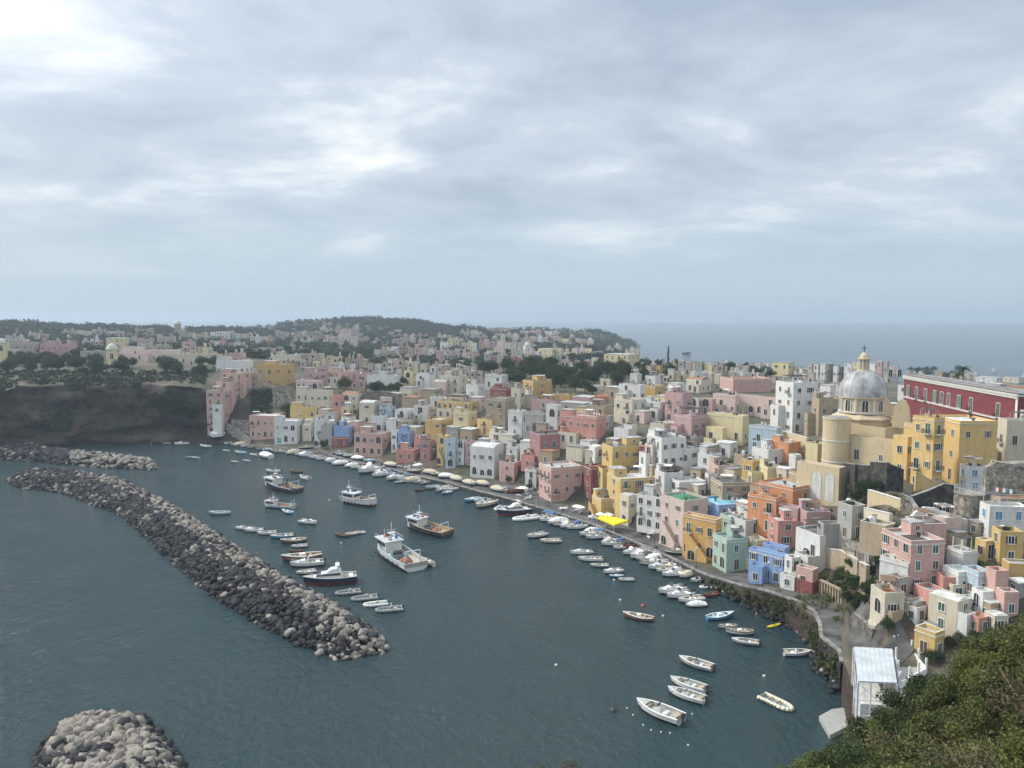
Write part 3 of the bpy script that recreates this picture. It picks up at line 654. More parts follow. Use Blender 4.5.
def block(root, Minv, xL, xC, xR, yT, yB, col, opts, first, far=False, D=None, over=None):
    P, zt, phi, a, b_ = over or solve_block(xL, xC, xR, yT, yB, D)
    W = Matrix.Translation(P) @ Matrix.Rotation(phi, 4, 'Z'); base = empty('wing', ()) if False else None
    M = Minv @ W
    gz = [ground(*(W @ Vector(c)).to_2d()) for c in ((0, 0, 0), (b_, 0, 0), (b_, a, 0), (0, a, 0))]
    H = zt - P.z; zb = min(gz) - P.z - 1.5
    zb = max(zb, -25 if P.z > 7 else -.9); wm = 'wall_' + col; H = max(H, 1.8)
    par = 0 if far else (.55 if H > 4 else .3); t = .22
    def child(nm, mb_, parent=root, smooth=False):
        o = mb_.build(nm, parent, smooth); 
        if parent is root: o.matrix_basis = M
        return o
    m = MB(); 
    for q in ('x0', 'x1', 'y0', 'y1'): pass
    m.poly([(0,0,zb),(b_,0,zb),(b_,0,H),(0,0,H)], wm); m.poly([(b_,0,zb),(b_,a,zb),(b_,a,H),(b_,0,H)], wm)
    m.poly([(b_,a,zb),(0,a,zb),(0,a,H),(b_,a,H)], wm); m.poly([(0,a,zb),(0,0,zb),(0,0,H),(0,a,H)], wm)
    if par:
        o_, i_ = [(0,0),(b_,0),(b_,a),(0,a)], [(t,t),(b_-t,t),(b_-t,a-t),(t,a-t)]
        cap = 'trim' if random.random() < .5 else wm
        for k in range(4):
            k2 = (k + 1) % 4
            m.poly([(*o_[k],H),(*o_[k2],H),(*i_[k2],H),(*i_[k],H)], cap)
            m.poly([(*i_[k],H),(*i_[k2],H),(*i_[k2],H-par-.05),(*i_[k],H-par-.05)], wm)
    wall = child('wall', m)
    if zb < -3.2:                                      # rough stone footing where the slope falls away
        fm_ = MB(); q = .12; fz = -1.2; sm = random.choice(['stone_pale', 'stone', 'wall_T', 'wall_E', wm])
        fm_.box(-q, -q, zb - .5, b_ + q, a + q, fz, sm, 'b'); child('footing', fm_)
    ro = next((ROOFM[c] for c in opts if c in ROOFM), None) or random.choice(['roof_pale'] * 4 + ['roof_grey'] * 2 + ['roof_white', 'roof_terracotta'])
    m = MB()
    if not far and col in 'WCZ' and 'h' not in opts and 'P' not in opts and 'G' not in opts and max(a, b_) < 10 and H < 9 and random.random() < .3: opts = opts + ' V'
    if 'V' in opts:                                   # barrel vault roof
        n = 8; arc = [(b_ * (.5 - .5 * math.cos(math.pi * i / n)), H - par + min(1.4, b_ * .22) * math.sin(math.pi * i / n)) for i in range(n + 1)]
        for i in range(n): m.poly([(arc[i][0], t, arc[i][1]), (arc[i+1][0], t, arc[i+1][1]), (arc[i+1][0], a - t, arc[i+1][1]), (arc[i][0], a - t, arc[i][1])], ro)
        m.poly([(x, t, z) for x, z in arc][::-1], ro); m.poly([(x, a - t, z) for x, z in arc], ro)
    elif 'I' in opts:                                 # tiled pitched roof
        e = .35; r_ = min(1.8, min(a, b_) * .25)
        m.poly([(-e,-e,H),(b_+e,-e,H),(b_+e,a/2,H+r_),(-e,a/2,H+r_)], ro); m.poly([(b_+e,a+e,H),(-e,a+e,H),(-e,a/2,H+r_),(b_+e,a/2,H+r_)], ro)
        m.poly([(-e,a+e,H),(-e,-e,H),(-e,a/2,H+r_)], wm); m.poly([(b_+e,-e,H),(b_+e,a+e,H),(b_+e,a/2,H+r_)], wm); m.poly([(-e,-e,H),(-e,a+e,H),(b_+e,a+e,H),(b_+e,-e,H)], wm)
    elif par: m.box(t, t, H - par - .2, b_ - t, a - t, H - par, ro, 'b')
    else: m.box(-.12, -.12, H + .002, b_ + .12, a + .12, H + .22, ro)
    child('roof', m)
    if par and random.random() < .4 and 'V' not in opts and 'I' not in opts:
        m = MB(); q = .1; z = H - par - .25
        for (x0, y0, x1, y1) in ((-q, -q, b_ + q, -.002), (-q, a + .002, b_ + q, a + q), (-q, 0, -.002, a), (b_ + .002, 0, b_ + q, a)): m.box(x0, y0, z, x1, y1, z + .18, 'trim')
        child('cornice', m)
    # openings hang from the wall
    low = max(0.0, max(gz[0] - P.z, 0))
    rows = next((int(x[1:]) for x in opts.split() if x[0] == '='), None) or max(1, int((H - low) / 3.0))
    fh = (H - low - .3) / rows
    kk = {x[0]: x[1:] for x in opts.split() if x[0] in 'LRAB'}
    if 'N' not in opts:
        for side, ln in (('L', a), ('R', b_)):
            if ln < 2: continue
            nc = int(kk[side]) if kk.get(side) else max(1, int(ln / 3.7))
            nc = max(1, min(nc, int(ln / 2.5)))
            if far: nc = min(nc, 4)
            nc = min(nc, 12)
            side_low = 0 if side == 'L' else 0
            for r in range(rows):
                z0 = H - fh * (rows - r) + fh * .22 - .1
                for c in range(nc):
                    if 'r' in opts.split() and side == 'R' and r < rows - 1: continue
                    if kk.get(side) is None and random.random() < (.3 if far else .2): continue
                    u = ln * (c + .5) / nc + random.uniform(-.25, .25) * min(1, ln / nc / 4)
                    if u < .9 or u > ln - .9:
                        if ln > 2.2 and nc == 1: u = ln / 2
                        else: u = min(max(u, .85), ln - .85)
                    if r == 0 and side in kk.get('A', '') and fh > 2.6: kind = 'arch'
                    elif r == 0 and P.z < 3.5 and side == 'L' and fh > 2.6 and not far and random.random() < .45: kind = 'arch'
                    elif r == 0 and random.random() < .35: kind = 'door'
                    elif side == 'L' and r == rows - 1 and not far and fh > 2.7 and col in 'WCYVZPM' and random.random() < .2: kind = 'arch'
                    elif random.random() < .3: kind = 'door'
                    else: kind = 'win'
                    if 'b' in opts: kind = 'blue'
                    if fh < 2.9 and kind == 'door': kind = 'win'
                    if fh < 2.2: kind = 'tiny'
                    if kind == 'arch' and (ln / nc) < 2.7: kind = 'aw'
                    zz = z0 - .35 if kind in ('door', 'arch') else z0 + .1
                    o = add_open(kind, wall, side, u, zz + random.uniform(-.15, .1), a, b_, 1 if 's' in opts.split() and kind in ('win', 'door') else None); sc_ = random.uniform(.78, 1.12); o.scale = (sc_, 1, random.uniform(.8, 1.08))
                    if kind == 'door' and r > 0 and not far and random.random() < .75:
                        bo = put('balcony', BALC[0], wall); bo.location = o.location; bo.location.z = zz - .02; bo.rotation_euler = o.rotation_euler
    if 'd' in opts.split(): add_open('teal', wall, 'L', a * .8, .25, a, b_, name='door')
    if far: return P, zt, phi, a, b_
    # roof life
    if 'H' in opts or ('h' not in opts and par and min(a, b_) > 4.2 and random.random() < .62 and 'V' not in opts and 'I' not in opts):
        hx, hy = b_ * random.uniform(.3, .5), a * random.uniform(.3, .5); x0 = random.choice([t + .05, b_ - t - hx - .05]) ; y0 = a - t - hy - .05; hh = random.uniform(2.0, 2.5)
        m = MB(); m.box(x0, y0, H - par, x0 + hx, y0 + hy, H - par + hh, wm); m.box(x0 - .1, y0 - .1, H - par + hh + .002, x0 + hx + .1, y0 + hy + .1, H - par + hh + .15, 'roof_pale'); hut = child('stair_hut', m)
        o = add_open('tiny', hut, 'R', x0 + hx / 2, H - par + .8, a, b_, inset=0); o.location.y = y0
    elif 'P' in opts or ('h' not in opts and par and min(a, b_) > 4 and random.random() < .2 and 'V' not in opts and 'I' not in opts):
        m_ = b_ * .15; pe = MB(); pergola(root, m_, a * .25, b_ * .85, a * .8, H - par); root.children[-1].matrix_basis = M
    if par and 'V' not in opts and 'I' not in opts and min(a, b_) > 3:
        for _ in range(random.choice([1, 2, 3, 4, 5])):
            nm, me_ = random.choice(CLUT); o = put(nm, me_, root); x, y = random.uniform(.7, b_ - .7), random.uniform(.7, a - .7)
            if nm == 'roof_awning': x, y = (min(max(x, 1.8), b_ - 1.8), min(max(y, 1.5), a - 1.5)) if b_ > 3.8 and a > 3.2 else (b_ / 2, a / 2)
            o.matrix_basis = M @ Matrix.Translation((x, y, H - par)) @ Matrix.Rotation(random.uniform(0, 6), 4, 'Z')
    if 'h' not in opts and 'S' not in opts and P.z > 4 and a > 5 and H > 4 and random.random() < .72:
        d = random.uniform(1.8, 3.2); y0 = random.choice([.0, a * .45]); y1 = y0 + a * random.uniform(.35, .55); zt2 = H * random.uniform(.4, .72)
        if H - zt2 < 1.2: zt2 = H - 1.2
        wl_ = random.choice([wm, wm, wm, 'wall_W', 'wall_C']); m = MB(); i_ = .18
        m.box(-d, y0 + .01, zb, -.004, y1, zt2 - .7, wl_, 't x1'); m.box(-d, y0 + .01, zt2 - .7, -d + i_, y1, zt2, wl_, 'b'); m.box(-d + i_, y0 + .01, zt2 - .7, -.004, y0 + i_, zt2, wl_, 'b'); m.box(-d + i_, y1 - i_, zt2 - .7, -.004, y1, zt2, wl_, 'b'); m.poly([(-d + i_, y0 + i_, zt2 - .7), (-.004, y0 + i_, zt2 - .7), (-.004, y1 - i_, zt2 - .7), (-d + i_, y1 - i_, zt2 - .7)], 'roof_terracotta' if random.random() < .4 else 'roof_pale')
        an = child('annex', m)
        for u in ([y0 + (y1 - y0) * .5] if y1 - y0 < 4.5 else [y0 + (y1 - y0) * .27, y0 + (y1 - y0) * .73]):
            o = add_open(random.choice(['win', 'door', 'aw']), an, 'L', u, max(zt2 - 3.3, .2), a, b_); o.location.x = -d
        if random.random() < .5: o = put('door', OP['door'][0][0], wall); o.location = (0, (y0 + y1) / 2, zt2 - .65); o.rotation_euler = (0, 0, R(90)); put('pane', OP['door'][0][1], o)
    if 'S' in opts:                                   # outside stair running up the water front
        n = 12; y0, y1 = a * .15, a * .8; hs = min(H * .6, 5.5); m = MB(); d = -1.5; flip = 'F' in opts
        for i in range(n):
            u0 = y0 + (y1 - y0) * i / n; u1 = y0 + (y1 - y0) * (i + 1) / n; zt_ = hs * ((i + 1) / n if not flip else (n - i) / n)
            m.box(d, u0, -1, -.005, u1 - .002, zt_, wm); m.box(d - .2, u0, -1, d - .004, u1 - .002, zt_ + .85, wm)
        st = child('outside_stair', m)
        fm, pm = OP['arch'][0]; o = put('archway', fm, st); o.location = (d - .2, (y0 + (y1 - y0) * (.72 if not flip else .28)), -.2); o.rotation_euler = (0, 0, R(90)); o.scale = (.9, 1, .85); put('pane', pm, o)
    return P, zt, phi, a, b_
STN = {1: 'one-storey', 2: 'two-storey', 3: 'three-storey', 4: 'four-storey', 5: 'five-storey'}
def house(spec, label=None, far=False, cat='house', name='house', group=None, D=None):
    root = None; ext = [1e9, 1e9, -1e9, -1e9]
    for i, s in enumerate(spec.split(';')):
        f = s.split(); xL, xC, xR, yT, yB = map(float, f[:5]); col = f[5]; opts = ' '.join(f[6:])
        sol = solve_block(xL, xC, xR, yT, yB, D)
        if root is None:
            root = empty(name, sol[0], sol[2]); Minv = (Matrix.Translation(sol[0]) @ Matrix.Rotation(sol[2], 4, 'Z')).inverted()
            st = max(1, min(5, round((sol[1] - sol[0].z) / 3.1))); c0 = col; sol0 = sol
        block(root, Minv, xL, xC, xR, yT, yB, col, opts, i == 0, far, over=sol)
        ext = [min(ext[0], xL), min(ext[1], yT), max(ext[2], xR), max(ext[3], yB)]
    tag(root, label, cat, group)
    HOUSES.append(dict(root=root, label=label, col=PAL[c0][1], st=st, box=ext, P=sol0[0]))
    return root
# ---------------------------------------------------------------- the houses one by one: left, corner, right, top and foot of each block
NEAR = [
# far left, below the cliff
("206 224 230 391 434 P L2 R1;221 243 252 373 399 P L3 R1;216 232 241 382 413 P L1 R1", "tall stepped pink house climbing the cliff at the left end of the quay"),
("249 275 287 416 439 P L4 R2 =2 w", "long pink house standing alone right of the stepped cliff house"),
("290 317 323 407 424 Y L0 R0 N", "windowless mustard yellow block above the first white waterfront house"),
("274 297 305 421 444 W L3 R1 =2 w d", "white waterfront house with a teal door right of the detached pink house"),
("304 313 317 420 434 C", "narrow cream house wedged between the two leftmost white waterfront houses"),
("314 324 328 420 445 W S w", "narrow white house with a steep outside stair at the left of the waterfront"),
("321 332 337 425 447 E", "small grey house with terraces right of the white stair house"),
("334 349 356 427 446 B w;332 348 351 437 447 K", "blue house over a dark red ground floor near the left end of the quay"),
("354 382 391 434 456 P L4 R2 =2;355 368 376 444 457 S", "broad pink waterfront house with rows of dark windows left of the small blue stair house"),
("391 397 401 431 452 W", "slim white house squeezed against the left side of the blue stair house"),
("398 410 415 431 449 B S", "small bright blue house with a white stair on the quay"),
("414 422 427 438 452 S;396 414 420 450 462 S;420 430 435 441 461 R", "rambling coral red house with stepped terraces on the quay"),
("425 441 452 420 441 M =2", "mustard house in front of the long yellow apartment row"),
("437 469 478 402 420 Y L6 R1 =2", "long yellow apartment row with six bays above the mustard house"),
("453 468 477 413 434 V", "pale yellow house with arches beneath the long yellow row"),
("437 447 453 436 463 Y S w", "yellow waterfront house with an arched outside stair to the quay"),
("477 492 502 420 436 G h", "bright yellow low block beneath the tall stained tan house"),
("445 455 459 439 468 U", "pale blue waterfront house right of the yellow arched stair"),
("456 464 468 441 465 W", "white waterfront house with paired windows between pale blue and pink neighbours"),
("465 473 479 442 466 X", "thin dusty pink waterfront house left of the white arcaded one"),
("470 494 506 448 479 W L3 R1 =2 AL V w", "white arcaded waterfront house with big arched loggias and a brown side wall"),
("489 500 510 433 449 C", "cream house behind the white arcaded waterfront house"),
("499 514 523 463 483 P =2", "low pink house on the quay two doors left of the salmon corner house"),
("506 517 524 447 466 W", "small white house with tall shutters behind the low pink tavern"),
("521 534 542 456 470 S h", "coral terrace house tucked below the big mauve palace"),
("525 536 541 470 488 W", "white waterfront house left of the salmon pink corner house"),
("530 540 577 435 466 R L1 R4 =2 D", "big mauve palace with two rows of dark balcony doors behind the salmon corner house"),
("539 551 582 468 511 P L3 R3 =3", "salmon pink corner house standing on the very edge of the quay"),
("584 591 605 467 502 K L1 R1 h;589 595 605 447 470 W", "dark brick red tower house on the left side of the tall yellow house"),
("602 612 649 447 488 Y L1 R4 =3 D H;607 620 657 479 521 Y L1 R3;592 601 620 499 520 Y S N", "tall yellow house with a long outside stair above the yellow awning"),
("647 661 686 438 482 W L2 R3 =3 g;645 652 662 445 480 Z", "tall white and pale pink block behind the white pergola terraces"),
("655 664 683 473 500 W L1 R1 P;669 679 706 482 505 W L1 R0 P", "white house with stacked pergola terraces in the middle of the hill"),
("676 688 700 449 474 W P;698 712 722 455 480 W P", "pair of joined white terrace blocks with dark awnings above the pergola house"),
("620 628 638 496 527 C", "narrow cream waterfront house just right of the yellow awning"),
("637 662 672 498 533 W L3 R1 =3 P AL", "white three-storey waterfront house with rows of dark loggias"),
("661 683 708 501 548 Z L2 R1 =3 G S", "pale pink waterfront house with a green roof and a diagonal stair"),
("683 715 722 520 562 A L3 R1 =2 AL S", "orange waterfront house with ground floor arches and an outside stair"),
("700 718 749 505 530 B L1 R3 q", "blue house with a turquoise roof terrace behind the orange arches"),
("711 722 752 483 506 T D =2", "dilapidated brown wooden-fronted house above the blue terrace"),
("709 718 734 466 486 P L0 R0 N", "plain pink block without windows above the brown wooden-fronted house"),
("713 726 748 540 573 N L2 R1 =2 g;720 730 742 517 548 N G", "mint green waterfront house with a lower green terrace behind"),
("728 745 764 521 551 W L2 R1 =2;737 751 763 511 530 W", "white and lilac house stepping up behind the mint green one"),
("747 756 769 541 566 V L1 R1 S", "pale yellow house with an outside stair between mint and blue houses"),
("749 782 787 556 585 B L3 R0 =2;763 784 789 548 570 B", "cornflower blue waterfront house beside the lane to the right"),
("759 792 816 488 520 O L2 R0 h;748 775 783 498 535 O L3 R0", "bright orange stepped house in the middle of the right slope"),
("779 797 801 508 530 X;797 806 831 512 534 X L0 R0 N", "dusty rose wall and rooms behind the white arched house"),
("768 777 797 521 560 S L1 R2 =3", "tall coral tower house rising over the cornflower blue one"),
("785 791 798 558 588 W;780 794 800 577 592 W h", "narrow white house with white steps right of the cornflower blue house"),
("796 812 816 570 594 P L2 R0 h =1;796 812 816 583 595 K h N", "tiny pink house with a dark red base at the road side"),
("796 819 845 536 573 W L1 R0 =1 AL P;818 822 845 524 570 E N", "white house with a giant arched opening and a blank grey side wall"),
("838 851 866 506 542 E L1 R1 D", "grey house with a covered loggia above the blank grey wall"),
("734 743 752 455 476 T L1 R1", "small house with a white framed window left of the upper mustard one"),
("742 752 762 461 488 M", "mustard house with terraces left of the pale yellow boxy one"),
("758 767 783 467 489 V", "boxy pale yellow house above the bright orange house"),
("752 768 784 450 468 W P", "white house with a grey awning roof below the pale blue palace"),
("771 788 801 443 463 O", "small pale orange house under the tan retaining wall"),
("789 795 801 455 474 W h", "narrow white gable below the small pale orange house"),
("806 817 826 444 466 V", "pale yellow house leaning against the round apse of the church"),
("789 796 806 472 502 T", "plain tan house left of the wall with two tall niches"),
("302 311 317 425 441 C", "cream lean-to house between the white teal door house and the stair house"),
("341 349 356 418 434 W", "white cube house above the blue and red waterfront house"),
("403 412 418 419 434 T", "tan rough house above the small blue stair house"),
("897 908 917 600 616 T L1 R1 =1", "tan shed house between the old cream arch house and the coral red one"),
("906 916 924 608 626 W L1 R1 =1", "little white house in front of the coral red one on the street"),
("888 898 908 578 600 E L1 R1 =1", "grey annex at the foot of the large pink house"),
("944 952 962 585 606 C L1 R1 =1", "cream lean-to below the light blue house"),
("972 982 992 592 616 W L1 R1", "white cube below the pink pillar wall"),
("924 933 942 626 642 C L1 R1 =1", "cream annex between the little yellow house and the green shuttered one"),
("884 892 899 612 626 T h", "low tan shed on the street below the short pale garden wall"),
("866 874 881 556 570 E L1 h", "small grey hut between the ochre garden wall and the large pink house"),
("958 966 974 600 618 E L1 R1", "grey block left of the white cube below the pink pillar wall"),
("986 994 1004 616 634 C L1 R1", "cream block under the small coral pink house"),
("968 978 988 618 636 S L1 R1 =1", "coral cube at the top of the bushes"),
("119 176 181 350 362 Z L9 R1 =1", "very long pale pink institute along the cliff top"),
("160 207 213 354 365 C L7 R1 =1", "long cream house behind the right half of the cliff top institute"),
("80 105 109 351 364 E AL =1 L5", "grey arcaded building left of the pale yellow bell tower"),
("182 191 196 342 352 P", "pink tower house rising behind the cliff top institute"),
("40 70 77 344 358 X L5 =2", "long dusty rose house on the plateau left of the grey arcaded building"),
("9 34 38 342 358 J L4 =2", "long haze-muted pink house near the left edge of the picture"),
# upper middle right
("749 776 782 428 452 U L2 R1 =1", "long pale blue palace in front of the white tower block"),
("707 742 749 416 446 V L3 R1 =1;706 722 727 428 450 V AL =1", "pale yellow house with a row of arches left of the pale blue palace"),
("674 691 708 416 450 X L1 R3 =2", "rose and dark red house left of the arched yellow one"),
("665 682 693 393 424 X L2 R1 =2", "dusty rose two-storey house above the white terraces"),
("690 698 702 399 416 W", "white house between the dusty rose house and the hot pink one"),
("700 712 716 399 416 P h", "pink cube at the left end of the pale pink row"),
("713 735 740 395 416 Z L3 R1 =1", "pale pink house with shutters at the left of its terrace row"),
("735 756 760 396 416 Z L2 R1 =1", "pale pink house with a dark doorway in the middle of its terrace row"),
("755 775 778 398 418 Z L2 R1 =1", "pinkish tan house at the right end of its row beside the white tower block"),
("720 733 772 379 393 P N h", "large plain coral pink block on the skyline left of the white tower block"),
("686 701 711 380 393 C", "cream house left of the plain coral pink block"),
("776 792 816 383 434 W L2 R2 =4 w", "tall white tower block left of the church"),
("812 818 842 399 436 T L0 R2 =2", "tan house between the white tower block and the church dome"),
# middle
("560 596 606 417 446 S L5 R1 =2", "wide salmon house with a line of windows above the mauve palace"),
("546 557 561 405 434 W L1 R0 =2", "slim white tower house left of the wide salmon house"),
("525 543 548 413 434 E L3 R1 =1", "grey house with a row of square windows left of the slim white tower"),
("508 522 527 411 438 W h =2", "white rounded house right of the tall stained tan one"),
("486 505 515 399 432 T L2 R0 =3", "tall stained tan house in the middle of the town"),
("490 506 512 388 402 K N", "dark maroon wall house behind the stained tan one"),
("485 502 508 375 390 W =1", "white box house above the dark maroon wall"),
("511 520 525 388 412 C L2 R1 =2", "cream house with two tall shuttered windows beside the ochre block"),
("523 533 551 381 406 M L1 R1;534 545 552 380 398 T", "ochre block with a tan upper tower against the trees"),
("549 570 576 395 403 M N h", "long low ochre wall house below the dark trees"),
("531 556 562 401 410 X h", "long low rosy roofed house below the ochre block"),
("619 640 645 385 402 W L2 R1 =1", "white house with a dark arch below the trees"),
("614 632 646 400 424 C AL", "cream house with loggia arches under the white arch house"),
("614 628 637 429 444 W;624 632 637 425 440 W", "small bright white cluster in front of the rubble wall"),
("603 609 614 416 430 E h", "small grey house with one dark window right of the wide salmon one"),
("594 604 609 397 408 O I t", "little house with an orange tiled roof below the trees"),
("586 604 613 406 420 T", "tan house with a patched roof above the wide salmon house"),
("641 655 665 386 399 M", "mustard house right of the white arch house"),
("645 655 661 376 386 W =1", "small white cube among the trees above the mustard house"),
("630 637 642 374 386 W =1", "small white tower room left of the white cube among the trees"),
("600 610 615 379 388 C =1 h", "little cream hut on a long flat roof in the trees"),
("576 598 604 386 391 C N h", "long flat white roof running left from the little cream hut"),
("644 660 668 402 420 W P", "white terrace house with a pergola left of the dusty rose house"),
("650 664 672 424 440 C", "cream stucco house with a long parapet under the dusty rose house"),
("684 694 704 437 452 E G", "grey house with a mossy green roof behind the tall white block"),
# left middle
("341 349 353 407 424 V", "pale yellow house left of the domed cream chapel house"),
("333 341 344 395 421 S L1 R1 =2", "thin coral tower house behind the blue and red waterfront house"),
("296 329 333 391 414 C L5 R1 =2 AL", "long cream arcaded building over the mustard block"),
("342 358 364 394 410 C", "cream house right of the thin coral tower"),
("359 374 381 403 424 C V w", "cream chapel house with a vaulted roof above the broad pink house"),
("370 382 388 416 434 W AL =1 L2 R1", "white house with open arches above the broad pink waterfront house"),
("379 391 396 407 422 U", "pale blue shuttered house above the slim white one"),
("395 408 415 410 428 W", "white stepped house left of the mustard one"),
("414 427 434 406 421 W", "bright white house left of the long yellow apartment row"),
("430 442 447 397 408 W =1", "low white house above the left end of the yellow row"),
("216 245 253 361 375 W =1 L5", "long white house on the cliff above the stepped pink house"),
("256 283 294 365 386 M L3 R1 =2", "mustard villa standing on the cliff top"),
("248 258 264 374 388 T h", "beige low house beneath the mustard villa"),
("273 295 301 355 366 C L5 =1", "long cream house behind the mustard villa"),
("304 326 332 372 388 X L4 =2", "dusty pink house at the left of the long pink ridge row"),
("328 352 357 371 388 P L4 =2", "pink house in the middle of the long ridge row"),
("355 366 370 374 389 X =2", "rose house at the right end of the long pink ridge row"),
("296 318 323 381 398 Z L4 =2", "pale pink house in front of the ridge row"),
("367 394 401 376 390 W L4 =1 g", "white villa with a grey roof on the ridge"),
("404 412 417 371 386 V", "pale yellow house right of the grey roofed white villa"),
("416 429 435 375 390 W", "white house behind the little yellow one on the ridge"),
("440 460 467 376 394 C =2", "cream house with shutters at the centre left of town"),
("466 478 485 385 402 W", "white shuttered house left of the dark maroon wall"),
("433 446 452 382 396 Z", "pale pink house on the ridge left of the shuttered cream one"),
# right slope
("882 909 945 541 592 P L3 R2 =3;880 907 912 563 592 W L4 R0 =1 b w h;905 922 947 524 560 P N", "large pink house with a white lower front and blue windows"),
("871 884 905 593 622 C L1 R0 =1 AL h", "old cream stone house with a big arch at the foot of the pink house"),
("914 929 946 591 620 S L0 R1 =1;936 942 957 577 606 S L1 R0 =1", "coral red house stepping uphill beside the street"),
("929 956 972 602 640 C L3 R1 =2 w s;956 966 972 615 640 W N", "cream house with green shutters and a white roof terrace"),
("915 934 945 633 662 Y L2 R0 =1", "little yellow house nearest the bushes at the end of the street"),
("943 957 975 572 600 W w", "white stepped house left of the light blue one"),
("963 977 992 572 602 U L2 R0;989 994 1000 571 606 P N", "light blue house with a bare back yard beside a pink pillar wall"),
("996 1003 1014 592 620 P L0 R1", "small coral pink house at the edge of the bushes"),
("976 985 994 541 562 Y h L1 R1 =1", "small yellow porch house left of the lemon yellow one"),
("992 999 1024 531 565 Y L1 R2 =2 g", "lemon yellow house at the right edge of the picture"),
("1002 1008 1040 563 584 M L0 R0 N h", "low ochre box with a white coping at the right edge"),
("947 962 978 552 575 W P", "white house with a railed pergola left of the small yellow porch house"),
("980 988 1030 506 542 W L1 R3 =2 b w;992 1000 1040 498 515 T t", "long white house with blue windows under a brown canopy"),
("926 944 962 518 545 Z h", "pale pink terrace house behind the curved white parapet"),
("960 965 986 466 492 W L1 R1 =2 b", "white house with blue arched doors on the round grey bastion"),
("964 972 998 448 476 C L1 R0 =2", "plain cream block right of the golden yellow building"),
("998 1004 1045 420 478 C L1 R2 =2", "tall cream house with an iron balcony at the right edge"),
("860 884 896 526 552 T N h", "low tan shed roof above the curved white parapet"),
("868 892 897 533 548 C N h", "long plain cream yard wall room below the dark terraces"),
]
for s, l in NEAR: house(s, l)
# golden yellow building beside the church
house("913 931 945 418 492 G L2 R0 =4 w h;932 957 998 421 486 G L2 R2 =3 w r h;893 906 915 437 480 G L1 R1 =2 h;904 911 918 424 480 G L1 R0 =2 h", "large golden yellow building with white framed windows below the red palace", cat='building', name='apartment_building')
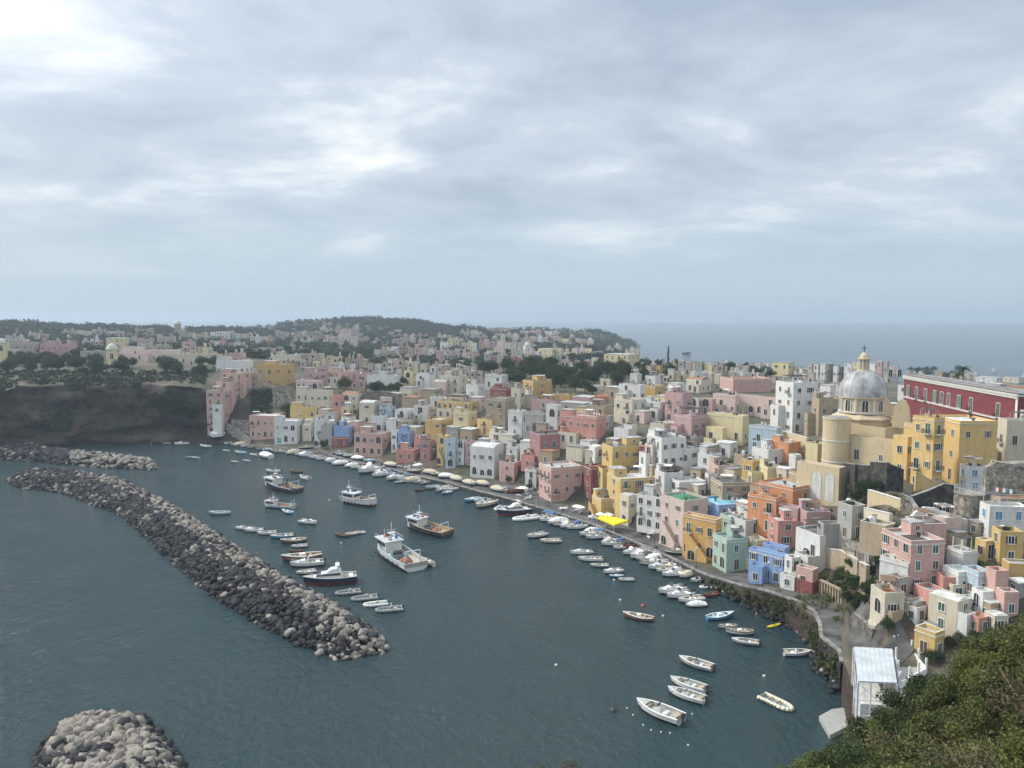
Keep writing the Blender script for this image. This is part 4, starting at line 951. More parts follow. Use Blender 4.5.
# ---------------------------------------------------------------- farther town
def far_row(lst):
    for s in lst: house(s, None, far=True)
FAR = """195 208 214 347 358 Z
0 5 9 339 352 V|62 88 92 331 338 C|92 120 126 330 337 Z|135 150 154 328 335 T|5 20 26 336 343 E|28 44 50 333 341 T|50 60 64 340 349 X|82 100 104 339 348 W|106 124 130 338 347 V|131 150 156 337 347 X|157 170 176 336 346 T|108 122 126 331 338 Z|192 205 210 334 342 X|210 226 231 331 341 W|230 250 254 333 342 Z|250 268 273 336 345 C|275 286 290 331 341 C|210 222 227 341 350 X|228 243 248 343 352 T|140 168 172 345 352 X|180 200 206 333 340 T
294 312 316 339 346 C|312 330 334 334 343 T|330 350 354 336 346 Z|350 364 368 337 346 T|300 318 322 331 339 T|320 338 342 328 336 C|340 356 360 330 338 Z|296 306 310 334 341 X|357 366 370 325 331 C|380 390 394 322 328 T|398 410 414 324 330 Z|415 430 434 322 329 C|435 448 452 326 332 T|388 400 404 330 336 C|410 424 428 333 339 X|430 444 448 335 341 C
391 404 410 346 358 T|408 420 426 348 360 P|424 434 438 347 358 C|436 452 460 352 363 X|395 410 416 338 346 Z|418 430 436 340 348 T|440 455 460 341 350 C|461 475 480 341 352 X|479 492 498 340 351 P|497 512 518 342 353 Z|517 528 534 343 353 X|484 500 506 355 368 R|505 520 526 357 368 R|524 534 540 350 360 C|538 552 558 349 359 V|556 568 574 350 359 C|572 586 592 348 357 Z|462 474 480 352 362 C|544 560 566 360 372 Z|565 580 585 361 372 W|584 594 600 359 371 C|460 480 484 330 337 C|490 506 510 328 334 T|520 538 542 330 337 Z|545 558 562 331 338 C|470 484 488 335 341 X|500 516 520 334 341 C|530 545 549 337 343 T|555 567 571 338 345 W|575 590 594 339 346 Z
604 628 639 355 371 V L5|590 600 604 350 357 T|606 618 622 346 353 C|625 636 640 350 357 Z|651 668 678 364 375 M|640 650 654 365 374 Z|668 680 686 370 381 C|690 702 708 372 382 W|700 716 721 374 384 C
808 824 843 365 382 D|678 702 724 362 380 E|772 788 795 363 377 V|795 804 808 368 378 T|844 856 863 363 379 P|869 880 888 362 382 X|889 895 899 366 378 C|850 860 866 372 384 C|748 760 766 364 374 Z|735 745 750 367 376 E|724 740 745 372 381 W|820 830 836 386 398 W|829 838 842 384 397 C|816 824 828 380 390 E|898 906 911 385 402 W|800 812 816 374 384 E
935 940 946 371 381 W|950 966 974 374 384 T|976 996 1003 378 388 W|1003 1018 1026 378 390 C|905 920 926 372 381 E|985 1000 1006 384 393 E|1006 1030 1040 388 402 T
232 244 248 352 363 Z|205 218 223 352 362 C|252 270 276 348 357 X|276 290 296 345 355 T|300 320 326 352 364 Z|322 338 344 356 368 C|345 362 368 358 370 X|368 384 390 362 374 C|388 404 410 360 372 Z|408 424 430 362 374 T|430 446 452 366 378 W|300 316 320 362 372 E|334 350 356 364 373 W|452 466 472 368 380 C|374 392 398 350 360 T|466 478 484 372 384 Z
605 620 628 388 400 T|560 584 592 404 414 E|655 668 676 397 410 V|668 678 686 384 395 W|646 658 664 408 420 T|684 698 704 420 432 Z|632 644 652 412 424 Z|572 590 600 398 408 X|576 590 598 408 418 V|520 532 538 396 408 C|400 412 420 388 400 C|420 434 442 390 402 T|448 462 468 396 406 C|468 480 486 398 412 Z|386 398 404 394 406 C|402 416 424 398 412 T|380 392 398 398 410 Z|362 376 382 396 407 W|640 650 656 448 464 K|606 616 622 440 456 T|585 598 606 452 468 C|660 674 682 424 438 T|700 712 720 446 460 T|716 730 738 444 458 W|722 734 742 470 486 C|806 818 826 408 424 C|690 702 712 452 468 E|670 686 696 440 452 C|596 608 616 470 484 W|644 652 660 466 482 T|500 512 520 436 450 C|520 530 536 442 458 W|536 546 552 424 436 T|566 582 592 448 462 C|580 590 598 442 454 W
326 334 340 414 428 W|342 350 356 416 430 C|350 358 364 422 436 P|364 376 384 424 436 C|386 396 402 420 434 W|398 408 414 422 434 T|404 416 424 428 442 C|300 310 316 408 420 T|318 328 334 410 422 Z|460 472 480 430 444 T|430 440 446 424 438 T|498 506 512 444 460 T|446 458 466 428 442 E|478 488 494 440 452 U|540 552 560 452 466 T|690 700 706 470 484 T|750 760 768 486 500 T|776 786 794 470 486 C|688 698 706 486 500 C|664 672 680 466 478 Z|630 640 648 488 500 T|736 746 754 504 520 Z|846 854 862 552 566 T|900 912 922 560 576 T|946 956 966 534 550 C|968 978 988 524 538 T|1000 1012 1026 520 532 E|1008 1018 1030 584 600 E|980 990 1000 604 620 T|905 915 922 604 620 C|922 934 944 560 574 Z""".replace('\n', '|').replace(';', '|').split('|')
HAZE_MUTE = 'CFFFTTJJZWWEFXVT'  # far wall colours greyed so distance haze is partly in the paint
FB = []
for q in FAR:
    if not q.strip(): continue
    f = q.split(); x0, xc, x1, yt, yb = map(float, f[:5]); col = f[5]
    if yb < 336 and x0 > 275 and random.random() < .5: continue
    if yb < 386 and x1 - x0 > 9 and col not in 'V' and not (yt == 379 and x1 > 770):
        x = x0
        while x < x1 - 3:
            w_ = random.uniform(4.5, 8.5); xr = min(x + w_, x1); hgt = (yb - yt)
            c = col if random.random() < .3 else random.choice(HAZE_MUTE)
            FB.append((x, x + (xr - x) * random.uniform(.6, .85), xr, yt + random.uniform(-1.0, 2.2), yb + random.uniform(-1.2, 1.0), c)); x = xr - .2
    else: FB.append((x0, xc, x1, yt, yb, col))
random.seed(5)
for (a, b_, c, d, n) in [(200,400,337,347,60), (290,372,331,346,34), (380,460,339,372,45), (440,580,340,360,75), (0,215,335,351,60), (215,470,353,374,70), (640,775,367,384,50), (480,570,334,342,14), (0,220,346,360,30), (300,600,378,392,24), (770,900,374,386,20), (930,1024,376,388,22)]:
    for _ in range(n):
        x = random.uniform(a, b_); y = random.uniform(c, d); w_ = random.uniform(3.5, 7); h_ = random.uniform(2.6, 4.6) * (1.25 if d > 366 else 1)
        if 476 < x < 608 and 370 < y < 399: continue
        FB.append((x, x + w_ * random.uniform(.6, .85), x + w_, y - h_, y, random.choice(HAZE_MUTE)))
# the largest stand as houses of their own, the many tiny ones behind as one mass
NB = len(HOUSES)
FB.sort(key=lambda b_: -(b_[2] - b_[0]) * (b_[4] - b_[3]))
nkeep = 300 - NB - 2
for b_ in FB[:nkeep]: house('%f %f %f %f %f %s' % b_, None, far=True)
mass = MB()
for x0, xc, x1, yt, yb, col in FB[nkeep:]:
    P, zt, phi, a, b_ = solve_block(x0, xc, x1, yt, yb); a = min(a, 14); b_ = min(b_, 12); H = max(zt - P.z, 2.5); i0 = len(mass.v)
    mass.box(0, 0, -3, b_, a, H, 'wall_' + col, 'b t'); mass.box(-.1, -.1, H, b_ + .1, a + .1, H + .25, random.choice(['roof_pale', 'roof_grey', 'roof_white', 'roof_terracotta']))
    if random.random() < .4: hx, hy = b_ * .45, a * .45; mass.box(b_ * .3, a * .4, H + .25, b_ * .3 + hx, a * .4 + hy, H + 2.6, 'wall_' + col)
    for k in range(max(1, int(a / 3.5))):
        for r_ in range(max(1, int(H / 3.2))):
            if random.random() < .75: u = (k + .5) * a / max(1, int(a / 3.5)); z = r_ * 3.1 + .9; mass.box(-.06, u - .55, z, -.002, u + .55, z + 1.6, 'glass')
    for k in range(max(1, int(b_ / 3.5))):
        for r_ in range(max(1, int(H / 3.2))):
            if random.random() < .6: u = (k + .5) * b_ / max(1, int(b_ / 3.5)); z = r_ * 3.1 + .9; mass.box(u - .55, -.06, z, u + .55, -.002, z + 1.6, 'glass')
    M = Matrix.Translation(P) @ Matrix.Rotation(phi, 4, 'Z')
    for i in range(i0, len(mass.v)): mass.v[i] = tuple(M @ Vector(mass.v[i]))
o = mass.build('distant_houses'); tag(o, 'mass of tiny pale flat roofed houses far behind the town', 'houses', kind='stuff')
# ---------------------------------------------------------------- church with dome
Pc = at_d(863, 215, 0); gz = ground(Pc.x, Pc.y); s = Pc.y * CP / F * 1.02
zz = lambda py: z_at(Pc, py)
ch = empty('church', (Pc.x, Pc.y, gz)); tag(ch, 'cream church with a large grey ribbed dome and a lantern above the town', 'church')
lz = lambda py: zz(py) - gz
r = 20.5 * s
m = MB(); z0, z1 = lz(396), lz(370); prof = [(r * 1.02 * math.cos(t) ** .9 + .4, z0 + (z1 - z0) * math.sin(t)) for t in [i / 12 * math.pi / 2 * .93 for i in range(13)]]
m.lathe(prof, 'dome_lead', 32); dome = m.build('dome', ch, True)
m = MB()
for k in range(12):
    a = math.tau * k / 12 + .1
    for (ra, za), (rb, zb) in zip(prof, prof[1:]): m.tube((ra * math.cos(a), ra * math.sin(a), za), (rb * math.cos(a), rb * math.sin(a), zb), .10, 'dome_lead', 5)
m.build('rib', dome)
m = MB(); m.lathe([(r * 1.0, lz(412)), (r * 1.0, lz(397.5)), (r * 1.09, lz(397.2)), (r * 1.10, lz(395.8)), (r * .98, lz(395.5))], 'church', 32)
m.lathe([(r * 1.0, lz(412)), (r * 1.08, lz(411.8)), (r * 1.08, lz(410.6)), (r * 1.0, lz(410.4))], 'trim', 32)
for k in range(8):
    a = math.tau * (k + .5) / 8 - .3
    m.tube((r * 1.02 * math.cos(a), r * 1.02 * math.sin(a), lz(411)), (r * 1.02 * math.cos(a), r * 1.02 * math.sin(a), lz(397)), .35, 'trim', 6)
drum = m.build('drum', ch)
for k in range(8):
    a = math.tau * k / 8 - .3
    fm, pm = OP['aw'][0]; o = put('window', fm, drum); o.location = (r * 1.0 * math.cos(a), r * 1.0 * math.sin(a), lz(409.5)); o.rotation_euler = (0, 0, a - math.pi / 2); o.scale = (1.3, 1.6, 1.35); put('pane', pm, o)
# oculi at the foot of the dome
m = MB()
for k in range(16):
    a = math.tau * k / 16; m.lathe([(.0, .0), (.3, .0), (.42, .3), (.32, .7), (0.02, .9)], 'church', 8, r * 1.02 * math.cos(a), r * 1.02 * math.sin(a)); 
    for i in range(len(m.v) - 40, len(m.v)): m.v[i] = (m.v[i][0], m.v[i][1], m.v[i][2] + lz(395.5))
m.build('finial_ring', ch)
rl = 3.4 * s
m = MB(); m.lathe([(rl * 1.7, lz(370.6)), (rl * 1.7, lz(369.2)), (rl * 1.05, lz(369)), (rl * 1.05, lz(360)), (rl * 1.7, lz(359.5)), (rl * 1.7, lz(358)), (rl * 1.2, lz(357.6)), (rl * 1.0, lz(355)), (rl * .4, lz(353)), (rl * .2, lz(351.8)), (.02, lz(351.6))], 'church', 12)
for k in range(8):
    a = math.tau * k / 8 + .2; m.tube((rl * 1.35 * math.cos(a), rl * 1.35 * math.sin(a), lz(369)), (rl * 1.35 * math.cos(a), rl * 1.35 * math.sin(a), lz(359.4)), .16, 'trim', 5)
lan = m.build('lantern', ch)
m = MB(); m.box(-.09, -.09, lz(352), .09, .09, lz(345.8), 'iron'); m.box(-.6, -.08, lz(348.2), .6, .08, lz(347.5), 'iron'); m.build('cross', lan)
m = MB(); m.lathe([(r * 1.28, lz(432)), (r * 1.28, lz(418)), (r * 1.36, lz(417.6)), (r * 1.36, lz(416.3)), (r * 1.1, lz(413)), (r * .95, lz(411.5))], 'church', 8, a0=.3, a1=.3 + math.tau)
m.build('octagon_base', ch)
Mi = ch.matrix_basis.inverted()

def cpart(nm, mb_, px, D, rz=0.0, smooth=False):
    P = at_d(px, D, 0); P.z = gz; o = mb_.build(nm, ch, smooth); o.matrix_basis = Matrix.Translation(P - Vector((Pc.x, Pc.y, gz))) @ Matrix.Rotation(rz, 4, 'Z'); return P
Mi = Matrix.Translation((-Pc.x, -Pc.y, -gz))
PAL['c'] = ((.6, .5, .32), 'cream'); MATS['wall_c'] = MATS['church']
for sp_ in ["846 893 898 441 470 c L2 R0 =1 h t", "838 884 906 428 462 c L2 R1 =1 h t", "884 897 905 410 440 c L1 R0 =1 h w", "850 866 878 436 463 c L1 R0 =1 h t", "872 884 893 430 452 c L1 R1 =1 h g", "828 836 842 408 432 c L1 R1 =1 h"]:
    f = sp_.split(); block(ch, Mi, *map(float, f[:5]), f[5], ' '.join(f[6:]), False)
# round apse
D2 = 203; P2 = at_d(838.5, D2, 0); s2 = P2.y * CP / F; m = MB(); zt = z_at(P2, 417) - gz; zb = z_at(P2, 476) - gz
m.lathe([(13.4 * s2, zb), (13.4 * s2, zt - .5), (13.9 * s2, zt - .45), (13.9 * s2, zt), (12.6 * s2, zt)], 'church', 28); m.lathe([(12.6 * s2, zt - .05), (.02, zt + .5)], 'roof_grey', 28)
for k_ in (.25, .6): m.lathe([(13.45 * s2, zb + (zt - zb) * k_), (13.75 * s2, zb + (zt - zb) * k_ + .05), (13.75 * s2, zb + (zt - zb) * k_ + .35), (13.45 * s2, zb + (zt - zb) * k_ + .4)], 'trim', 28)
cpart('apse', m, 838.5, D2, smooth=False)
# curved bell gable
m = MB(); P3 = at_d(903, 209, 0); s3 = P3.y * CP / F; w3 = 8 * s3; zb, zt = z_at(P3, 428) - gz, z_at(P3, 399) - gz; hh = zt - zb
out = [(-w3, zb), (w3, zb), (w3, zb + hh * .35), (w3 * .85, zb + hh * .7), (w3 * .45, zb + hh * .93), (0, zt), (-w3 * .45, zb + hh * .93), (-w3 * .85, zb + hh * .7), (-w3, zb + hh * .35)]
m.prism(out, -.6, .6, 'church', 'y'); cpart('bell_gable', m, 903, 209, R(-35))
gab = ch.children[-1]
for dx in (-1.3, 1.3):
    fm, pm = OP['aw'][0]; o = put('window', fm, gab); o.location = (dx, -.6, zb + hh * .35); o.rotation_euler = (0, 0, R(180)); put('pane', pm, o)
# buttress volutes between dome and body
m = MB(); m.prism([(0, 0), (5.5, 0), (4.6, 1.2), (2.8, 2.6), (1.2, 5), (.6, 7), (0, 7)], -.5, .5, 'church', 'y'); P4 = at_d(884, 213, 0)
o = m.build('buttress', ch); o.matrix_basis = Matrix.Translation((P4.x - Pc.x - .6, P4.y - Pc.y, lz(414))) 
HOUSES.append(dict(root=ch, label='x', col='cream', st=4, box=[840, 346, 910, 440], P=Pc))

# tan wall with two tall niches
def feature_block(name, spec, label, cat, over=None, far=False):
    f = spec.split(); a5 = list(map(float, f[:5])); sol = over or solve_block(*a5)
    root = empty(name, sol[0], sol[2]); Mv = (Matrix.Translation(sol[0]) @ Matrix.Rotation(sol[2], 4, 'Z')).inverted()
    r_ = block(root, Mv, *a5, f[5], ' '.join(f[6:]), True, far, over=sol); tag(root, label, cat)
    HOUSES.append(dict(root=root, label=label, col='tan', st=3, box=[a5[0], a5[3], a5[2], a5[4]], P=sol[0])); return root, sol
root, (P, zt, phi, a, b_) = feature_block('buttress_wall', "797 838 846 468 506 c N h", 'high tan wall with two tall white arched niches below the church', 'wall')
wl = [c for c in root.children if c.name.startswith('wall')][0]
for u in (a * .22, a * .52): add_open('niche', wl, 'L', u, zt - P.z - 8.2, a, b_)
add_open('door', wl, 'L', a * .8, zt - P.z - 8.5, a, b_, 2)
# red palace
PR, PLf = at_d(1019, 240, 0), at_d(904, 300, 0); PR.z = ground(PR.x, PR.y)
ztp = z_at(PR, 395); dx, dy = PLf.x - PR.x, PLf.y - PR.y; phi = math.atan2(-dx, dy); a = math.hypot(dx, dy)
PAL['p'] = ((.4, .07, .075), 'red'); MATS['wall_p'] = MATS['palazzo_red']
root, (P, zt, phi, a, b_) = feature_block('palace', "904 1019 1024 395 440 p N h =3 w", 'long dark red palace with white window surrounds at the top right of town', 'palace', over=(PR, ztp, phi, a, 10))
wl = [c for c in root.children if c.name.startswith('wall')][0]; H = zt - P.z
for k, fr in enumerate([.96, .865, .765, .67, .60, .535, .44, .335, .12]):
    o = add_open('grand', wl, 'L', a * (fr * .97 + .015), H - 6.9, a, b_, k % 3 != 0); o.scale = (1.35, 1.8, 1.38)
    if k in (1, 2, 7, 8): bo = put('balcony', BALC[0], wl); bo.location = o.location; bo.rotation_euler = o.rotation_euler
m = MB(); m.box(-.35, -.2, H - 1.1, -.001, a + .2, H - .45, 'trim'); m.box(-.5, -.3, H - .45, 0, a + .3, H + .05, 'trim'); m.box(-.2, -.1, H - 7.6, -.001, a + .1, H - 7.1, 'trim'); m.box(-.12, .0, 0, -.001, .9, H - 1.1, 'trim_white')
m.box(0, -.25, H - .5, b_, -.001, H + .05, 'trim'); m.build('cornice', root)
m = MB(); m.box(.25, .25, H + .3, b_ * .8, a - .25, H + .34, 'roof_grey'); 
for y in np.arange(.3, a, 1.2): m.box(-.1, y, H + .05, .06, y + .12, H + .9, 'trim')
m.box(-.12, 0, H + .9, .1, a, H + 1.02, 'wall_K'); m.build('roof_railing', root)

# marquee, bell tower and odd towers
def bell_tower(px, y0, y1, D, wpx, col, label):
    P = at_d(px, D, 0); P.z = ground(P.x, P.y); s_ = P.y * CP / F; w_ = wpx * s_ / 2; h = z_at(P, y0) - P.z
    t = empty('bell_tower', P, .4); tag(t, label, 'tower')
    m = MB(); m.box(-w_, -w_, -2, w_, w_, h - w_ * 1.3, col); m.build('shaft', t)
    m = MB(); m.box(-w_ * 1.12, -w_ * 1.12, h - w_ * 1.3, w_ * 1.12, w_ * 1.12, h - w_ * 1.15, 'trim'); m.lathe([(w_ * .95, h - w_ * 1.15), (w_ * .9, h - w_ * .7), (w_ * .6, h - w_ * .3), (.05, h)], 'trim', 12); m.build('cupola', t, True)
    for rz in (R(180), R(90)):
        fm, pm = OP['aw'][0]; o = put('window', fm, t); o.location = (0, -w_, h - w_ * 3.2) if rz == R(180) else (-w_, 0, h - w_ * 3.2); o.rotation_euler = (0, 0, rz); o.scale = (1.4, 1, 1.5); put('pane', pm, o)
    HOUSES.append(dict(root=t, label=label, col='', st=3, box=[px - wpx, y0, px + wpx, y1], P=P))
bell_tower(113.5, 343, 362, 470, 10, 'wall_V', 'pale yellow bell tower with a small dome on the cliff top at the left')
bell_tower(180, 320, 332, 1050, 6, 'wall_T', 'tan church tower breaking the skyline on the far left hill')
bell_tower(527, 342, 353, 820, 6, 'wall_W', 'small white bell tower among the far houses in the centre')
bell_tower(4, 338, 352, 520, 8, 'wall_V', 'yellow domed tower at the very left edge')

# walls and terraces on the slope
def wall_run(pts, mat, label, name='retaining_wall', th=.6, cat='wall', cap=True, Dfix=None):
    P = []
    for x, yt, yb in pts:
        p = hit(x, yb) if Dfix is None else at_d(x, Dfix, ground(*at_d(x, Dfix, 0).to_2d())); P.append((p, max(z_at(p, yt), p.z + .4)))
    t = empty(name, P[0][0]); tag(t, label, cat); o0 = P[0][0]; m = MB(); c = MB()
    for (a, za), (b_, zb) in zip(P, P[1:]):
        d = (b_ - a); d.z = 0; d.normalize(); n = Vector((-d.y, d.x, 0)); n = n if n.y > 0 else -n; n = n * th
        A, B_ = a - o0, b_ - o0
        q = lambda p, z: Vector((p.x, p.y, z - o0.z))
        m.hexa([q(A, min(a.z, ground(a.x, a.y)) - 2), q(B_, b_.z - 2), q(B_ + n, b_.z - 2), q(A + n, a.z - 2), q(A, za), q(B_, zb), q(B_ + n, zb), q(A + n, za)], mat)
        if cap: e = n * .15; c.hexa([q(A - e, za + .003), q(B_ - e, zb + .003), q(B_ + n + e, zb + .003), q(A + n + e, za + .003), q(A - e, za + .14), q(B_ - e, zb + .14), q(B_ + n + e, zb + .14), q(A + n + e, za + .14)], 'quay_edge' if mat.startswith('stone') else 'trim')
    m.build('wall_face', t)
    if cap: c.build('coping', t)
    return t
wall_run([(845,463,489),(857,465,490),(868,466,490)], 'stone_dark', 'dark slatted retaining wall directly under the apse of the church')
wall_run([(869,462,491),(886,463,492),(903,470,492)], 'stone_dark', 'dark overgrown retaining wall left of the golden yellow building')
wall_run([(867,490,508),(900,500,511)], 'wall_c', 'smooth cream yard wall below the dark overgrown wall')
wall_run([(866,508,526),(892,514,528)], 'wall_C', 'stained cream lower yard wall above the garden')
wall_run([(900,494,514),(912,500,517),(926,520,532)], 'stone_pale', 'grey stone stair wall descending right of the yard wall')
wall_run([(911,497,512),(930,490,514),(943,484,516),(956,486,518)], 'stone_dark', 'dark bank wall at the foot of the golden yellow building')
wall_run([(984,468,508),(995,462,509),(1008,464,509),(1030,462,509)], 'stone_pale', 'high rough rubble wall beside the white house with blue doors', th=2.5, cap=False)
wall_run([(897,530,540),(905,524,536),(915,512,530),(924,507,527),(935,508,527),(945,514,528),(960,518,530),(982,523,534)], 'trim_white', 'curved whitewashed parapet wall winding above the large pink house', name='parapet_wall', th=.4, cap=False)
wall_run([(818,548,566),(843,551,572),(869,566,588)], 'wall_T', 'long ochre garden wall with arches right of the blank grey house')
wall_run([(845,540,560),(858,543,562),(872,556,572)], 'stone_pale', 'upper stone garden wall behind the cypress')
wall_run([(273,386,408),(294,387,408)], 'stone_pale', 'tall grey stone retaining wall under the mustard villa')
wall_run([(362,393,409),(382,391,409),(402,395,410)], 'stone', 'long crenellated stone wall under the grey roofed white villa')
wall_run([(232,420,437),(249,421,437)], 'stone_pale', 'stone wall between the cliff house and the detached pink house')
wall_run([(640,440,456),(664,432,452),(690,436,452)], 'stone', 'old rubble wall behind the tall yellow house')
wall_run([(780,431,446),(806,438,456)], 'wall_c', 'tan retaining wall stepping down right of the pale blue palace')
wall_run([(915,472,492),(930,480,494),(944,483,494)], 'wall_G', 'golden ramp wall running up to the golden yellow building door')
wall_run([(857,613,618),(866,621,627),(876,630,636)], 'stone', 'low dark stone wall along the street down to the shore')
wall_run([(874,596,606),(884,600,610),(890,606,618)], 'stone_pale', 'short pale garden wall left of the old cream arch house')
# street stair wall
wall_run([(226,424,430),(236,430,438),(250,440,444)], 'stone_pale', 'sloping stair wall going down from the stepped cliff house', th=1.2)
# round bastion with railing
Pb = hit(968, 520); sb = Pb.y * CP / F; zt = z_at(Pb, 494); t = empty('bastion', Pb); tag(t, 'round grey stone bastion carrying a railed terrace', 'bastion')
m = MB(); rb = 13.5 * sb; m.lathe([(rb * 1.12, -3), (rb, zt - Pb.z), (rb * 1.06, zt - Pb.z + .02), (rb * 1.06, zt - Pb.z + .3), (.02, zt - Pb.z + .3)], 'stone_pale', 24); m.build('stone_base', t)
m = MB()
for k in range(36): a = math.tau * k / 36; m.tube((rb * math.cos(a), rb * math.sin(a), zt - Pb.z + .3), (rb * math.cos(a), rb * math.sin(a), zt - Pb.z + 1.3), .03, 'metal_white', 4)
m.lathe([(rb - .04, zt - Pb.z + 1.3), (rb + .04, zt - Pb.z + 1.3), (rb + .04, zt - Pb.z + 1.37), (rb - .04, zt - Pb.z + 1.37)], 'metal_white', 36); m.build('railing', t)
# colonnade of the garden by the road
A, B_ = hit(820, 592), hit(842, 603); t = empty('colonnade', A); tag(t, 'row of squat tan pillars along the road below the garden', 'colonnade')
d = B_ - A; n = 9
for k in range(n):
    p = d * (k / (n - 1)); m = MB(); m.box(p.x - .22, p.y - .22, p.z - 1, p.x + .22, p.y + .22, p.z + 2.3, 'wall_T'); m.build('pillar', t)
m = MB(); q = Vector((d.x, d.y, 0)).normalized(); nn = Vector((-q.y, q.x, 0)) * .3
m.hexa([-nn + Vector((0,0,2.31)), d - nn + Vector((0,0,2.31)), d + nn + Vector((0,0,2.31)), nn + Vector((0,0,2.31)), -nn + Vector((0,0,2.6)), d - nn + Vector((0,0,2.6)), d + nn + Vector((0,0,2.6)), nn + Vector((0,0,2.6))], 'wall_T'); m.build('lintel', t)

# street on the right and road markings-free paving laid on the ground
def ribbon(name, centre, width, mat, dz=.06):
    P = []
    for i, (x, y) in enumerate(centre): P.append(hit(x, y))
    Q_ = []
    for a, b_ in zip(P, P[1:]):
        for k in range(8): Q_.append(a.lerp(b_, k / 8))
    Q_.append(P[-1]); m = MB()
    for i in range(len(Q_) - 1):
        a, b_ = Q_[i], Q_[i + 1]; d = (b_ - a); d.z = 0; d.normalize(); n = Vector((-d.y, d.x, 0)) * width / 2
        K = 3
        for k in range(K):
            f0, f1 = -1 + 2 * k / K, -1 + 2 * (k + 1) / K
            pts = [a + n * f0, a + n * f1, b_ + n * f1, b_ + n * f0]
            m.poly([Vector((p.x, p.y, ground(p.x, p.y) + dz)) for p in pts][::-1], mat)
    tag(m.build(name), kind='structure')
ribbon('road', [(857,618),(866,628),(878,638),(893,648),(908,657)], 7.0, 'quay_stone', .12)
if 0: ribbon('path', [(862,600),(872,612),(890,628),(905,640)], 5, 'quay_stone', .1)

# white steel pavilion with a grey panel roof at the shore
hr = 10.2
c_ = [at_z(854, 648, hr), at_z(892, 650, hr), at_z(897, 684, hr), at_z(858, 682.5, hr)]
t = empty('pavilion', (c_[0].x, c_[0].y, 3)); tag(t, 'white steel pavilion with a flat pale panel roof on the shore beside the bushes', 'pavilion'); o0 = Vector(t.location)
m = MB(); m.hexa([c - o0 for c in reversed(c_)] + [c - o0 + Vector((0, 0, .2)) for c in reversed(c_)], 'panel_grey')
for k in range(1, 8):
    a, b_ = c_[0].lerp(c_[1], k / 8) - o0, c_[3].lerp(c_[2], k / 8) - o0; m.tube(a + Vector((0, 0, .22)), b_ + Vector((0, 0, .22)), .05, 'metal_white', 4)
m.build('roof', t)
m = MB(); cc = sum((c for c in c_), Vector()) / 4; k_ = [cc.lerp(c, .8) - o0 for c in reversed(c_)]; m.hexa([Vector((c.x, c.y, -3)) for c in k_] + [Vector((c.x, c.y, c.z - 3.6)) for c in k_], 'wall_W'); m.build('wall', t)
for i, c in enumerate(c_):
    m = MB(); q = c - o0; gg = min(ground(c.x, c.y), 3) - 3 - 1.5; m.box(q.x - .12, q.y - .12, gg, q.x + .12, q.y + .12, q.z, 'metal_white'); m.build('post', t)
m = MB()
for i in range(4):
    a, b_ = c_[i] - o0, c_[(i + 1) % 4] - o0
    for f in (.33, .66):
        p = a.lerp(b_, f); m.box(p.x - .06, p.y - .06, -2, p.x + .06, p.y + .06, p.z, 'metal_white')
    for f in (.35, .65): m.tube((a.x, a.y, a.z * f), (b_.x, b_.y, b_.z * f), .05, 'metal_white', 4)
    m.tube((a.x, a.y, a.z * .35), (b_.x, b_.y, b_.z), .04, 'metal_white', 4)
m.build('frame', t)
# deck house with a tan plank roof
zr = 7.4; c_ = [at_z(884, 683, zr), at_z(916, 684, zr), at_z(908, 706, zr), at_z(886, 703, zr)]; t = empty('shed', (c_[0].x, c_[0].y, 3)); o0 = Vector(t.location); tag(t, 'small shed with a tan plank roof half hidden by the bushes', 'shed')
m = MB(); m.hexa([c - o0 for c in reversed(c_)] + [c - o0 + Vector((0, 0, .18)) for c in reversed(c_)], 'plank_tan'); m.build('roof', t)
m = MB(); cc = sum((c for c in c_), Vector()) / 4; k_ = [cc.lerp(c, .92) - o0 for c in reversed(c_)]; m.hexa([Vector((c.x, c.y, -2)) for c in k_] + [Vector((c.x, c.y, zr - 3.02)) for c in k_], 'trim'); m.build('wall', t)
# unfinished white frame building behind
zr = 8.9; c_ = [at_z(894, 645, zr), at_z(906, 642, zr), at_z(926, 668, zr), at_z(900, 682, zr)]; t = empty('terrace_building', (c_[0].x, c_[0].y, 3)); o0 = Vector(t.location); tag(t, 'bare terrace building with low white walls and posts behind the pavilion', 'building')
k_ = [c - o0 for c in reversed(c_)]
m = MB(); m.hexa([Vector((c.x, c.y, -2)) for c in k_] + [Vector((c.x, c.y, c.z - .9)) for c in k_], 'wall_E'); m.build('floor_slab', t)
m = MB()
for i in range(4):
    a, b_ = k_[i], k_[(i + 1) % 4]; d = (b_ - a).normalized(); n = Vector((-d.y, d.x, 0)) * .12
    m.hexa([a - n - Vector((0,0,.89)), b_ - n - Vector((0,0,.89)), b_ + n - Vector((0,0,.89)), a + n - Vector((0,0,.89)), a - n, b_ - n, b_ + n, a + n], 'trim_white')
m.build('parapet', t)
for i in range(4):
    for f in (0, .35, .7):
        p = k_[i].lerp(k_[(i + 1) % 4], f); q = MB(); q.box(p.x - .12, p.y - .12, p.z - .8, p.x + .12, p.y + .12, p.z + 1.5, 'trim_white'); q.build('post', t)
m = MB()
for f in ():
    a, b_ = k_[0].lerp(k_[1], f), k_[3].lerp(k_[2], f); m.tube(a + Vector((0,0,1.5)), b_ + Vector((0,0,1.5)), .07, 'trim_white', 4)

# concrete landing
zr = .7; c_ = [at_z(819, 716, zr), at_z(832, 709, zr), at_z(856, 706, zr), at_z(856, 722, zr), at_z(830, 735, zr)]
m = MB(); pl = [(c.x, c.y) for c in reversed(c_)]
m.prism(pl, -2, zr, 'wall_E'); o = m.build('landing'); tag(o, 'low grey concrete landing at the water in front of the bushes', 'landing')
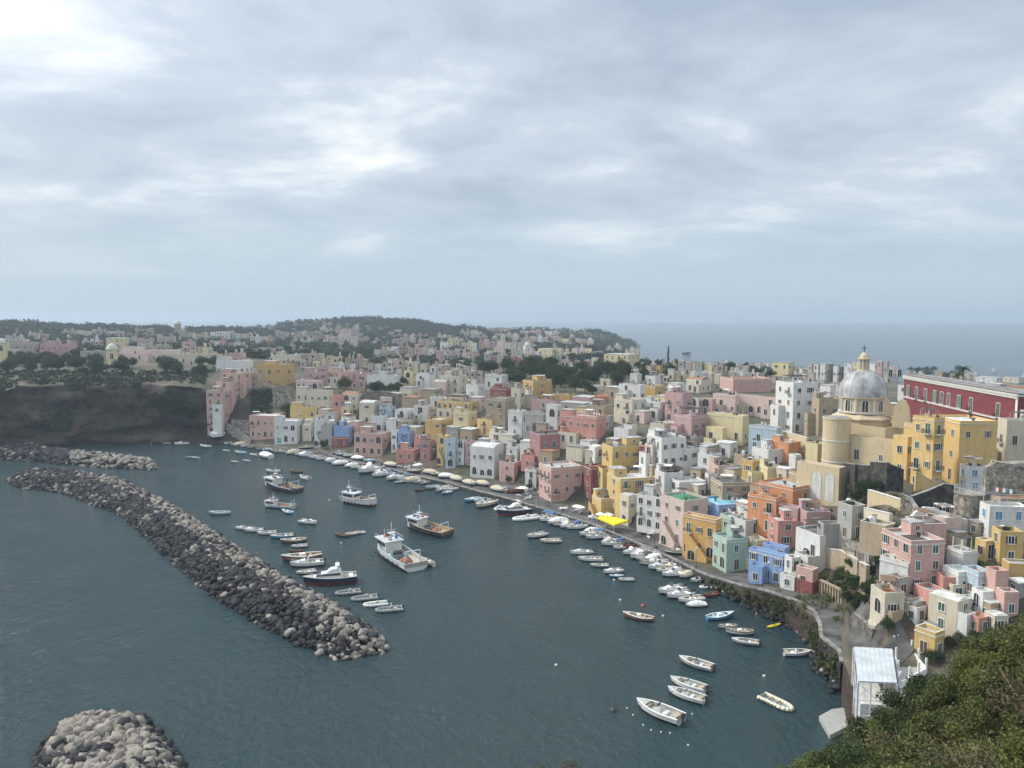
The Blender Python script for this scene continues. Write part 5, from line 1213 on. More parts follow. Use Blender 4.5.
# marquee on the far quay
P = hit(218, 436); t = empty('marquee', P, .7); tag(t, 'white marquee tent at the foot of the stepped cliff house', 'tent'); s_ = P.y * CP / F
m = MB(); w_, h = 6.5 * s_, 5.5 * s_; m.hexa([(-w_,-2.6,0),(w_,-2.6,0),(w_,2.6,0),(-w_,2.6,0),(-w_,-2.6,h*.6),(w_,-2.6,h*.6),(w_,2.6,h*.6),(-w_,2.6,h*.6)], 'canvas_white'); m.build('side', t)
m = MB(); m.poly([(-w_-.2,-2.8,h*.6),(w_+.2,-2.8,h*.6),(w_*.8,0,h),(-w_*.8,0,h)], 'canvas_white'); m.poly([(w_+.2,2.8,h*.6),(-w_-.2,2.8,h*.6),(-w_*.8,0,h),(w_*.8,0,h)], 'canvas_white'); m.poly([(w_+.2,-2.8,h*.6),(w_+.2,2.8,h*.6),(w_*.8,0,h)], 'canvas_white'); m.poly([(-w_-.2,2.8,h*.6),(-w_-.2,-2.8,h*.6),(-w_*.8,0,h)], 'canvas_white'); m.build('canopy', t)
# yellow awning on posts
P = hit(610, 523); P.z = 1.4; h = 2.9; c_ = [at_z(597, 517.5, 4.4), at_z(606, 515.5, 4.4), at_z(628, 520.5, 4.0), at_z(614, 525, 3.9)]
t = empty('awning', P); tag(t, 'bright yellow canvas awning over the restaurant terrace on the quay', 'awning')
m = MB(); q = [c - P for c in reversed(c_)]; m.hexa(q + [p + Vector((0, 0, .1)) for p in q], 'awning_yellow')
for i in range(4):
    a, b_ = q[i], q[(i + 1) % 4]; m.poly([a, b_, b_ - Vector((0,0,.35)), a - Vector((0,0,.35))], 'awning_yellow')
m.build('canvas', t)
for p in q: m = MB(); m.tube((p.x, p.y, 0), (p.x, p.y, p.z), .05, 'metal_white', 5); m.build('post', t)

# ---------------------------------------------------------------- quay furniture
def parasol_proto():
    t = empty('parasol', (0, 0, 0)); m = MB(); m.tube((0,0,0), (0,0,2.5), .04, 'pole', 6); m.lathe([(.02,0),(.3,0),(.3,.08),(.05,.1)], 'pole', 10); m.build('pole', t)
    m = MB(); m.lathe([(1.5, 2.15), (1.52, 2.05), (1.5, 2.17), (.75, 2.5), (.03, 2.72)], 'canvas_white', 8); m.build('canopy', t); return t
def table_proto():
    t = empty('cafe_table', (0, 0, 0)); m = MB(); m.box(-.4, -.4, .70, .4, .4, .75, 'canvas_white'); m.build('tabletop', t); m = MB(); m.tube((0,0,0), (0,0,.7), .04, 'pole'); m.box(-.25,-.25,0,.25,.25,.03,'iron'); m.build('base', t)
    for sx in (-1, 1):
        m = MB(); m.box(sx * .75 - .2, -.2, .42, sx * .75 + .2, .2, .46, 'canvas_white'); m.box(sx * .95 - .02, -.2, .46, sx * .95 + .02, .2, .9, 'canvas_white')
        for x in (-.18, .18):
            for y in (-.18, .18): m.box(sx * .75 + x - .02, y - .02, 0, sx * .75 + x + .02, y + .02, .42, 'metal_white')
        m.build('seat', t)
    return t
def lamp_proto():
    t = empty('street_lamp', (0, 0, 0)); m = MB(); m.tube((0,0,0), (0,0,4.2), .06, 'iron', 6, .04); m.lathe([(.02,0),(.16,0),(.12,.5),(.05,.6)], 'iron', 8); m.build('pole', t)
    m = MB(); m.lathe([(.05, 4.2), (.2, 4.25), (.26, 4.6), (.1, 4.8), (.02, 4.85)], 'metal_white', 8); m.build('lantern', t); return t
first = {}
def place(kind, proto, loc, rz, label, cat, group):
    if kind not in first: first[kind] = o = proto()
    else: o = copy_tree(first[kind])
    o.location = loc; o.rotation_euler = (0, 0, rz); o['label'] = label; o['category'] = cat; o['group'] = group; return o
def quay_point(px, f):                 # f: 0 at the water edge, 1 at the houses
    for i in range(len(Q) - 1):
        if Q[i][0] <= px <= Q[i + 1][0]:
            t = (px - Q[i][0]) / (Q[i + 1][0] - Q[i][0]); a = qo[i].lerp(qo[i + 1], t); b_ = qi[i].lerp(qi[i + 1], t); p = a.lerp(b_, f); p.z = max(p.z, ground(p.x, p.y)); return p, (qo[i + 1] - qo[i])
zones = [(488, 'in front of the low pink house', 7), (508, 'in front of the low pink house', 6), (560, 'in front of the salmon corner house', 9), (590, 'left of the yellow awning', 6), (640, 'right of the yellow awning', 4), (400, 'in front of the coral red house', 7)]
for zx, ztx, n in zones:
    for k in range(n):
        p, d = quay_point(zx + random.uniform(-11, 11), random.uniform(.35, .8)); place('table', table_proto, p, random.uniform(0, 3), 'white cafe table with two chairs ' + ztx, 'cafe table', 'cafe tables ' + ztx)
    if zx in (560, 508, 400, 590):
        for k in range(2):
            p, d = quay_point(zx + random.uniform(-9, 9), random.uniform(.4, .7)); place('parasol', parasol_proto, p, 0, 'white parasol over the cafe tables ' + ztx, 'parasol', 'parasols ' + ztx)
for px_, wh in ((262, 'in front of the detached pink house'), (327, 'beside the small grey waterfront house'), (412, 'before the blue stair house'), (468, 'before the white arcaded house'), (536, 'left of the salmon corner house'), (606, 'before the yellow awning'), (655, 'before the white loggia house'), (700, 'before the orange arches'), (766, 'in front of the cornflower blue house'), (812, 'by the tiny pink house')):
    p, d = quay_point(px_, .12 if px_ != 766 else .5); place('lamp', lamp_proto, p, 0, 'slim dark street lamp ' + wh, 'street lamp', 'street lamps along the quay')
# ---------------------------------------------------------------- boats
def hull_parts(Ln, B, fb, hm, dm, t, full=.35, deck=.45, rub='trim_white', sheer=.3, stern_w=.86):
    st = [i / 12 for i in range(13)]
    def hw(u): return B / 2 * (1 - max(0, (u - full) / (1 - full)) ** 2.3) * (stern_w + (1 - stern_w) * min(1, u / .3))
    def zs(u): return fb * (1 + sheer * max(0, u - .3) ** 1.5 * 1.6)
    X = lambda u: (u - .5) * Ln
    rows = []
    for u in st:
        w_, z = max(hw(u), .03), zs(u); e = 1 if u < .99 else 1
        rows.append([(X(u), -w_, z), (X(u) - (.25 if u > .9 else 0) * 1, -w_ * .93, z * .35), (X(u) - (u ** 4) * Ln * .06, -w_ * .55, -.22), (X(u) - (u ** 4) * Ln * .08, 0, -.38)])
    m = MB()
    for a, b_ in zip(rows, rows[1:]):
        for k in range(3):
            hk = hm if k == 0 else ('hull_dark' if hm not in ('hull_navy', 'hull_dark') else 'hull_red' if hm == 'hull_navy' else 'hull_dark')  # lower hull dark: antifouling, also standing in for the dark reflection beneath
            m.poly([a[k], a[k + 1], b_[k + 1], b_[k]], hk)
            q = lambda p: (p[0], -p[1], p[2]); m.poly([q(a[k + 1]), q(a[k]), q(b_[k]), q(b_[k + 1])], hk)
    r0 = rows[0]; m.poly([r0[0], (r0[0][0], -r0[0][1], r0[0][2]), (r0[1][0], -r0[1][1], r0[1][2]), r0[1]], hm); m.poly([r0[1], (r0[1][0], -r0[1][1], r0[1][2]), (r0[2][0], -r0[2][1], r0[2][2]), r0[3], r0[2]], hm)
    m.build('hull', t)
    m = MB(); g_ = .09 * min(B, 2.2) / 2 + .03
    for u, v in zip(st, st[1:]):
        for sg in (-1, 1):
            a, b_ = max(hw(u), .03), max(hw(v), .03); ia, ib = max(a - g_ * 1.4, .0), max(b_ - g_ * 1.4, .0)
            p = [(X(u), sg * ia, zs(u) + .03), (X(v), sg * ib, zs(v) + .03), (X(v), sg * (b_ + .03), zs(v) + .03), (X(u), sg * (a + .03), zs(u) + .03)]
            m.poly(p if sg < 0 else p[::-1], rub); p2 = [(X(u), sg * (a + .03), zs(u) - .1), (X(v), sg * (b_ + .03), zs(v) - .1), (X(v), sg * (b_ + .03), zs(v) + .03), (X(u), sg * (a + .03), zs(u) + .03)]; m.poly(p2, rub)
            dz = zs(u) * deck if v < .8 else zs(u) - .02; dv = zs(v) * deck if v < .8 else zs(v) - .02
            m.poly([(X(u), sg * ia, zs(u) + .03), (X(v), sg * ib, zs(v) + .03), (X(v), sg * ib, dv), (X(u), sg * ia, dz)], dm)
            m.poly([(X(u), 0, dz), (X(v), 0, dv), (X(v), sg * ib, dv), (X(u), sg * ia, dz)], dm)
    m.poly([(X(0), -hw(0), fb + .03), (X(0), hw(0), fb + .03), (X(0), hw(0), fb * deck), (X(0), -hw(0), fb * deck)], dm)
    m.build('deck', t)
def outboard(t, Ln, fb, k=1.0):
    m = MB(); x = -Ln / 2; m.box(x - .42 * k, -.17 * k, fb * .9, x - .05, .17 * k, fb + .42 * k, 'engine'); m.box(x - .3 * k, -.07, -.5, x - .12, .07, fb * .9, 'engine'); m.build('outboard_motor', t)
def seat(t, x0, x1, w_, z, mat='deck_pale', nm='seat'):
    m = MB(); m.box(x0, -w_, z, x1, w_, z + .28, mat); m.build(nm, t)
def b_launch(hm='hull_white', dm='deck_pale'):
    t = empty('motorboat'); hull_parts(6.4, 2.3, .75, hm, dm, t, rub=hm if hm == 'hull_white' else 'trim_white'); outboard(t, 6.4, .75)
    m = MB(); m.hexa([(-.5,-.38,.3),(.25,-.38,.3),(.25,.38,.3),(-.5,.38,.3),(-.4,-.34,1.15),(.05,-.34,1.0),(.05,.34,1.0),(-.4,.34,1.15)], hm); m.build('console', t)
    m = MB(); m.hexa([(.0,-.34,1.0),(.06,-.34,1.0),(.06,.34,1.0),(.0,.34,1.0),(-.2,-.32,1.45),(-.15,-.32,1.45),(-.15,.32,1.45),(-.2,.32,1.45)], 'glass'); m.build('windscreen', t)
    seat(t, -2.7, -2.1, .8, .35, 'seat_cushion'); seat(t, -1.3, -.8, .5, .35, 'canvas_white'); seat(t, 1.3, 2.2, .55, .4, 'seat_cushion', 'bow_cushion'); return t
def b_canopy(cm='tarp_blue'):
    t = b_launch(); t.name = 'canopy_boat'; m = MB(); m.hexa([(-2.2,-.85,1.85),(.3,-.8,1.8),(.3,.8,1.8),(-2.2,.85,1.85),(-2.1,-.7,2.0),(.2,-.65,1.95),(.2,.65,1.95),(-2.1,.7,2.0)], cm)
    for x in (-2.0, .1):
        for y in (-.8, .76): m.box(x, y, .7, x + .04, y + .04, 1.85, 'metal_white')
    m.build('canopy', t); return t
def b_cruiser(hm='hull_white', L_=8.5):
    t = empty('cabin_cruiser'); hull_parts(L_, 2.9, 1.05, hm, 'deck_pale', t, deck=.55, rub='hull_white')
    m = MB(); m.hexa([(-.6,-1.05,.9),(2.9,-.55,1.05),(2.9,.55,1.05),(-.6,1.05,.9),(-.5,-.9,1.75),(1.6,-.45,1.5),(1.6,.45,1.5),(-.5,.9,1.75)], 'hull_white'); cab = m.build('cabin', t)
    m = MB(); m.hexa([(-.62,-.93,1.4),(2.0,-.6,1.28),(2.0,.6,1.28),(-.62,.93,1.4),(-.62,-.9,1.65),(1.8,-.52,1.45),(1.8,.52,1.45),(-.62,.9,1.65)], 'glass'); m.build('cabin_window', cab)
    m = MB(); m.hexa([(.3,-.8,1.7),(.4,-.8,1.7),(.4,.8,1.7),(.3,.8,1.7),(-.2,-.7,2.3),(-.15,-.7,2.3),(-.15,.7,2.3),(-.2,.7,2.3)], 'glass'); m.build('windscreen', t)
    seat(t, -3.2, -2.2, 1.0, .6, 'canvas_white'); seat(t, -1.6, -1.0, .8, .6, 'seat_cushion'); outboard(t, L_, 1.05, 1.2)
    m = MB(); [m.tube((1.2, sg * 1.05, 1.15), (4.0, sg * .1, 1.9), .025, 'metal_white', 4) for sg in (-1, 1)]; m.build('bow_rail', t); return t
def b_yacht():
    t = empty('motor_yacht'); hull_parts(13, 4.1, 1.5, 'hull_navy', 'deck_pale', t, deck=.7, rub='hull_white', sheer=.35)
    m = MB(); m.hexa([(-3.2,-1.6,1.3),(4.3,-.9,1.6),(4.3,.9,1.6),(-3.2,1.6,1.3),(-2.6,-1.4,2.7),(1.8,-1.0,2.4),(1.8,1.0,2.4),(-2.6,1.4,2.7)], 'hull_white'); cab = m.build('cabin', t)
    m = MB(); m.hexa([(-2.6,-1.52,1.95),(3.3,-1.08,1.95),(3.3,1.08,1.95),(-2.6,1.52,1.95),(-2.5,-1.48,2.4),(2.3,-1.05,2.3),(2.3,1.05,2.3),(-2.5,1.48,2.4)], 'glass'); m.build('cabin_window', cab)
    m = MB(); m.hexa([(-2.4,-1.2,2.7),(.6,-1.0,2.6),(.6,1.0,2.6),(-2.4,1.2,2.7),(-2.2,-1.1,3.3),(-.3,-.9,3.2),(-.3,.9,3.2),(-2.2,1.1,3.3)], 'hull_white'); m.build('flybridge', t)
    m = MB(); m.box(-2.4, -1.3, 3.9, -1.4, 1.3, 4.0, 'hull_white'); [m.box(-2.2, y, 3.0, -1.9, y + .12, 3.9, 'hull_white') for y in (-1.25, 1.15)]; m.tube((-1.9, 0, 4), (-1.9, 0, 5), .04, 'metal_white', 5); m.build('radar_arch', t)
    seat(t, -5.6, -4.6, 1.4, 1.1, 'canvas_white'); seat(t, -4.2, -3.5, 1.0, 1.1, 'seat_cushion', 'deck_table')
    m = MB()
    for sg in (-1, 1): m.tube((1.5, sg * 1.7, 2.3), (6.3, sg * .1, 2.8), .03, 'metal_white', 4); [m.tube((x, sg * (1.8 - x * .27 + .1), 1.6), (x, sg * (1.8 - x * .27 + .1), 2.45), .025, 'metal_white', 4) for x in (2, 3.2, 4.4)]
    m.build('bow_rail', t); return t
def b_gozzo(hm='hull_wood', dm='wood_pale', rub='trim_white', eng=True):
    t = empty('wooden_boat'); hull_parts(6.5, 2.3, .7, hm, dm, t, full=.25, rub=rub, sheer=.6, stern_w=.45)
    for x in (-1.6, .9): seat(t, x, x + .3, .8, .38, dm)
    if eng: m = MB(); m.hexa([(-.7,-.4,.3),(.4,-.4,.3),(.4,.4,.3),(-.7,.4,.3),(-.6,-.34,.95),(.3,-.34,.95),(.3,.34,.95),(-.6,.34,.95)], 'canvas_white'); m.build('engine_box', t)
    m = MB(); m.tube((-2.8, 0, .7), (-3.0, 0, 1.3), .03, 'wood', 4); m.build('tiller', t); return t
def b_covered(hm='hull_white', cm='canvas_tan'):
    t = empty('covered_boat'); hull_parts(6.5, 2.4, .8, hm, 'deck_pale', t, rub='trim')
    m = MB(); n = 9
    for i in range(n):
        u, v = i / n, (i + 1) / n
        def sec(u):
            w_ = 1.22 * (1 - max(0, (u - .5) / .5) ** 2.5) + .02; h = .9 + .55 * math.sin(math.pi * min(1, u * 1.05)) + .08 * math.sin(u * 31); x = (u - .5) * 6.3
            return [(x, -w_, .72), (x, -w_ * .6, h * .85 + .15), (x, 0, h + .15), (x, w_ * .6, h * .85 + .15), (x, w_, .72)]
        a, b_ = sec(u), sec(v)
        for k in range(4): m.poly([a[k], b_[k], b_[k + 1], a[k + 1]], cm)
    m.poly(sec(0), cm); m.build('tarpaulin', t); return t
def b_rib(tm='tube_grey', mot=True, con=True):
    t = empty('inflatable_boat'); m = MB(); pts = []
    for i in range(8): pts.append((-2.7 + i * .5, -.85))
    for i in range(1, 8): a = -math.pi / 2 + math.pi * i / 8; pts.append((.8 + 1.9 * math.cos(a), .85 * math.sin(a)))
    for i in range(8): pts.append((.8 - i * .5, .85))
    for (x0, y0), (x1, y1) in zip(pts, pts[1:]): m.tube((x0, y0, .28), (x1, y1, .28), .27, tm, 8)
    m.build('tube', t, True); m = MB(); m.prism([(x, y * .9) for x, y in pts], -.15, .12, 'deck_pale' if tm != 'tube_cream' else 'tube_grey'); m.build('floor', t)
    m = MB(); m.box(-2.5, -.6, .1, -2.42, .6, .6, 'hull_grey'); m.build('transom', t)
    if tm == 'tube_cream':
        m = MB(); [m.box(x, -.6, .35, x + .22, .6, .42, 'wood') for x in (-1.2, .2)]; m.build('seat', t)
        m = MB(); [m.box(x, s_ * 1.13 - .012, .2, x + .25, s_ * 1.13 + .012, .36, 'engine') for x in np.arange(-2.3, .8, .55) for s_ in (-1, 1)]; m.build('strap', t)
    if con: m = MB(); m.hexa([(-.6,-.3,.12),(0,-.3,.12),(0,.3,.12),(-.6,.3,.12),(-.5,-.25,.95),(-.1,-.25,.85),(-.1,.25,.85),(-.5,.25,.95)], 'hull_grey'); m.build('console', t); seat(t, -1.5, -.9, .4, .15, 'seat_cushion')
    if mot: outboard(t, 5.0, .5, .9)
    return t
def b_trawler(hm, rub, nets, white=True, L_=14.0, fwd=True, crane=False, roof=None):
    t = empty('fishing_trawler'); hull_parts(L_, 4.6, 1.7, hm, 'wood_pale' if not white else 'deck_pale', t, full=.45, deck=.5, rub=rub, sheer=.7, stern_w=.9)
    x0 = 1.2 if fwd else -5.4; x1 = x0 + 3.6
    m = MB(); m.hexa([(x0,-1.5,.8),(x1,-1.35,.8),(x1,1.35,.8),(x0,1.5,.8),(x0,-1.45,3.4),(x1+.2,-1.25,3.4),(x1+.2,1.25,3.4),(x0,1.45,3.4)], 'hull_white'); m.box(x0 - .3, -1.7, 3.402, x1 + .5, 1.7, 3.55, roof or 'metal_white'); wh = m.build('wheelhouse', t)
    m = MB(); m.box(x0 + .3, -1.52, 2.3, x1 - .3, 1.52, 3.0, 'glass'); m.box(x1 + .12, -1.1, 2.3, x1 + .22, 1.1, 3.0, 'glass'); m.build('wheelhouse_window', wh)
    m = MB(); m.tube((x0 + 1, 0, 3.5), (x0 + 1, 0, 7.2), .08, 'metal_white', 6); m.tube((x0 + 1, -.9, 5.6), (x0 + 1, .9, 5.6), .04, 'metal_white', 4); m.tube((x0 + 2, .8, 3.5), (x0 + 2, .8, 5.6), .04, 'metal_white', 4); m.box(x0 + .6, -.6, 4.9, x0 + 1.4, .6, 5.0, 'metal_white'); m.build('mast', t)
    r2 = random.Random(L_); m = MB()
    for q in range(7): bx, by = x0 + r2.uniform(0, 3), r2.uniform(-1.3, .9); m.box(bx, by, 3.55, bx + r2.uniform(.3, .8), by + r2.uniform(.2, .5), 3.55 + r2.uniform(.2, .7), r2.choice(['hull_dark', 'orange_plastic', 'hull_grey', 'tarp_blue', 'canvas_tan']))
    for y in (-1.65, 1.62):
        m.box(x0, y, 4.25, x1 + .3, y + .04, 4.3, 'metal_white')
        for q in range(6): xx = x0 + q * (x1 - x0) / 5; m.box(xx, y, 3.55, xx + .04, y + .04, 4.25, 'metal_white')
    m.build('roof_gear', t)
    m = MB()
    for q in range(6):
        for sg in (-1, 1): xx = -L_ * .36 + q * L_ * .12; m.tube((xx, sg * 2.32, .95), (xx, sg * 2.5, .9), .33, 'hull_dark', 8)
    m.build('tyre_fender', t)
    m = MB(); gx = -5.6 if fwd else 3.6
    for y in (-1.5, 1.5): m.tube((gx, y, .8), (gx - .2, y * .8, 3.7), .1, 'metal_white', 6)
    m.tube((gx - .2, -1.2, 3.7), (gx - .2, 1.2, 3.7), .1, 'metal_white', 6); m.build('gantry', t)
    if crane:
        m = MB(); pr = [(-2.4, 1), (-2.6, 3.4), (-3.4, 4.6), (-4.8, 4.5), (-5.6, 3.2)]
        for (a, b_), (c, d) in zip(pr, pr[1:]): m.tube((a, 0, b_), (c, 0, d), .18, 'hull_dark', 6)
        m.build('crane_arm', t)
    r_ = random.Random(L_ * 7)
    for k in range(2):
        m = MB(); cx = (-3.4 + 2.0 * k) if fwd else (.4 + 1.8 * k)
        for i in range(5): m.lathe([(.02, .8 + .75 + .2 * r_.random()), (.35, 1.5), (.7, 1.2), (.85, .85)], nets[k % len(nets)], 9, cx + r_.uniform(-.7, .7), r_.uniform(-.9, .9))
        m.build('net_pile', t, True)
    m = MB(); m.tube((x0 - 1.2, -.8, 1.4), (x0 - 1.2, .8, 1.4), .45, 'hull_dark', 10); m.box(x0 - 1.5, -1.0, .8, x0 - .9, -.8, 1.9, 'hull_grey'); m.box(x0 - 1.5, .8, .8, x0 - .9, 1.0, 1.9, 'hull_grey'); m.build('winch', t)
    for k in range(9):
        m = MB(); bx, by = r_.uniform(-5, .5) if fwd else r_.uniform(-.5, 4.5), r_.uniform(-1.4, 1.2); m.box(bx, by, .85, bx + .6, by + .4, 1.15, r_.choice(['hull_blue', 'orange_plastic', 'canvas_white'])); m.build('fish_crate', t)
    return t
def b_kayak():
    t = empty('kayak'); m = MB(); m.v = []; n = 12; prev = None
    for i in range(n + 1):
        u = i / n; w_ = .36 * math.sin(math.pi * u) ** .7 + .01; x = (u - .5) * 3.6; ring = [(x, w_ * math.cos(a), .12 + .16 * math.sin(a)) for a in [math.tau * k / 8 for k in range(8)]]
        if prev: [m.poly([prev[k], prev[(k + 1) % 8], ring[(k + 1) % 8], ring[k]], 'kayak_yellow') for k in range(8)]
        prev = ring
    m.build('hull', t); m = MB(); m.lathe([(.3, .29), (.26, .31), (.22, .26), (.02, .24)], 'engine', 12, sx=1.7); m.build('cockpit', t); return t
KIND = {
 'launch': (b_launch, 6.4, 'motorboat'), 'cruiser': (b_cruiser, 8.5, 'cabin cruiser'), 'yacht': (b_yacht, 13, 'motor yacht'),
 'launchcream': (lambda: b_launch('hull_cream'), 6.4, 'motorboat'), 'launchblue': (lambda: b_launch('hull_blue'), 6.4, 'motorboat'), 'launchgrey': (lambda: b_launch('hull_grey'), 6.4, 'motorboat'),
 'wood': (b_gozzo, 6.5, 'wooden boat'), 'bluewood': (lambda: b_gozzo('hull_blue', 'hull_pale_blue'), 6.5, 'wooden boat'), 'whitewood': (lambda: b_gozzo('hull_white', 'deck_pale', 'wood'), 6.5, 'rowing boat'),
 'redwood': (lambda: b_gozzo('hull_red', 'wood', 'wood', False), 6.5, 'rowing boat'), 'darkwood': (lambda: b_gozzo('hull_dark', 'wood', 'wood', False), 6.5, 'rowing boat'), 'greenwood': (lambda: b_gozzo('hull_green', 'deck_pale'), 6.5, 'wooden boat'), 'paleblue': (lambda: b_gozzo('hull_pale_blue', 'hull_pale_blue', 'hull_white', False), 6.5, 'rowing boat'),
 'covered': (b_covered, 6.5, 'covered boat'), 'coveredwhite': (lambda: b_covered('hull_white', 'canvas_white'), 6.5, 'covered boat'), 'coveredblue': (lambda: b_covered('hull_white', 'tarp_blue'), 6.5, 'covered boat'),
 'rib': (b_rib, 5.4, 'inflatable boat'), 'ribwhite': (lambda: b_rib('canvas_white'), 5.4, 'inflatable boat'), 'ribcream': (lambda: b_rib('tube_cream', False, False), 5.4, 'inflatable boat'),
 'trawlerwhite': (lambda: b_trawler('hull_white', 'hull_pale_blue', ['rope_net', 'net_dark']), 14, 'fishing boat'),
 'trawlerdark': (lambda: b_trawler('hull_dark', 'wood_pale', ['rope_net', 'net_dark'], False, 13.8), 13.8, 'fishing boat'),
 'trawlerblue': (lambda: b_trawler('hull_navy', 'hull_pale_blue', ['net_dark', 'rope_net'], False, 14.2, True, True), 14.2, 'fishing boat'),
 'trawlergreen': (lambda: b_trawler('hull_pale_blue', 'hull_white', ['rope_net'], True, 12.5, True, False, 'deck_pale'), 12.5, 'fishing boat'),
 'work': (lambda: b_trawler('hull_white', 'wood', ['canvas_tan'], True, 10.2, False), 10.2, 'work boat'),
 'canopy': (b_canopy, 6.4, 'motorboat'), 'canopyblack': (lambda: b_canopy('engine'), 6.4, 'motorboat'),
 'kayak': (b_kayak, 3.6, 'kayak')}
BOATS = []
PROTO = {}
def boat(kind, bow, stern, label=None, z=0.0, group=None, Lmin=None, world=None):
    fn, L0, cat = KIND[kind]
    if world: A, B_ = world
    else: A, B_ = at_z(*bow, z), at_z(*stern, z)
    d = A - B_; Ln = d.length
    if kind in PROTO: t = copy_tree(PROTO[kind])
    else: t = PROTO[kind] = fn()
    c = (A + B_) / 2; t.location = (c.x, c.y, z + (.03 if z < .5 else .36 * Ln / L0)); k = Ln / L0; k = min(max(k, .55), 1.5); t.scale = (k, k, k * .8) if 'trawler' in kind or kind == 'work' else (k, k * 1.12, k * 1.15)
    t.rotation_euler = (random.uniform(-.02, .02), random.uniform(-.02, .02), math.atan2(d.y, d.x)); tag(t, label, cat, group)
    x0, y0 = proj(A); x1, y1 = proj(B_); BOATS.append(dict(root=t, label=label, kind=kind, cat=cat, px=(x0 + x1) / 2, py=(y0 + y1) / 2)); return t
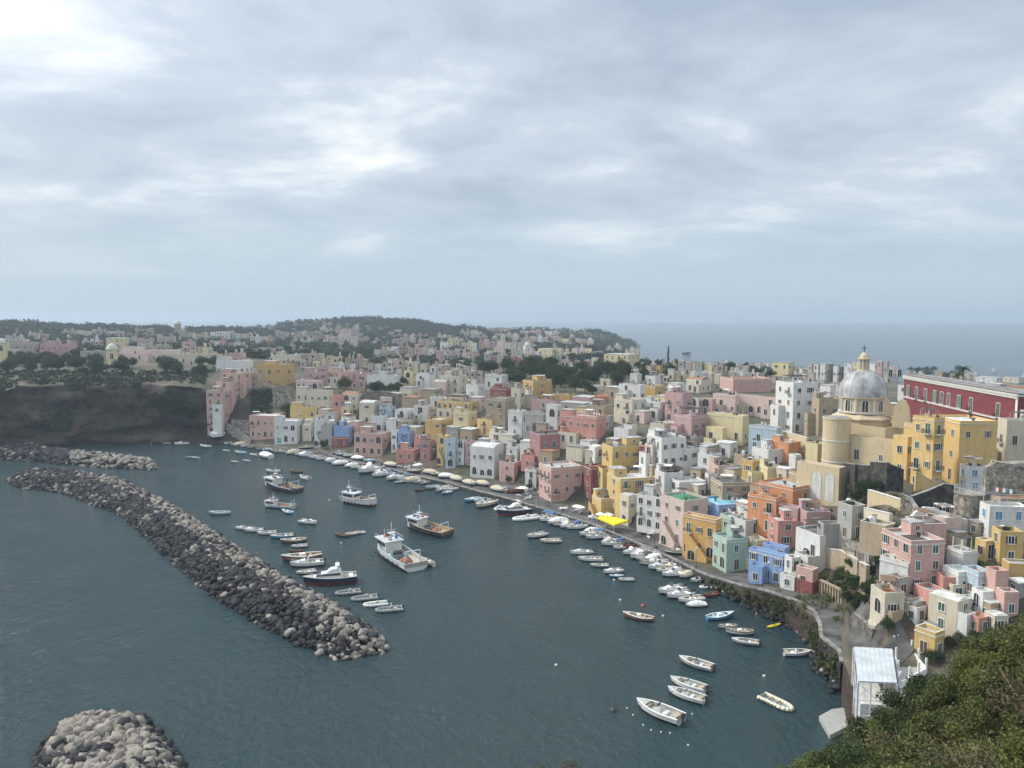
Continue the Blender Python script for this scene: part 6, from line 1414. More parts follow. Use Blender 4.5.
for kd, b_, s_, lb in [
 ('launch', (636.8,706), (681.5,724), 'white open motorboat nearest the camera, pointing left'),
 ('launch', (667.8,692.5), (704.8,703.5), 'white open motorboat, the middle one of the three near the camera'),
 ('launch', (670.5,682), (706,693), 'white open motorboat rafted just above its twin near the camera'),
 ('launchgrey', (679,661.5), (713,671), 'pale grey motorboat moored alone above the rafted white pair'),
 ('launch', (812,655), (783,655), 'white speedboat alone near the harbour wall at the right'),
 ('ribcream', (791.7,711.5), (761.5,697.5), 'cream inflatable dinghy alone near the concrete landing'),
 ('kayak', (781,624.5), (766.5,628.5), 'yellow kayak floating under the harbour wall'),
 ('bluewood', (734,617), (706.7,620), 'turquoise blue boat with a white engine box above the white rowing boats'),
 ('whitewood', (717.5,628.5), (737,627), 'small white rowing boat just below the turquoise blue boat'),
 ('whitewood', (725,634), (753.5,633.5), 'longer white open boat between the small rowing boat and the grey motorboat'),
 ('launchgrey', (731.5,642), (759,645.5), 'grey motorboat lowest of the four moored below the turquoise blue boat'),
 ('wood', (622.7,617), (653.5,621.5), 'brown wooden work boat with a cluttered deck alone in open water'),
 ('cruiser', (658,595), (684,590), 'uppermost white cabin cruiser of the four moored side by side'),
 ('cruiser', (666.5,599.5), (692,595), 'second white cabin cruiser from the top of the four side by side'),
 ('launch', (678,603), (703,600), 'third white boat from the top of the four side by side, without cabin'),
 ('coveredwhite', (685.5,607), (706,606), 'lowest boat of the four side by side, under a white cover'),
 ('redwood', (703,598), (718,594.5), 'weathered red rowing boat near the quay wall'),
 ('ribwhite', (700,588), (714,586.5), 'little white dinghy at the right end of the quay row'),
 ('launch', (690.5,583), (710,580), 'white motorboat right of the covered ones at the quay end'),
 ('covered', (679,579), (695,574.5), 'tan covered boat left of the white motorboat at the quay end'),
 ('cruiser', (667,574), (689,570.5), 'cabin boat with a tan deck in the quay row before the orange house'),
 ('launchcream', (655,570.5), (684,566), 'cream motorboat in the quay row before the orange house'),
 ('launch', (649,566), (668,561), 'white motorboat in the quay row before the green roofed pink house'),
 ('coveredwhite', (645,563), (662,558), 'white covered boat in the quay row before the green roofed pink house'),
 ('cruiser', (630,560), (656,554), 'white cabin cruiser at the quay before the white loggia house'),
 ('launch', (627,555), (649,551), 'white motorboat squeezed between the cruiser and the red boat'),
 ('redwood', (623,549.5), (642,545), 'red hulled rowing boat at the quay before the white loggia house'),
 ('coveredblue', (615.5,544), (629,541), 'boat under a dark blue cover at the quay right of the yellow awning'),
 ('launch', (603,541), (619,538), 'white motorboat under the yellow awning'),
 ('launch', (596,538), (611,534.5), 'white motorboat just left of the yellow awning'),
 ('coveredwhite', (583.5,534), (598,531), 'white covered boat between the salmon corner house and the yellow awning'),
 ('cruiser', (573,530), (588,526.5), 'white cabin boat just right of the salmon corner house'),
 ('launch', (578,561), (603,561), 'white motorboat in the middle of the loose group off the quay'),
 ('cruiser', (570,555), (592,553.5), 'white cabin boat at the top of the loose group off the quay'),
 ('launchgrey', (590,567), (609,567), 'grey motorboat below the white one in the loose group off the quay'),
 ('cruiser', (603,574.5), (622,571.5), 'white cabin boat at the right of the loose group off the quay'),
 ('bluewood', (609,578), (623,576.5), 'dark blue wooden boat tucked under a white cabin boat'),
 ('launch', (618,581), (634,580.5), 'white motorboat lowest of the loose group off the quay'),
 ('launch', (527,539), (546,535), 'white motorboat left of the loose group, off the salmon corner house'),
 ('launchcream', (540,543), (561,542), 'cream motorboat just right and below its white neighbour off the corner house'),
 ('cruiser', (560,529), (573,525), 'small cabin boat moored at the corner right of the salmon house'),
 ('yacht', (496.5,516), (530,512), 'white topped dark hulled yacht at the quay left of the salmon corner house'),
 ('ribwhite', (511.5,521), (541,518), 'long pale inflatable alongside the dark hulled yacht'),
 ('ribwhite', (496,511), (503,507), 'tiny round white dinghy at the bow of the dark hulled yacht'),
 ('launchcream', (476,509), (494.5,503), 'cream motorboat left of the dark hulled yacht'),
 ('paleblue', (474,504), (486,500), 'pale blue rowing boat between the cream motorboat and the blue one'),
 ('bluewood', (464,503), (480,499.5), 'blue wooden boat at the quay before the white arcaded house'),
 ('bluewood', (442,495), (452,492.5), 'short blue wooden boat lowest of the trio before the arched stair house'),
 ('whitewood', (435.5,492.5), (445,489.5), 'white rowing boat in the trio before the arched stair house'),
 ('paleblue', (425,490), (439,487), 'pale blue rowing boat in the trio before the arched stair house'),
 ('darkwood', (415,491.5), (424,490.5), 'small dark rowing boat at the left of the blue trio'),
 ('whitewood', (404.6,483), (415,481.5), 'white rowing boat before the coral red house'),
 ('paleblue', (394,484), (404,482), 'pale blue rowing boat before the coral red house'),
 ('cruiser', (386,481), (402,477.5), 'white cabin boat before the coral red house'),
 ('cruiser', (358,475), (381,469.5), 'larger white cruiser moored before the broad pink house'),
 ('cruiser', (372,477.5), (392,474.5), 'second white cruiser overlapping the larger one before the broad pink house'),
 ('trawlerdark', (406,526), (448,537), 'dark fishing boat with a tan rail and white wheelhouse in mid harbour'),
 ('trawlerwhite', (378,548), (418,572), 'large white fishing boat with rusty nets seen from astern'),
 ('whitewood', (424,561), (434,567), 'small white tender lashed to the side of the large white fishing boat'),
 ('work', (377,507), (347,502), 'boxy white work boat with a cluttered roof in mid harbour'),
 ('trawlerblue', (264,486), (298,493), 'dark blue fishing boat with a curved crane arm'),
 ('trawlergreen', (264,507), (294,509), 'pale green fishing boat with a big cabin below the crane boat'),
 ('bluewood', (282,512), (293,514.5), 'small grey blue boat at the stern of the pale green fishing boat'),
 ('launchgrey', (266,472), (281,473), 'grey motorboat above the crane boat'),
 ('darkwood', (290,472), (302,473.5), 'dark open boat right of the grey motorboat above the crane boat'),
 ('launch', (300,477.5), (309,480), 'white open boat right of the crane boat'),
 ('paleblue', (209,515), (230.5,514), 'pale blue open boat alone near the breakwater'),
 ('cruiser', (236,529.5), (251,529.5), 'white cabin boat at the left end of the diagonal line by the breakwater'),
 ('cruiser', (244,532), (264,531.5), 'white cabin boat second in the diagonal line by the breakwater'),
 ('launch', (257,535), (277,534), 'white motorboat third in the diagonal line by the breakwater'),
 ('launchblue', (270,539), (294,537), 'blue and white motorboat in the diagonal line by the breakwater'),
 ('wood', (280,544), (306,541), 'brown wooden boat in the diagonal line by the breakwater'),
 ('launch', (291,548), (308,546.5), 'white motorboat just below the brown wooden boat'),
 ('darkwood', (289,552.5), (303,552), 'dark rowing boat above the long brown boat'),
 ('wood', (279,562.5), (324,557.5), 'long brown and grey boat in the diagonal line above the big yacht'),
 ('cruiser', (290,567.5), (324,564.5), 'slim white cabin boat between the long brown boat and the big yacht'),
 ('launchcream', (296,575), (316,572), 'cream open boat half hidden behind the big yacht'),
 ('yacht', (303,585), (357,581), 'big motor yacht with a navy hull beside the breakwater'),
 ('rib', (336,595), (361,592), 'grey inflatable nearest the navy yacht in the row of four'),
 ('rib', (352,600.5), (378,598), 'dark inflatable second in the row of four below the yacht'),
 ('ribwhite', (364,606.5), (388,604), 'white inflatable third in the row of four below the yacht'),
 ('rib', (376,612), (403,609.5), 'dark inflatable at the lower end of the row of four'),
 ('cruiser', (317,525), (300,522.5), 'white cabin boat alone below the pale green fishing boat'),
 ('darkwood', (334.5,535.5), (348,537.5), 'dark small boat touching the white ones in mid harbour'),
 ('launchcream', (345,536.5), (360,533.5), 'cream motorboat in the middle of the mid harbour trio'),
 ('ribwhite', (353,534.5), (365,532.5), 'white inflatable at the right of the mid harbour trio'),
 ('greenwood', (200,447), (211,448), 'green wooden boat off the stepped cliff house'),
 ('launch', (223,451), (230,451.5), 'white boat right of the green one'),
 ('paleblue', (235,453), (246,454), 'pale boat in the loose line off the far quay'),
 ('launch', (250,455), (258,456), 'white boat in the middle of the loose line off the far quay'),
 ('coveredwhite', (260,456), (271,458.5), 'white covered boat ending the loose line off the far quay'),
 ('launch', (231,462), (238,462.5), 'lone white boat in the open water left of the loose line'),
 ('launch', (243.5,461), (250,461.5), 'lone white boat just right of its twin in open water'),
 ('launch', (191.5,458), (199.5,458.5), 'white boat farthest left in open water'),
 ('cruiser', (174,445), (189,444.5), 'white cabin boat below the dark cliff'),
 ('whitewood', (163,444), (171,443.5), 'small white boat left of the cabin boat below the dark cliff'),
 ('trawlerblue', (693,354.5), (681,353.5), 'dark ship alone on the open sea beyond the town'),
 ('launch', (120,436.5), (126,436.5), 'tiny white boat alone close under the dark cliff'),
 ('whitewood', (187,458), (192,457.5), 'small white boat beside the farthest left one')]:
    boat(kd, b_, s_, lb)
# boats with their sterns to the quay, bows to the harbour
def moored(x0, x1, n, kinds, f0=-.35, where=''):
    for k in range(n):
        px = x0 + (x1 - x0) * (k + .5) / n + random.uniform(-.8, .8); p, d = quay_point(px, 0); d.z = 0; d.normalize(); nrm = Vector((d.y, -d.x, 0)); nrm = nrm if nrm.y < 0 else -nrm
        nrm = (nrm + d * random.uniform(-.25, .25)).normalized(); ln = random.uniform(5.0, 7.0); A = p + nrm * (1.0 + ln); B_ = p + nrm * 1.0; A.z = B_.z = 0
        boat(random.choice(kinds), None, None, None, world=(A, B_))
moored(222, 318, 20, ['launch', 'launch', 'whitewood', 'coveredwhite', 'covered', 'launchcream', 'bluewood', 'paleblue', 'canopy'])
moored(322, 352, 7, ['launch', 'canopyblack', 'coveredwhite', 'covered', 'whitewood', 'paleblue'])
moored(356, 392, 5, ['launch', 'coveredwhite', 'covered', 'paleblue'])
moored(394, 418, 4, ['canopy', 'coveredblue', 'covered', 'whitewood'])
moored(420, 434, 3, ['whitewood', 'covered', 'launchcream'])
moored(452, 462, 2, ['launch', 'coveredwhite'])
moored(548, 590, 5, ['canopyblack', 'canopy', 'coveredwhite', 'whitewood'])
moored(600, 700, 12, ['launch', 'canopy', 'canopyblack', 'coveredwhite', 'cruiser', 'launchcream', 'whitewood'])
# boats hauled out on the quay
def ashore(px, f, kind, label, ang=0.0):
    p, d = quay_point(px, f); d.z = 0; d.normalize(); d = Matrix.Rotation(ang, 3, 'Z') @ d; A = p + d * 3.1; B_ = p - d * 3.1; A.z = B_.z = p.z
    boat(kind, None, None, label, z=p.z + .1, world=(A, B_))
for px_, f, kd, lb, an in [(449, .25, 'covered', 'boat under a tan cover at the left end of the pier before the arched stair house', 0), (463, .22, 'covered', 'long boat under a tan cover on the quay edge before the white arcaded house', 0), (470, .4, 'covered', 'boat under a tan cover behind the quay edge one', .1), (489, .3, 'covered', 'rounded tan covered boat hauled out before the low pink house', -.1), (438, .3, 'coveredwhite', 'white covered boat hauled out below the yellow arched stair', .5),
    (428, .35, 'wood', 'brown wooden boat hauled out below the coral red house', .3), (420, .4, 'covered', 'tan covered boat hauled out below the coral red house', .2), (500, .55, 'redwood', 'red rowing boat hauled out beside the tan covered one', .9), (410, .2, 'wood', 'long brown boat hauled out before the small blue stair house', .3), (336, .35, 'paleblue', 'pale blue boat hauled out before the blue and red house', .4), (330, .55, 'whitewood', 'white rowing boat hauled out before the small grey house', 1.2), (342, .5, 'launch', 'white motorboat on the quay before the blue and red house', .9), (352, .35, 'coveredwhite', 'white covered boat on the quay left of the broad pink house', .2), (364, .35, 'bluewood', 'blue wooden boat on the quay under the broad pink house', .1), (300, .4, 'whitewood', 'white rowing boat on the quay before the white teal door house', .6), (672, .35, 'whitewood', 'white rowing boat resting on the quay before the green roofed pink house', .9), (385, .35, 'covered', 'tan covered boat on the quay right of the broad pink house', .1)]:
    ashore(px_, f, kd, lb, an)
# mooring buoys
def buoy_proto(mat='canvas_white'):
    t = empty('mooring_buoy', (0, 0, 0)); m = MB(); m.lathe([(.02, -.35), (.25, -.25), (.36, 0), (.25, .25), (.05, .36)], mat, 10); m.build('float', t, True); m = MB(); m.tube((0,0,.34), (0,0,.55), .05, 'iron', 5); m.build('ring', t); return t
for x, y in [(663,616),(614,580),(627,708),(633,715),(643,725),(651,730),(661,732),(670,733),(688,745),(692,714),(764,676),(341,543),(357,591),(374,597),(391,604),(329,500),(556,665),(151,443),(620,600),(780,616)]:
    o = place('buoy', buoy_proto, at_z(x, y, 0), 0, 'small round white mooring buoy floating in the harbour', 'buoy', 'mooring buoys in the harbour'); k_ = .42 if y > 700 else .75; o.scale = (k_, k_, k_)
o = empty('mooring_buoy', at_z(613.5, 711, 0)); tag(o, 'dark round mooring buoy left of the nearest white motorboat', 'buoy'); m = MB(); m.lathe([(.02,-.4),(.4,-.3),(.55,0),(.4,.3),(.05,.5)], 'hull_dark', 12); m.build('float', o, True); m = MB(); m.tube((0,0,.5),(0,0,.8),.05,'iron',5); m.build('ring', o)
o = empty('mooring_buoy', at_z(643, 606, 0)); tag(o, 'rusty red mooring buoy left of the four side by side boats', 'buoy'); m = MB(); m.lathe([(.02,-.4),(.4,-.3),(.5,0),(.4,.3),(.05,.45)], 'hull_red', 12); m.build('float', o, True); m = MB(); m.tube((0,0,.4),(0,0,.7),.05,'iron',5); m.build('ring', o)
# ---------------------------------------------------------------- vegetation
def tree_proto(kind, seed):
    r = random.Random(seed); t = empty('tree' if kind != 'cypress' else 'cypress'); m = MB()
    if kind == 'broad':
        m.tube((0,0,-.6), (.05,0,.55), .07, 'bark', 7, .05)
        for k in range(6): a = k * 1.05; m.tube((.05,0,.5), (.55*math.cos(a), .55*math.sin(a), .95 + r.uniform(-.1,.25)), .035, 'bark', 5, .015)
        m.build('trunk', t)
        cs = [(.62*math.cos(a)*r.uniform(.5,1.1), .62*math.sin(a)*r.uniform(.5,1.1), 1.0 + r.uniform(-.25,.35)) for a in [k*.57 for k in range(11)]] + [(0,0,1.35),(.2,.1,1.5),(-.25,.15,1.2),(0,-.3,1.05)]
        v, f = leaves(cs, [(q, q, q*.75) for q in [r.uniform(.28,.46) for _ in cs]], 150, .052)
    elif kind == 'cypress':
        m.tube((0,0,-.3), (0,0,.6), .05, 'bark', 6); m.build('trunk', t)
        cs = [(r.uniform(-.05,.05), r.uniform(-.05,.05), .3 + .2*k) for k in range(12)]; v, f = leaves(cs, [(q, q, .22) for q in [.28 - .02*abs(k-3) for k in range(12)]], 110, .05)
    o = put('crown', np_mesh('crown', v, f, ['leaf_mid' if seed % 2 else 'leaf_dark']), t); return t
TP = [tree_proto('broad', 1), tree_proto('broad', 2), tree_proto('broad', 3)]
CY = tree_proto('cypress', 4)
used = set()
TREES = []
def tree(px, py, r, label, proto=None, group=None, sz=None):
    p0 = proto or random.choice(TP)
    if p0.name not in used: used.add(p0.name); t = p0
    else: t = copy_tree(p0)
    p = hit(px, py); t.location = p; s_ = r * random.uniform(.85, 1.15); t.scale = (s_, s_, (sz or s_ * random.uniform(.8, 1.1))); t.rotation_euler = (0, 0, random.uniform(0, 6)); tag(t, label, 'tree', group); TREES.append((t, px, py)); return t
def far_boxes(): return [h['box'] for h in HOUSES]
BX = far_boxes()
def clear(px, py, mrg=1.0): return not any(b_[0] - mrg < px < b_[2] + mrg and b_[1] - mrg < py < b_[3] + 3 for b_ in BX)
def band(x0, x1, y0, y1, n, r, label, group, ok=None, mrg=.5):
    c = 0; tr = 0
    while c < n and tr < n * 40:
        tr += 1; px, py = random.uniform(x0, x1), random.uniform(y0(px) if callable(y0) else y0, y1)
        if ok and not ok(px, py): continue
        if not clear(px, py, mrg): continue
        tree(px, py, r * random.uniform(.8, 1.2), label, None, group); c += 1
band(476, 605, 372, 396, 58, 4.6, 'dense dark green tree in the wooded gardens behind the ochre block', 'trees in the wooded gardens behind the ochre block', lambda x, y: y < 388 + (x - 476) * .06)
band(590, 650, 372, 396, 22, 4.0, 'dark tree among the villas left of the white arch house', 'trees among the villas left of the white arch house')
band(0, 214, 356, 376, 46, 4.2, 'dark tree along the top of the dark cliff', 'trees along the top of the dark cliff')
band(270, 375, 348, 366, 24, 4.6, 'dark tree on the wooded ridge behind the long pink row', 'trees on the ridge behind the long pink row')
band(372, 425, 386, 400, 14, 3.0, 'dark garden tree beside the grey roofed white villa', 'garden trees beside the grey roofed white villa')
band(668, 775, 368, 380, 26, 4.0, 'dark tree on the skyline behind the coral pink block', 'trees on the skyline behind the coral pink block')
band(790, 960, 372, 384, 26, 4.0, 'dark tree behind the church dome and the red palace', 'trees behind the church and the red palace')
tree(843, 585, 2.6, 'round dark tree left in the road side garden', TP[0]); tree(857, 592, 2.4, 'dark garden tree just right of the round one by the road'); tree(868, 598, 2.3, 'bushy garden tree beside the old cream arch house'); tree(880, 600, 2.0, 'small garden tree touching the large pink house'); tree(852, 572, 2.0, 'tree below the ochre garden wall'); tree(870, 576, 1.9, 'tree under the upper stone garden wall'); tree(893, 536, 1.4, 'low tree beside the curved white parapet')
for q_ in [(851,584,'garden tree left of the middle of the road side garden'),(862,586,'broad garden tree in the middle of the road side garden'),(874,590,'garden tree behind the old cream arch house'),(845,596,'bush behind the pillars row'),(858,602,'bush in front of the garden trees'),(866,570,'tree at the bend of the ochre garden wall'),(878,566,'tree between the garden walls and the large pink house'),(948,648,'bush on the bare slope right of the little yellow house'),(960,647,'second bush on the slope below the white roof terrace'),(975,642,'bush on the slope below the coral cube'),(938,664,'bush below the little yellow house'),(992,640,'bush at the top edge of the foreground slope'),(855,610,'shrub on the bank above the harbour wall end'),(864,606,'shrub between the road and the garden wall'),(876,612,'shrub below the short pale garden wall'),(846,602,'shrub beside the pillars row'),(888,632,'shrub on the street edge before the coral red house'),(930,664,'shrub right under the little yellow house')]: tree(q_[0], q_[1], 1.25, q_[2])
tree(866, 502, 2.6, 'dark tree against the slatted wall under the apse'); tree(857, 505, 2.4, 'tree right of the wall with two niches'); tree(880, 492, 1.8, 'ivy dark tree growing on the overgrown wall'); tree(925, 510, 1.8, 'tree on the dark bank under the golden yellow building'); tree(945, 508, 1.6, 'tree beside the round bastion')
tree(344, 392, 4.5, 'tree by the long cream arcaded building', None); tree(288, 416, 4.0, 'tree above the mustard block'); tree(404, 447, 3.0, 'tree behind the small blue stair house')
tree(493, 372, 3.0, 'single tall cypress on the ridge'); tree(668, 366, 4.5, 'cypress standing on the far shore against the sea', CY, None, 5.5)
tree(509, 484, 1.5, 'small leafy tree beside the low pink house'); tree(529, 491, 1.7, 'leafy tree on the quay left of the salmon corner house'); tree(323, 449, 2.4, 'yellowing tree by the small grey waterfront house')
# palms
def palm(px, D, pyt, label):
    P = at_d(px, D, 0); P.z = ground(P.x, P.y); h = z_at(P, pyt) - P.z; t = empty('palm_tree', P); tag(t, label, 'palm'); m = MB()
    for k in range(6): m.tube((0,0,h*.9*k/6), (0,0,h*.9*(k+1)/6), .28-.02*k, 'bark', 7, .27-.02*k)
    m.build('trunk', t); m = MB()
    for k in range(26):
        a = k * 2.4; el = .9 - 1.3 * (k % 7) / 7; pr = Vector((0, 0, h * .9)); w_ = Vector((-math.sin(a), math.cos(a), 0))
        for j in range(5):
            e = el - j * .33; nx = pr + Vector((math.cos(a) * math.cos(e), math.sin(a) * math.cos(e), math.sin(e))) * .75; ww = .34 * (1 - j / 6)
            m.poly([pr - w_ * ww - Vector((0,0,.12)), pr, nx, nx - w_ * ww * .8 - Vector((0,0,.12))], 'leaf_mid'); m.poly([pr, pr + w_ * ww - Vector((0,0,.12)), nx + w_ * ww * .8 - Vector((0,0,.12)), nx], 'leaf_mid'); pr = nx
    m.build('crown', t)
palm(963, 340, 364, 'palm tree rising behind the roof of the red palace'); palm(958, 360, 371, 'smaller palm behind the roof of the red palace')
# far woods: one mass
C_, R_ = [], []
tries = 0
while len(C_) < 8200 and tries < 90000:
    tries += 1; px = random.uniform(-60, 660); py = random.uniform(316, 372)
    h = hit(px, py); D = math.hypot(h.x, h.y)
    if D < 520 or D > 1900 or h.z < 3: continue
    if not clear(px, py - 1.5, .6): continue
    n = noise.noise(Vector((h.x, h.y, 0)) * .006); dens = .95 if D > 900 else .5
    if n < -.15 and random.random() > .25: continue
    if random.random() > dens: continue
    s_ = random.uniform(2.2, 4.6) * (1.15 if D > 1000 else .9); C_.append((h.x, h.y, h.z + s_ * .6)); R_.append((s_, s_, s_ * .75))
v, f = leaves(C_, R_, 26, 1.25); o = put('woodland', np_mesh('woodland', v, f, ['leaf_far'])); tag(o, 'dark woods covering the far hills behind the town', 'woods', kind='stuff')
# cliff scrub
C_, R_ = [], []
for k in range(5200):
    px = random.uniform(-60, 275); py = random.uniform(371, 436)
    if px > 214 and (py < 384 or py > 430 or px > 272): continue
    h = hit(px, py); n = noise.fractal(Vector((h.x * .03, h.y * .03, h.z * .08)), 1, 2, 3)
    if px < 214 and py > 381 and n < .16 + (py - 385) * .006 and random.random() > .07: continue
    if not clear(px, py, 0): continue
    s_ = random.uniform(.7, 2.0); C_.append((h.x, h.y, h.z + .2)); R_.append((s_, s_, s_ * .7))
v, f = leaves(C_, R_, 26, .55); o = put('cliff_scrub', np_mesh('cliff_scrub', v, f, ['leaf_far'])); tag(o, 'dark scrub clinging to the cliff and the slope beside the stepped pink house', 'scrub', kind='stuff')
# garden scrub between the houses and along the harbour wall
C_, R_ = [], []
for k in range(5200):
    px = random.uniform(280, 1030); py = random.uniform(384, 625)
    h = hit(px, py)
    if h.z < 3.2 or not clear(px, py, -1): continue
    n = noise.noise(Vector((h.x, h.y, 0)) * .05)
    if n < 0 and random.random() > .2: continue
    s_ = random.uniform(.4, 1.3); C_.append((h.x, h.y, h.z + s_ * .4)); R_.append((s_, s_, s_ * .7))
for i in range(len(qo) - 1):
    if Q[i][0] < 715: continue
    a, b_ = qo[i], qo[i + 1]; n = -inward(i)
    for _ in range(int((b_ - a).length * 3.2)):
        w_ = random.random() * (.2 + a.z * .18); p = a.lerp(b_, random.random()) + n * w_; s_ = random.uniform(.2, .6); C_.append((p.x, p.y, max(.8, a.z - .4 - random.random() * a.z * .7))); R_.append((s_, s_, s_ * .8))
v, f = leaves(C_, R_, 60, .2); o = put('garden_scrub', np_mesh('garden_scrub', v, f, ['leaf_olive'])); tag(o, 'low olive scrub in the gaps between the houses and on the harbour wall', 'scrub', kind='stuff')
# foreground slope
def hill_pt(px, D):
    p = at_d(px, D, 0); h = HB.ray_cast(Vector((p.x, p.y, 100)), Vector((0, 0, -1))); return h[0] if h[0] else None
def bush_proto(mat, seed, tall=1.0, per=520, twiggy=False):
    r = random.Random(seed); t = empty('bush'); n = 9
    cs = [(r.uniform(-.75,.75), r.uniform(-.75,.75), .35 + r.uniform(-.1,.6) * tall) for _ in range(n)]
    v, f = leaves(cs, [(q, q, q * .8) for q in [r.uniform(.26, .52) for _ in cs]], per if not twiggy else per // 3, .034)
    put('foliage', np_mesh('foliage', v, f, [mat]), t); m = MB()
    for c in cs: m.tube((0, 0, -.25), (c[0] * .8, c[1] * .8, c[2]), .022, 'bark', 4, .008)
    for k in range(20 if twiggy else 6):
        a = r.uniform(0, 6.3); e = r.uniform(.5, 1.4); d = Vector((math.cos(a) * math.cos(e), math.sin(a) * math.cos(e), math.sin(e))); b0 = d * .3; m.tube(b0, b0 + d * r.uniform(.7, 1.1) * tall, .006, 'wood_pale' if twiggy else 'bark', 3, .003)
    m.build('stem', t); return t
BP = {'green': [bush_proto('leaf_green', 21), bush_proto('leaf_green', 22, 1.3)], 'dark': [bush_proto('leaf_dark', 23), bush_proto('leaf_dark', 24, 1.2)], 'olive': [bush_proto('leaf_olive', 25), bush_proto('leaf_olive', 26, 1.1)], 'dry': [bush_proto('leaf_dry', 27, 1.1, 420, True), bush_proto('leaf_dry', 28, 1.0, 420, True)]}
LBB = {'green': 'bright green bush on the foreground slope', 'dark': 'dark green bush on the foreground slope', 'olive': 'olive bush on the foreground slope', 'dry': 'dry brown twiggy bush on the foreground slope'}
cells = []
for k in range(230):
    px = random.uniform(765, 1075); D = random.uniform(27 if px < 940 else 40, 74); p = hill_pt(px, D)
    if p is None: continue
    nx = noise.noise(Vector((p.x, p.y, 3)) * .09); q = (px - 760) / 264
    kd = 'dry' if (q > .8 and random.random() < .3) or random.random() < .04 else ('dark' if nx < -.12 and q < .8 else 'green' if random.random() < .62 else 'olive')
    cells.append((p, kd))
for px, D in [(805, 64), (826, 66), (848, 64), (866, 66), (885, 68), (905, 66), (925, 68), (945, 64), (965, 66), (985, 62), (1002, 60), (1018, 58), (1035, 56), (835, 56), (875, 58), (915, 56)]:
    p = hill_pt(px, D); cells.append((p, random.choice(['green', 'dark', 'green', 'olive']) if px < 960 else random.choice(['dry', 'olive', 'green', 'olive'])))
for p, kd in cells:
    p0 = random.choice(BP[kd])
    if p0.name in used: t = copy_tree(p0)
    else: used.add(p0.name); t = p0
    s_ = random.uniform(1.4, 2.5) * (.9 if proj(p)[0] < 850 else 1.1); t.location = (p.x, p.y, p.z - .3); t.scale = (s_, s_, s_ * random.uniform(.75, 1.0)); t.rotation_euler = (0, 0, random.uniform(0, 6.3)); tag(t, LBB[kd], 'bush', kd + ' bushes on the foreground slope')
C_, R_ = [], []
for k in range(2600):
    p = hill_pt(random.uniform(700, 1090), random.uniform(22, 84))
    if p is None: continue
    s_ = random.uniform(.4, .9); C_.append((p.x, p.y, p.z + s_ * .3)); R_.append((s_, s_, s_ * .6))
v, f = leaves(C_, R_, 90, .085); o = put('undergrowth', np_mesh('undergrowth', v, f, ['leaf_olive'])); tag(o, 'low undergrowth covering the foreground slope between the bushes', 'undergrowth', kind='stuff')
# weed tips poking up at the bottom edge
for k, (px, py, lb) in enumerate([(572, 754, 'tallest dry weed tip at the bottom edge of the picture'), (545, 760, 'short dry weed at the bottom edge left of the tallest'), (521, 763, 'leftmost small weed tip at the bottom edge')]):
    D = 17.0; p = hill_pt(px, D); top = z_at(Vector((p.x, p.y, 0)), py); h = top - p.z; t = empty('weed', p); tag(t, lb, 'weed'); m = MB()
    for j in range(9): a = j * .7; m.tube((0,0,-.2), (.16 * math.cos(a), .16 * math.sin(a), h * (.8 + .2 * math.sin(j * 3))), .012, 'wood', 4, .005)
    m.build('stem', t); v, f = leaves([(.12 * math.cos(a), .12 * math.sin(a), h * .93) for a in range(7)], [(.1, .1, .16)] * 7, 40, .022); put('leaf', np_mesh('leaf', v, f, ['leaf_dry' if k < 2 else 'leaf_olive']), t)
# grey blossoming shrubs on the rubble wall
for px, py, lb in [(1000, 478, 'pale blossoming shrub in front of the high rubble wall'), (990, 492, 'lower pale blossoming shrub by the high rubble wall'), (1014, 488, 'rightmost pale blossoming shrub by the high rubble wall')]:
    p = hit(px, py + 14); t = empty('blossoming_shrub', p); tag(t, lb, 'shrub'); cs = [(random.uniform(-1.6,1.6), random.uniform(-1,1), random.uniform(1.2,4.2)) for _ in range(12)]; v, f = leaves(cs, [(.9,.9,.8)] * 12, 130, .11); put('foliage', np_mesh('foliage', v, f, ['blossom']), t); m = MB(); [m.tube((0,0,-.5), c, .06, 'bark', 4, .02) for c in cs]; m.build('stem', t)

# ---------------------------------------------------------------- labels for the houses and boats not described above
LM = [('the church dome', 863, 385), ('the red palace', 960, 395), ('the white tower block', 796, 405), ('the coral pink skyline block', 746, 386), ('the pale blue palace', 765, 440), ('the arched pale yellow house', 727, 430), ('the pale pink terrace row', 740, 405),
 ('the wide salmon house', 580, 430), ('the mauve palace', 553, 450), ('the tall stained tan house', 498, 415), ('the ochre block', 532, 392), ('the white arch house', 630, 392), ('the long yellow apartment row', 457, 410), ('the grey roofed white villa', 383, 381), ('the long pink ridge row', 336, 380), ('the mustard villa', 275, 375), ('the stepped pink cliff house', 222, 400),
 ('the pale yellow bell tower', 113, 352), ('the cliff top institute', 150, 355), ('the yellow villa facing the sea', 622, 363), ('the hilltop at the left skyline', 345, 318), ('the headland tip', 630, 340), ('the golden yellow building', 935, 450), ('the large pink house', 915, 560), ('the tall yellow house', 625, 465), ('the orange stepped house', 785, 500), ('the pergola terraces', 680, 480), ('the broad pink house', 372, 445), ('the cream arcaded building', 312, 402), ('the far church tower', 180, 326), ('the wooded gardens', 545, 380), ('the palm', 963, 368), ('the hilltop cluster', 330, 336), ('the lemon yellow house', 1008, 548), ('the small white far bell tower', 527, 347)]
def rel(dx, dy):
    ax, ay = abs(dx), abs(dy)
    h = 'right' if dx > 0 else 'left'
    if ay < ax * .35: return h + ' of'
    if ax < ay * .5: return 'above' if dy < 0 else 'below'
    return ('up and ' if dy < 0 else 'down and ') + h + ' of'
ORD = ['nearest', 'second', 'third', 'fourth', 'fifth', 'sixth', 'seventh', 'eighth']
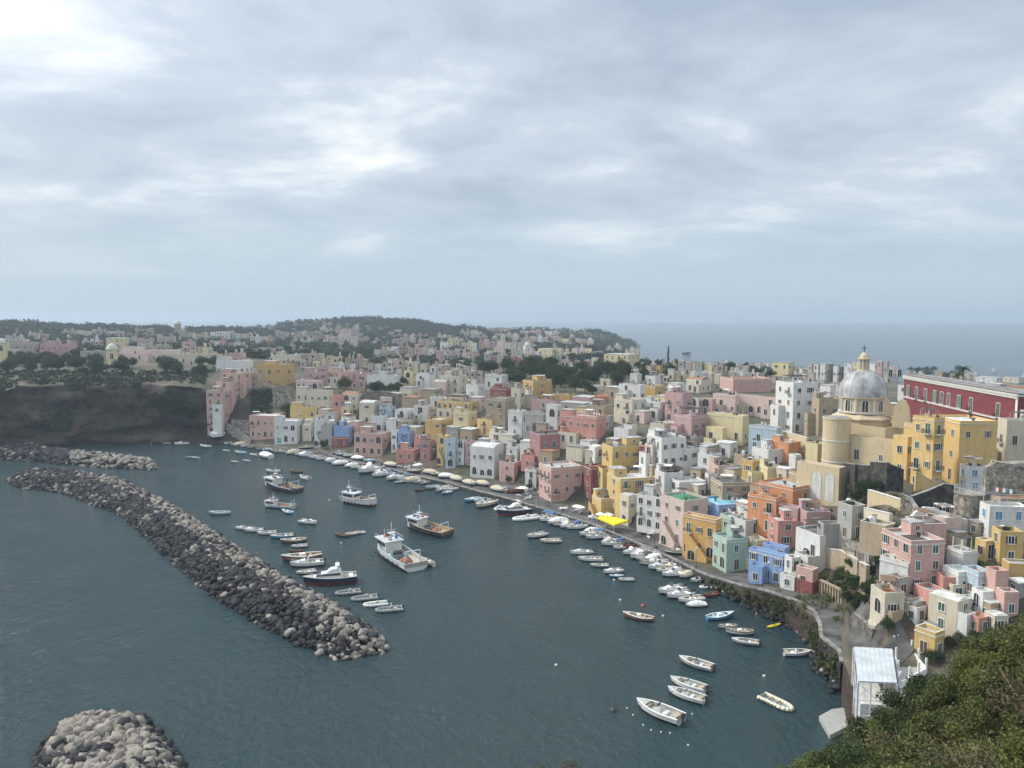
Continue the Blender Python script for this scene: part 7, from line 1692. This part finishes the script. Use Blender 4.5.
def auto_label(items, lms, fmt, sfmt):
    grp = {}
    for it in items:
        if it['label']: continue
        c = sorted(((it['x'] - x) ** 2 + ((it['y'] - y) * 1.6) ** 2, nme, it['x'] - x, it['y'] - y) for nme, x, y in lms)[0]
        grp.setdefault((it['desc'], rel(c[2], c[3]), c[1]), []).append((c[0], it))
    for (d, r_, nme), l in grp.items():
        l.sort(key=lambda a: a[0])
        for k, (_, it) in enumerate(l):
            it['root']['label'] = fmt % ((ORD[min(k, 7)] + ' ' if len(l) > 1 else '') + d, r_, nme)
hs = []
for h in HOUSES:
    b_ = h['box']; hs.append(dict(root=h['root'], label=h['label'], x=(b_[0] + b_[2]) / 2, y=(b_[1] + b_[3]) / 2, desc='%s %s house' % (h['col'], STN[h['st']])))
auto_label(hs, LM, '%s %s %s', '')
for h in HOUSES:
    if h['root'].name.startswith('house') and 'group' not in h['root'].keys(): h['root']['group'] = 'houses of the hillside town'
BDES = {'launch': 'white open motorboat', 'whitewood': 'white rowing boat', 'coveredwhite': 'white covered boat', 'covered': 'tan covered boat', 'launchcream': 'cream motorboat', 'bluewood': 'blue wooden boat', 'paleblue': 'pale blue rowing boat', 'cruiser': 'white cabin boat', 'canopy': 'motorboat with blue canopy', 'canopyblack': 'motorboat with black canopy', 'coveredblue': 'blue covered boat'}
QL = [('the white marquee', 222, 445), ('the far quay wall', 243, 448), ('the detached pink house', 268, 450), ('the teal door house', 290, 453), ('the white stair house', 318, 457), ('the small grey house', 330, 460), ('the broad pink house', 350, 466), ('the yellow arched stair', 428, 484), ('the white arcaded house', 457, 490), ('the salmon corner house', 560, 522), ('the brick red tower house', 585, 528), ('the yellow awning', 607, 534), ('the white loggia house', 645, 552), ('the green roof house', 675, 565), ('the orange arches', 700, 573)]
bs = [dict(root=b_['root'], label=b_['label'], x=b_['px'], y=b_['py'], desc=BDES.get(b_['kind'], 'boat')) for b_ in BOATS]
auto_label(bs, QL, '%s at the quay %s %s', '')
# drop prototypes never placed
for lst in BP.values():
    for t in lst:
        if 'label' not in t.keys():
            for c in list(t.children): bpy.data.objects.remove(c)
            bpy.data.objects.remove(t)
for t in TP + [CY]:
    if 'label' not in t.keys():
        for c in list(t.children): bpy.data.objects.remove(c)
        bpy.data.objects.remove(t)

for o in scn.objects:
    if o.parent is None and 'label' in o.keys() and len(o['label'].split()) > 16:
        o['label'] = o['label'].replace(' and left of the', ' left of the').replace(' and right of the', ' right of the').replace(' on the quay', '').replace('the ', '', 1)
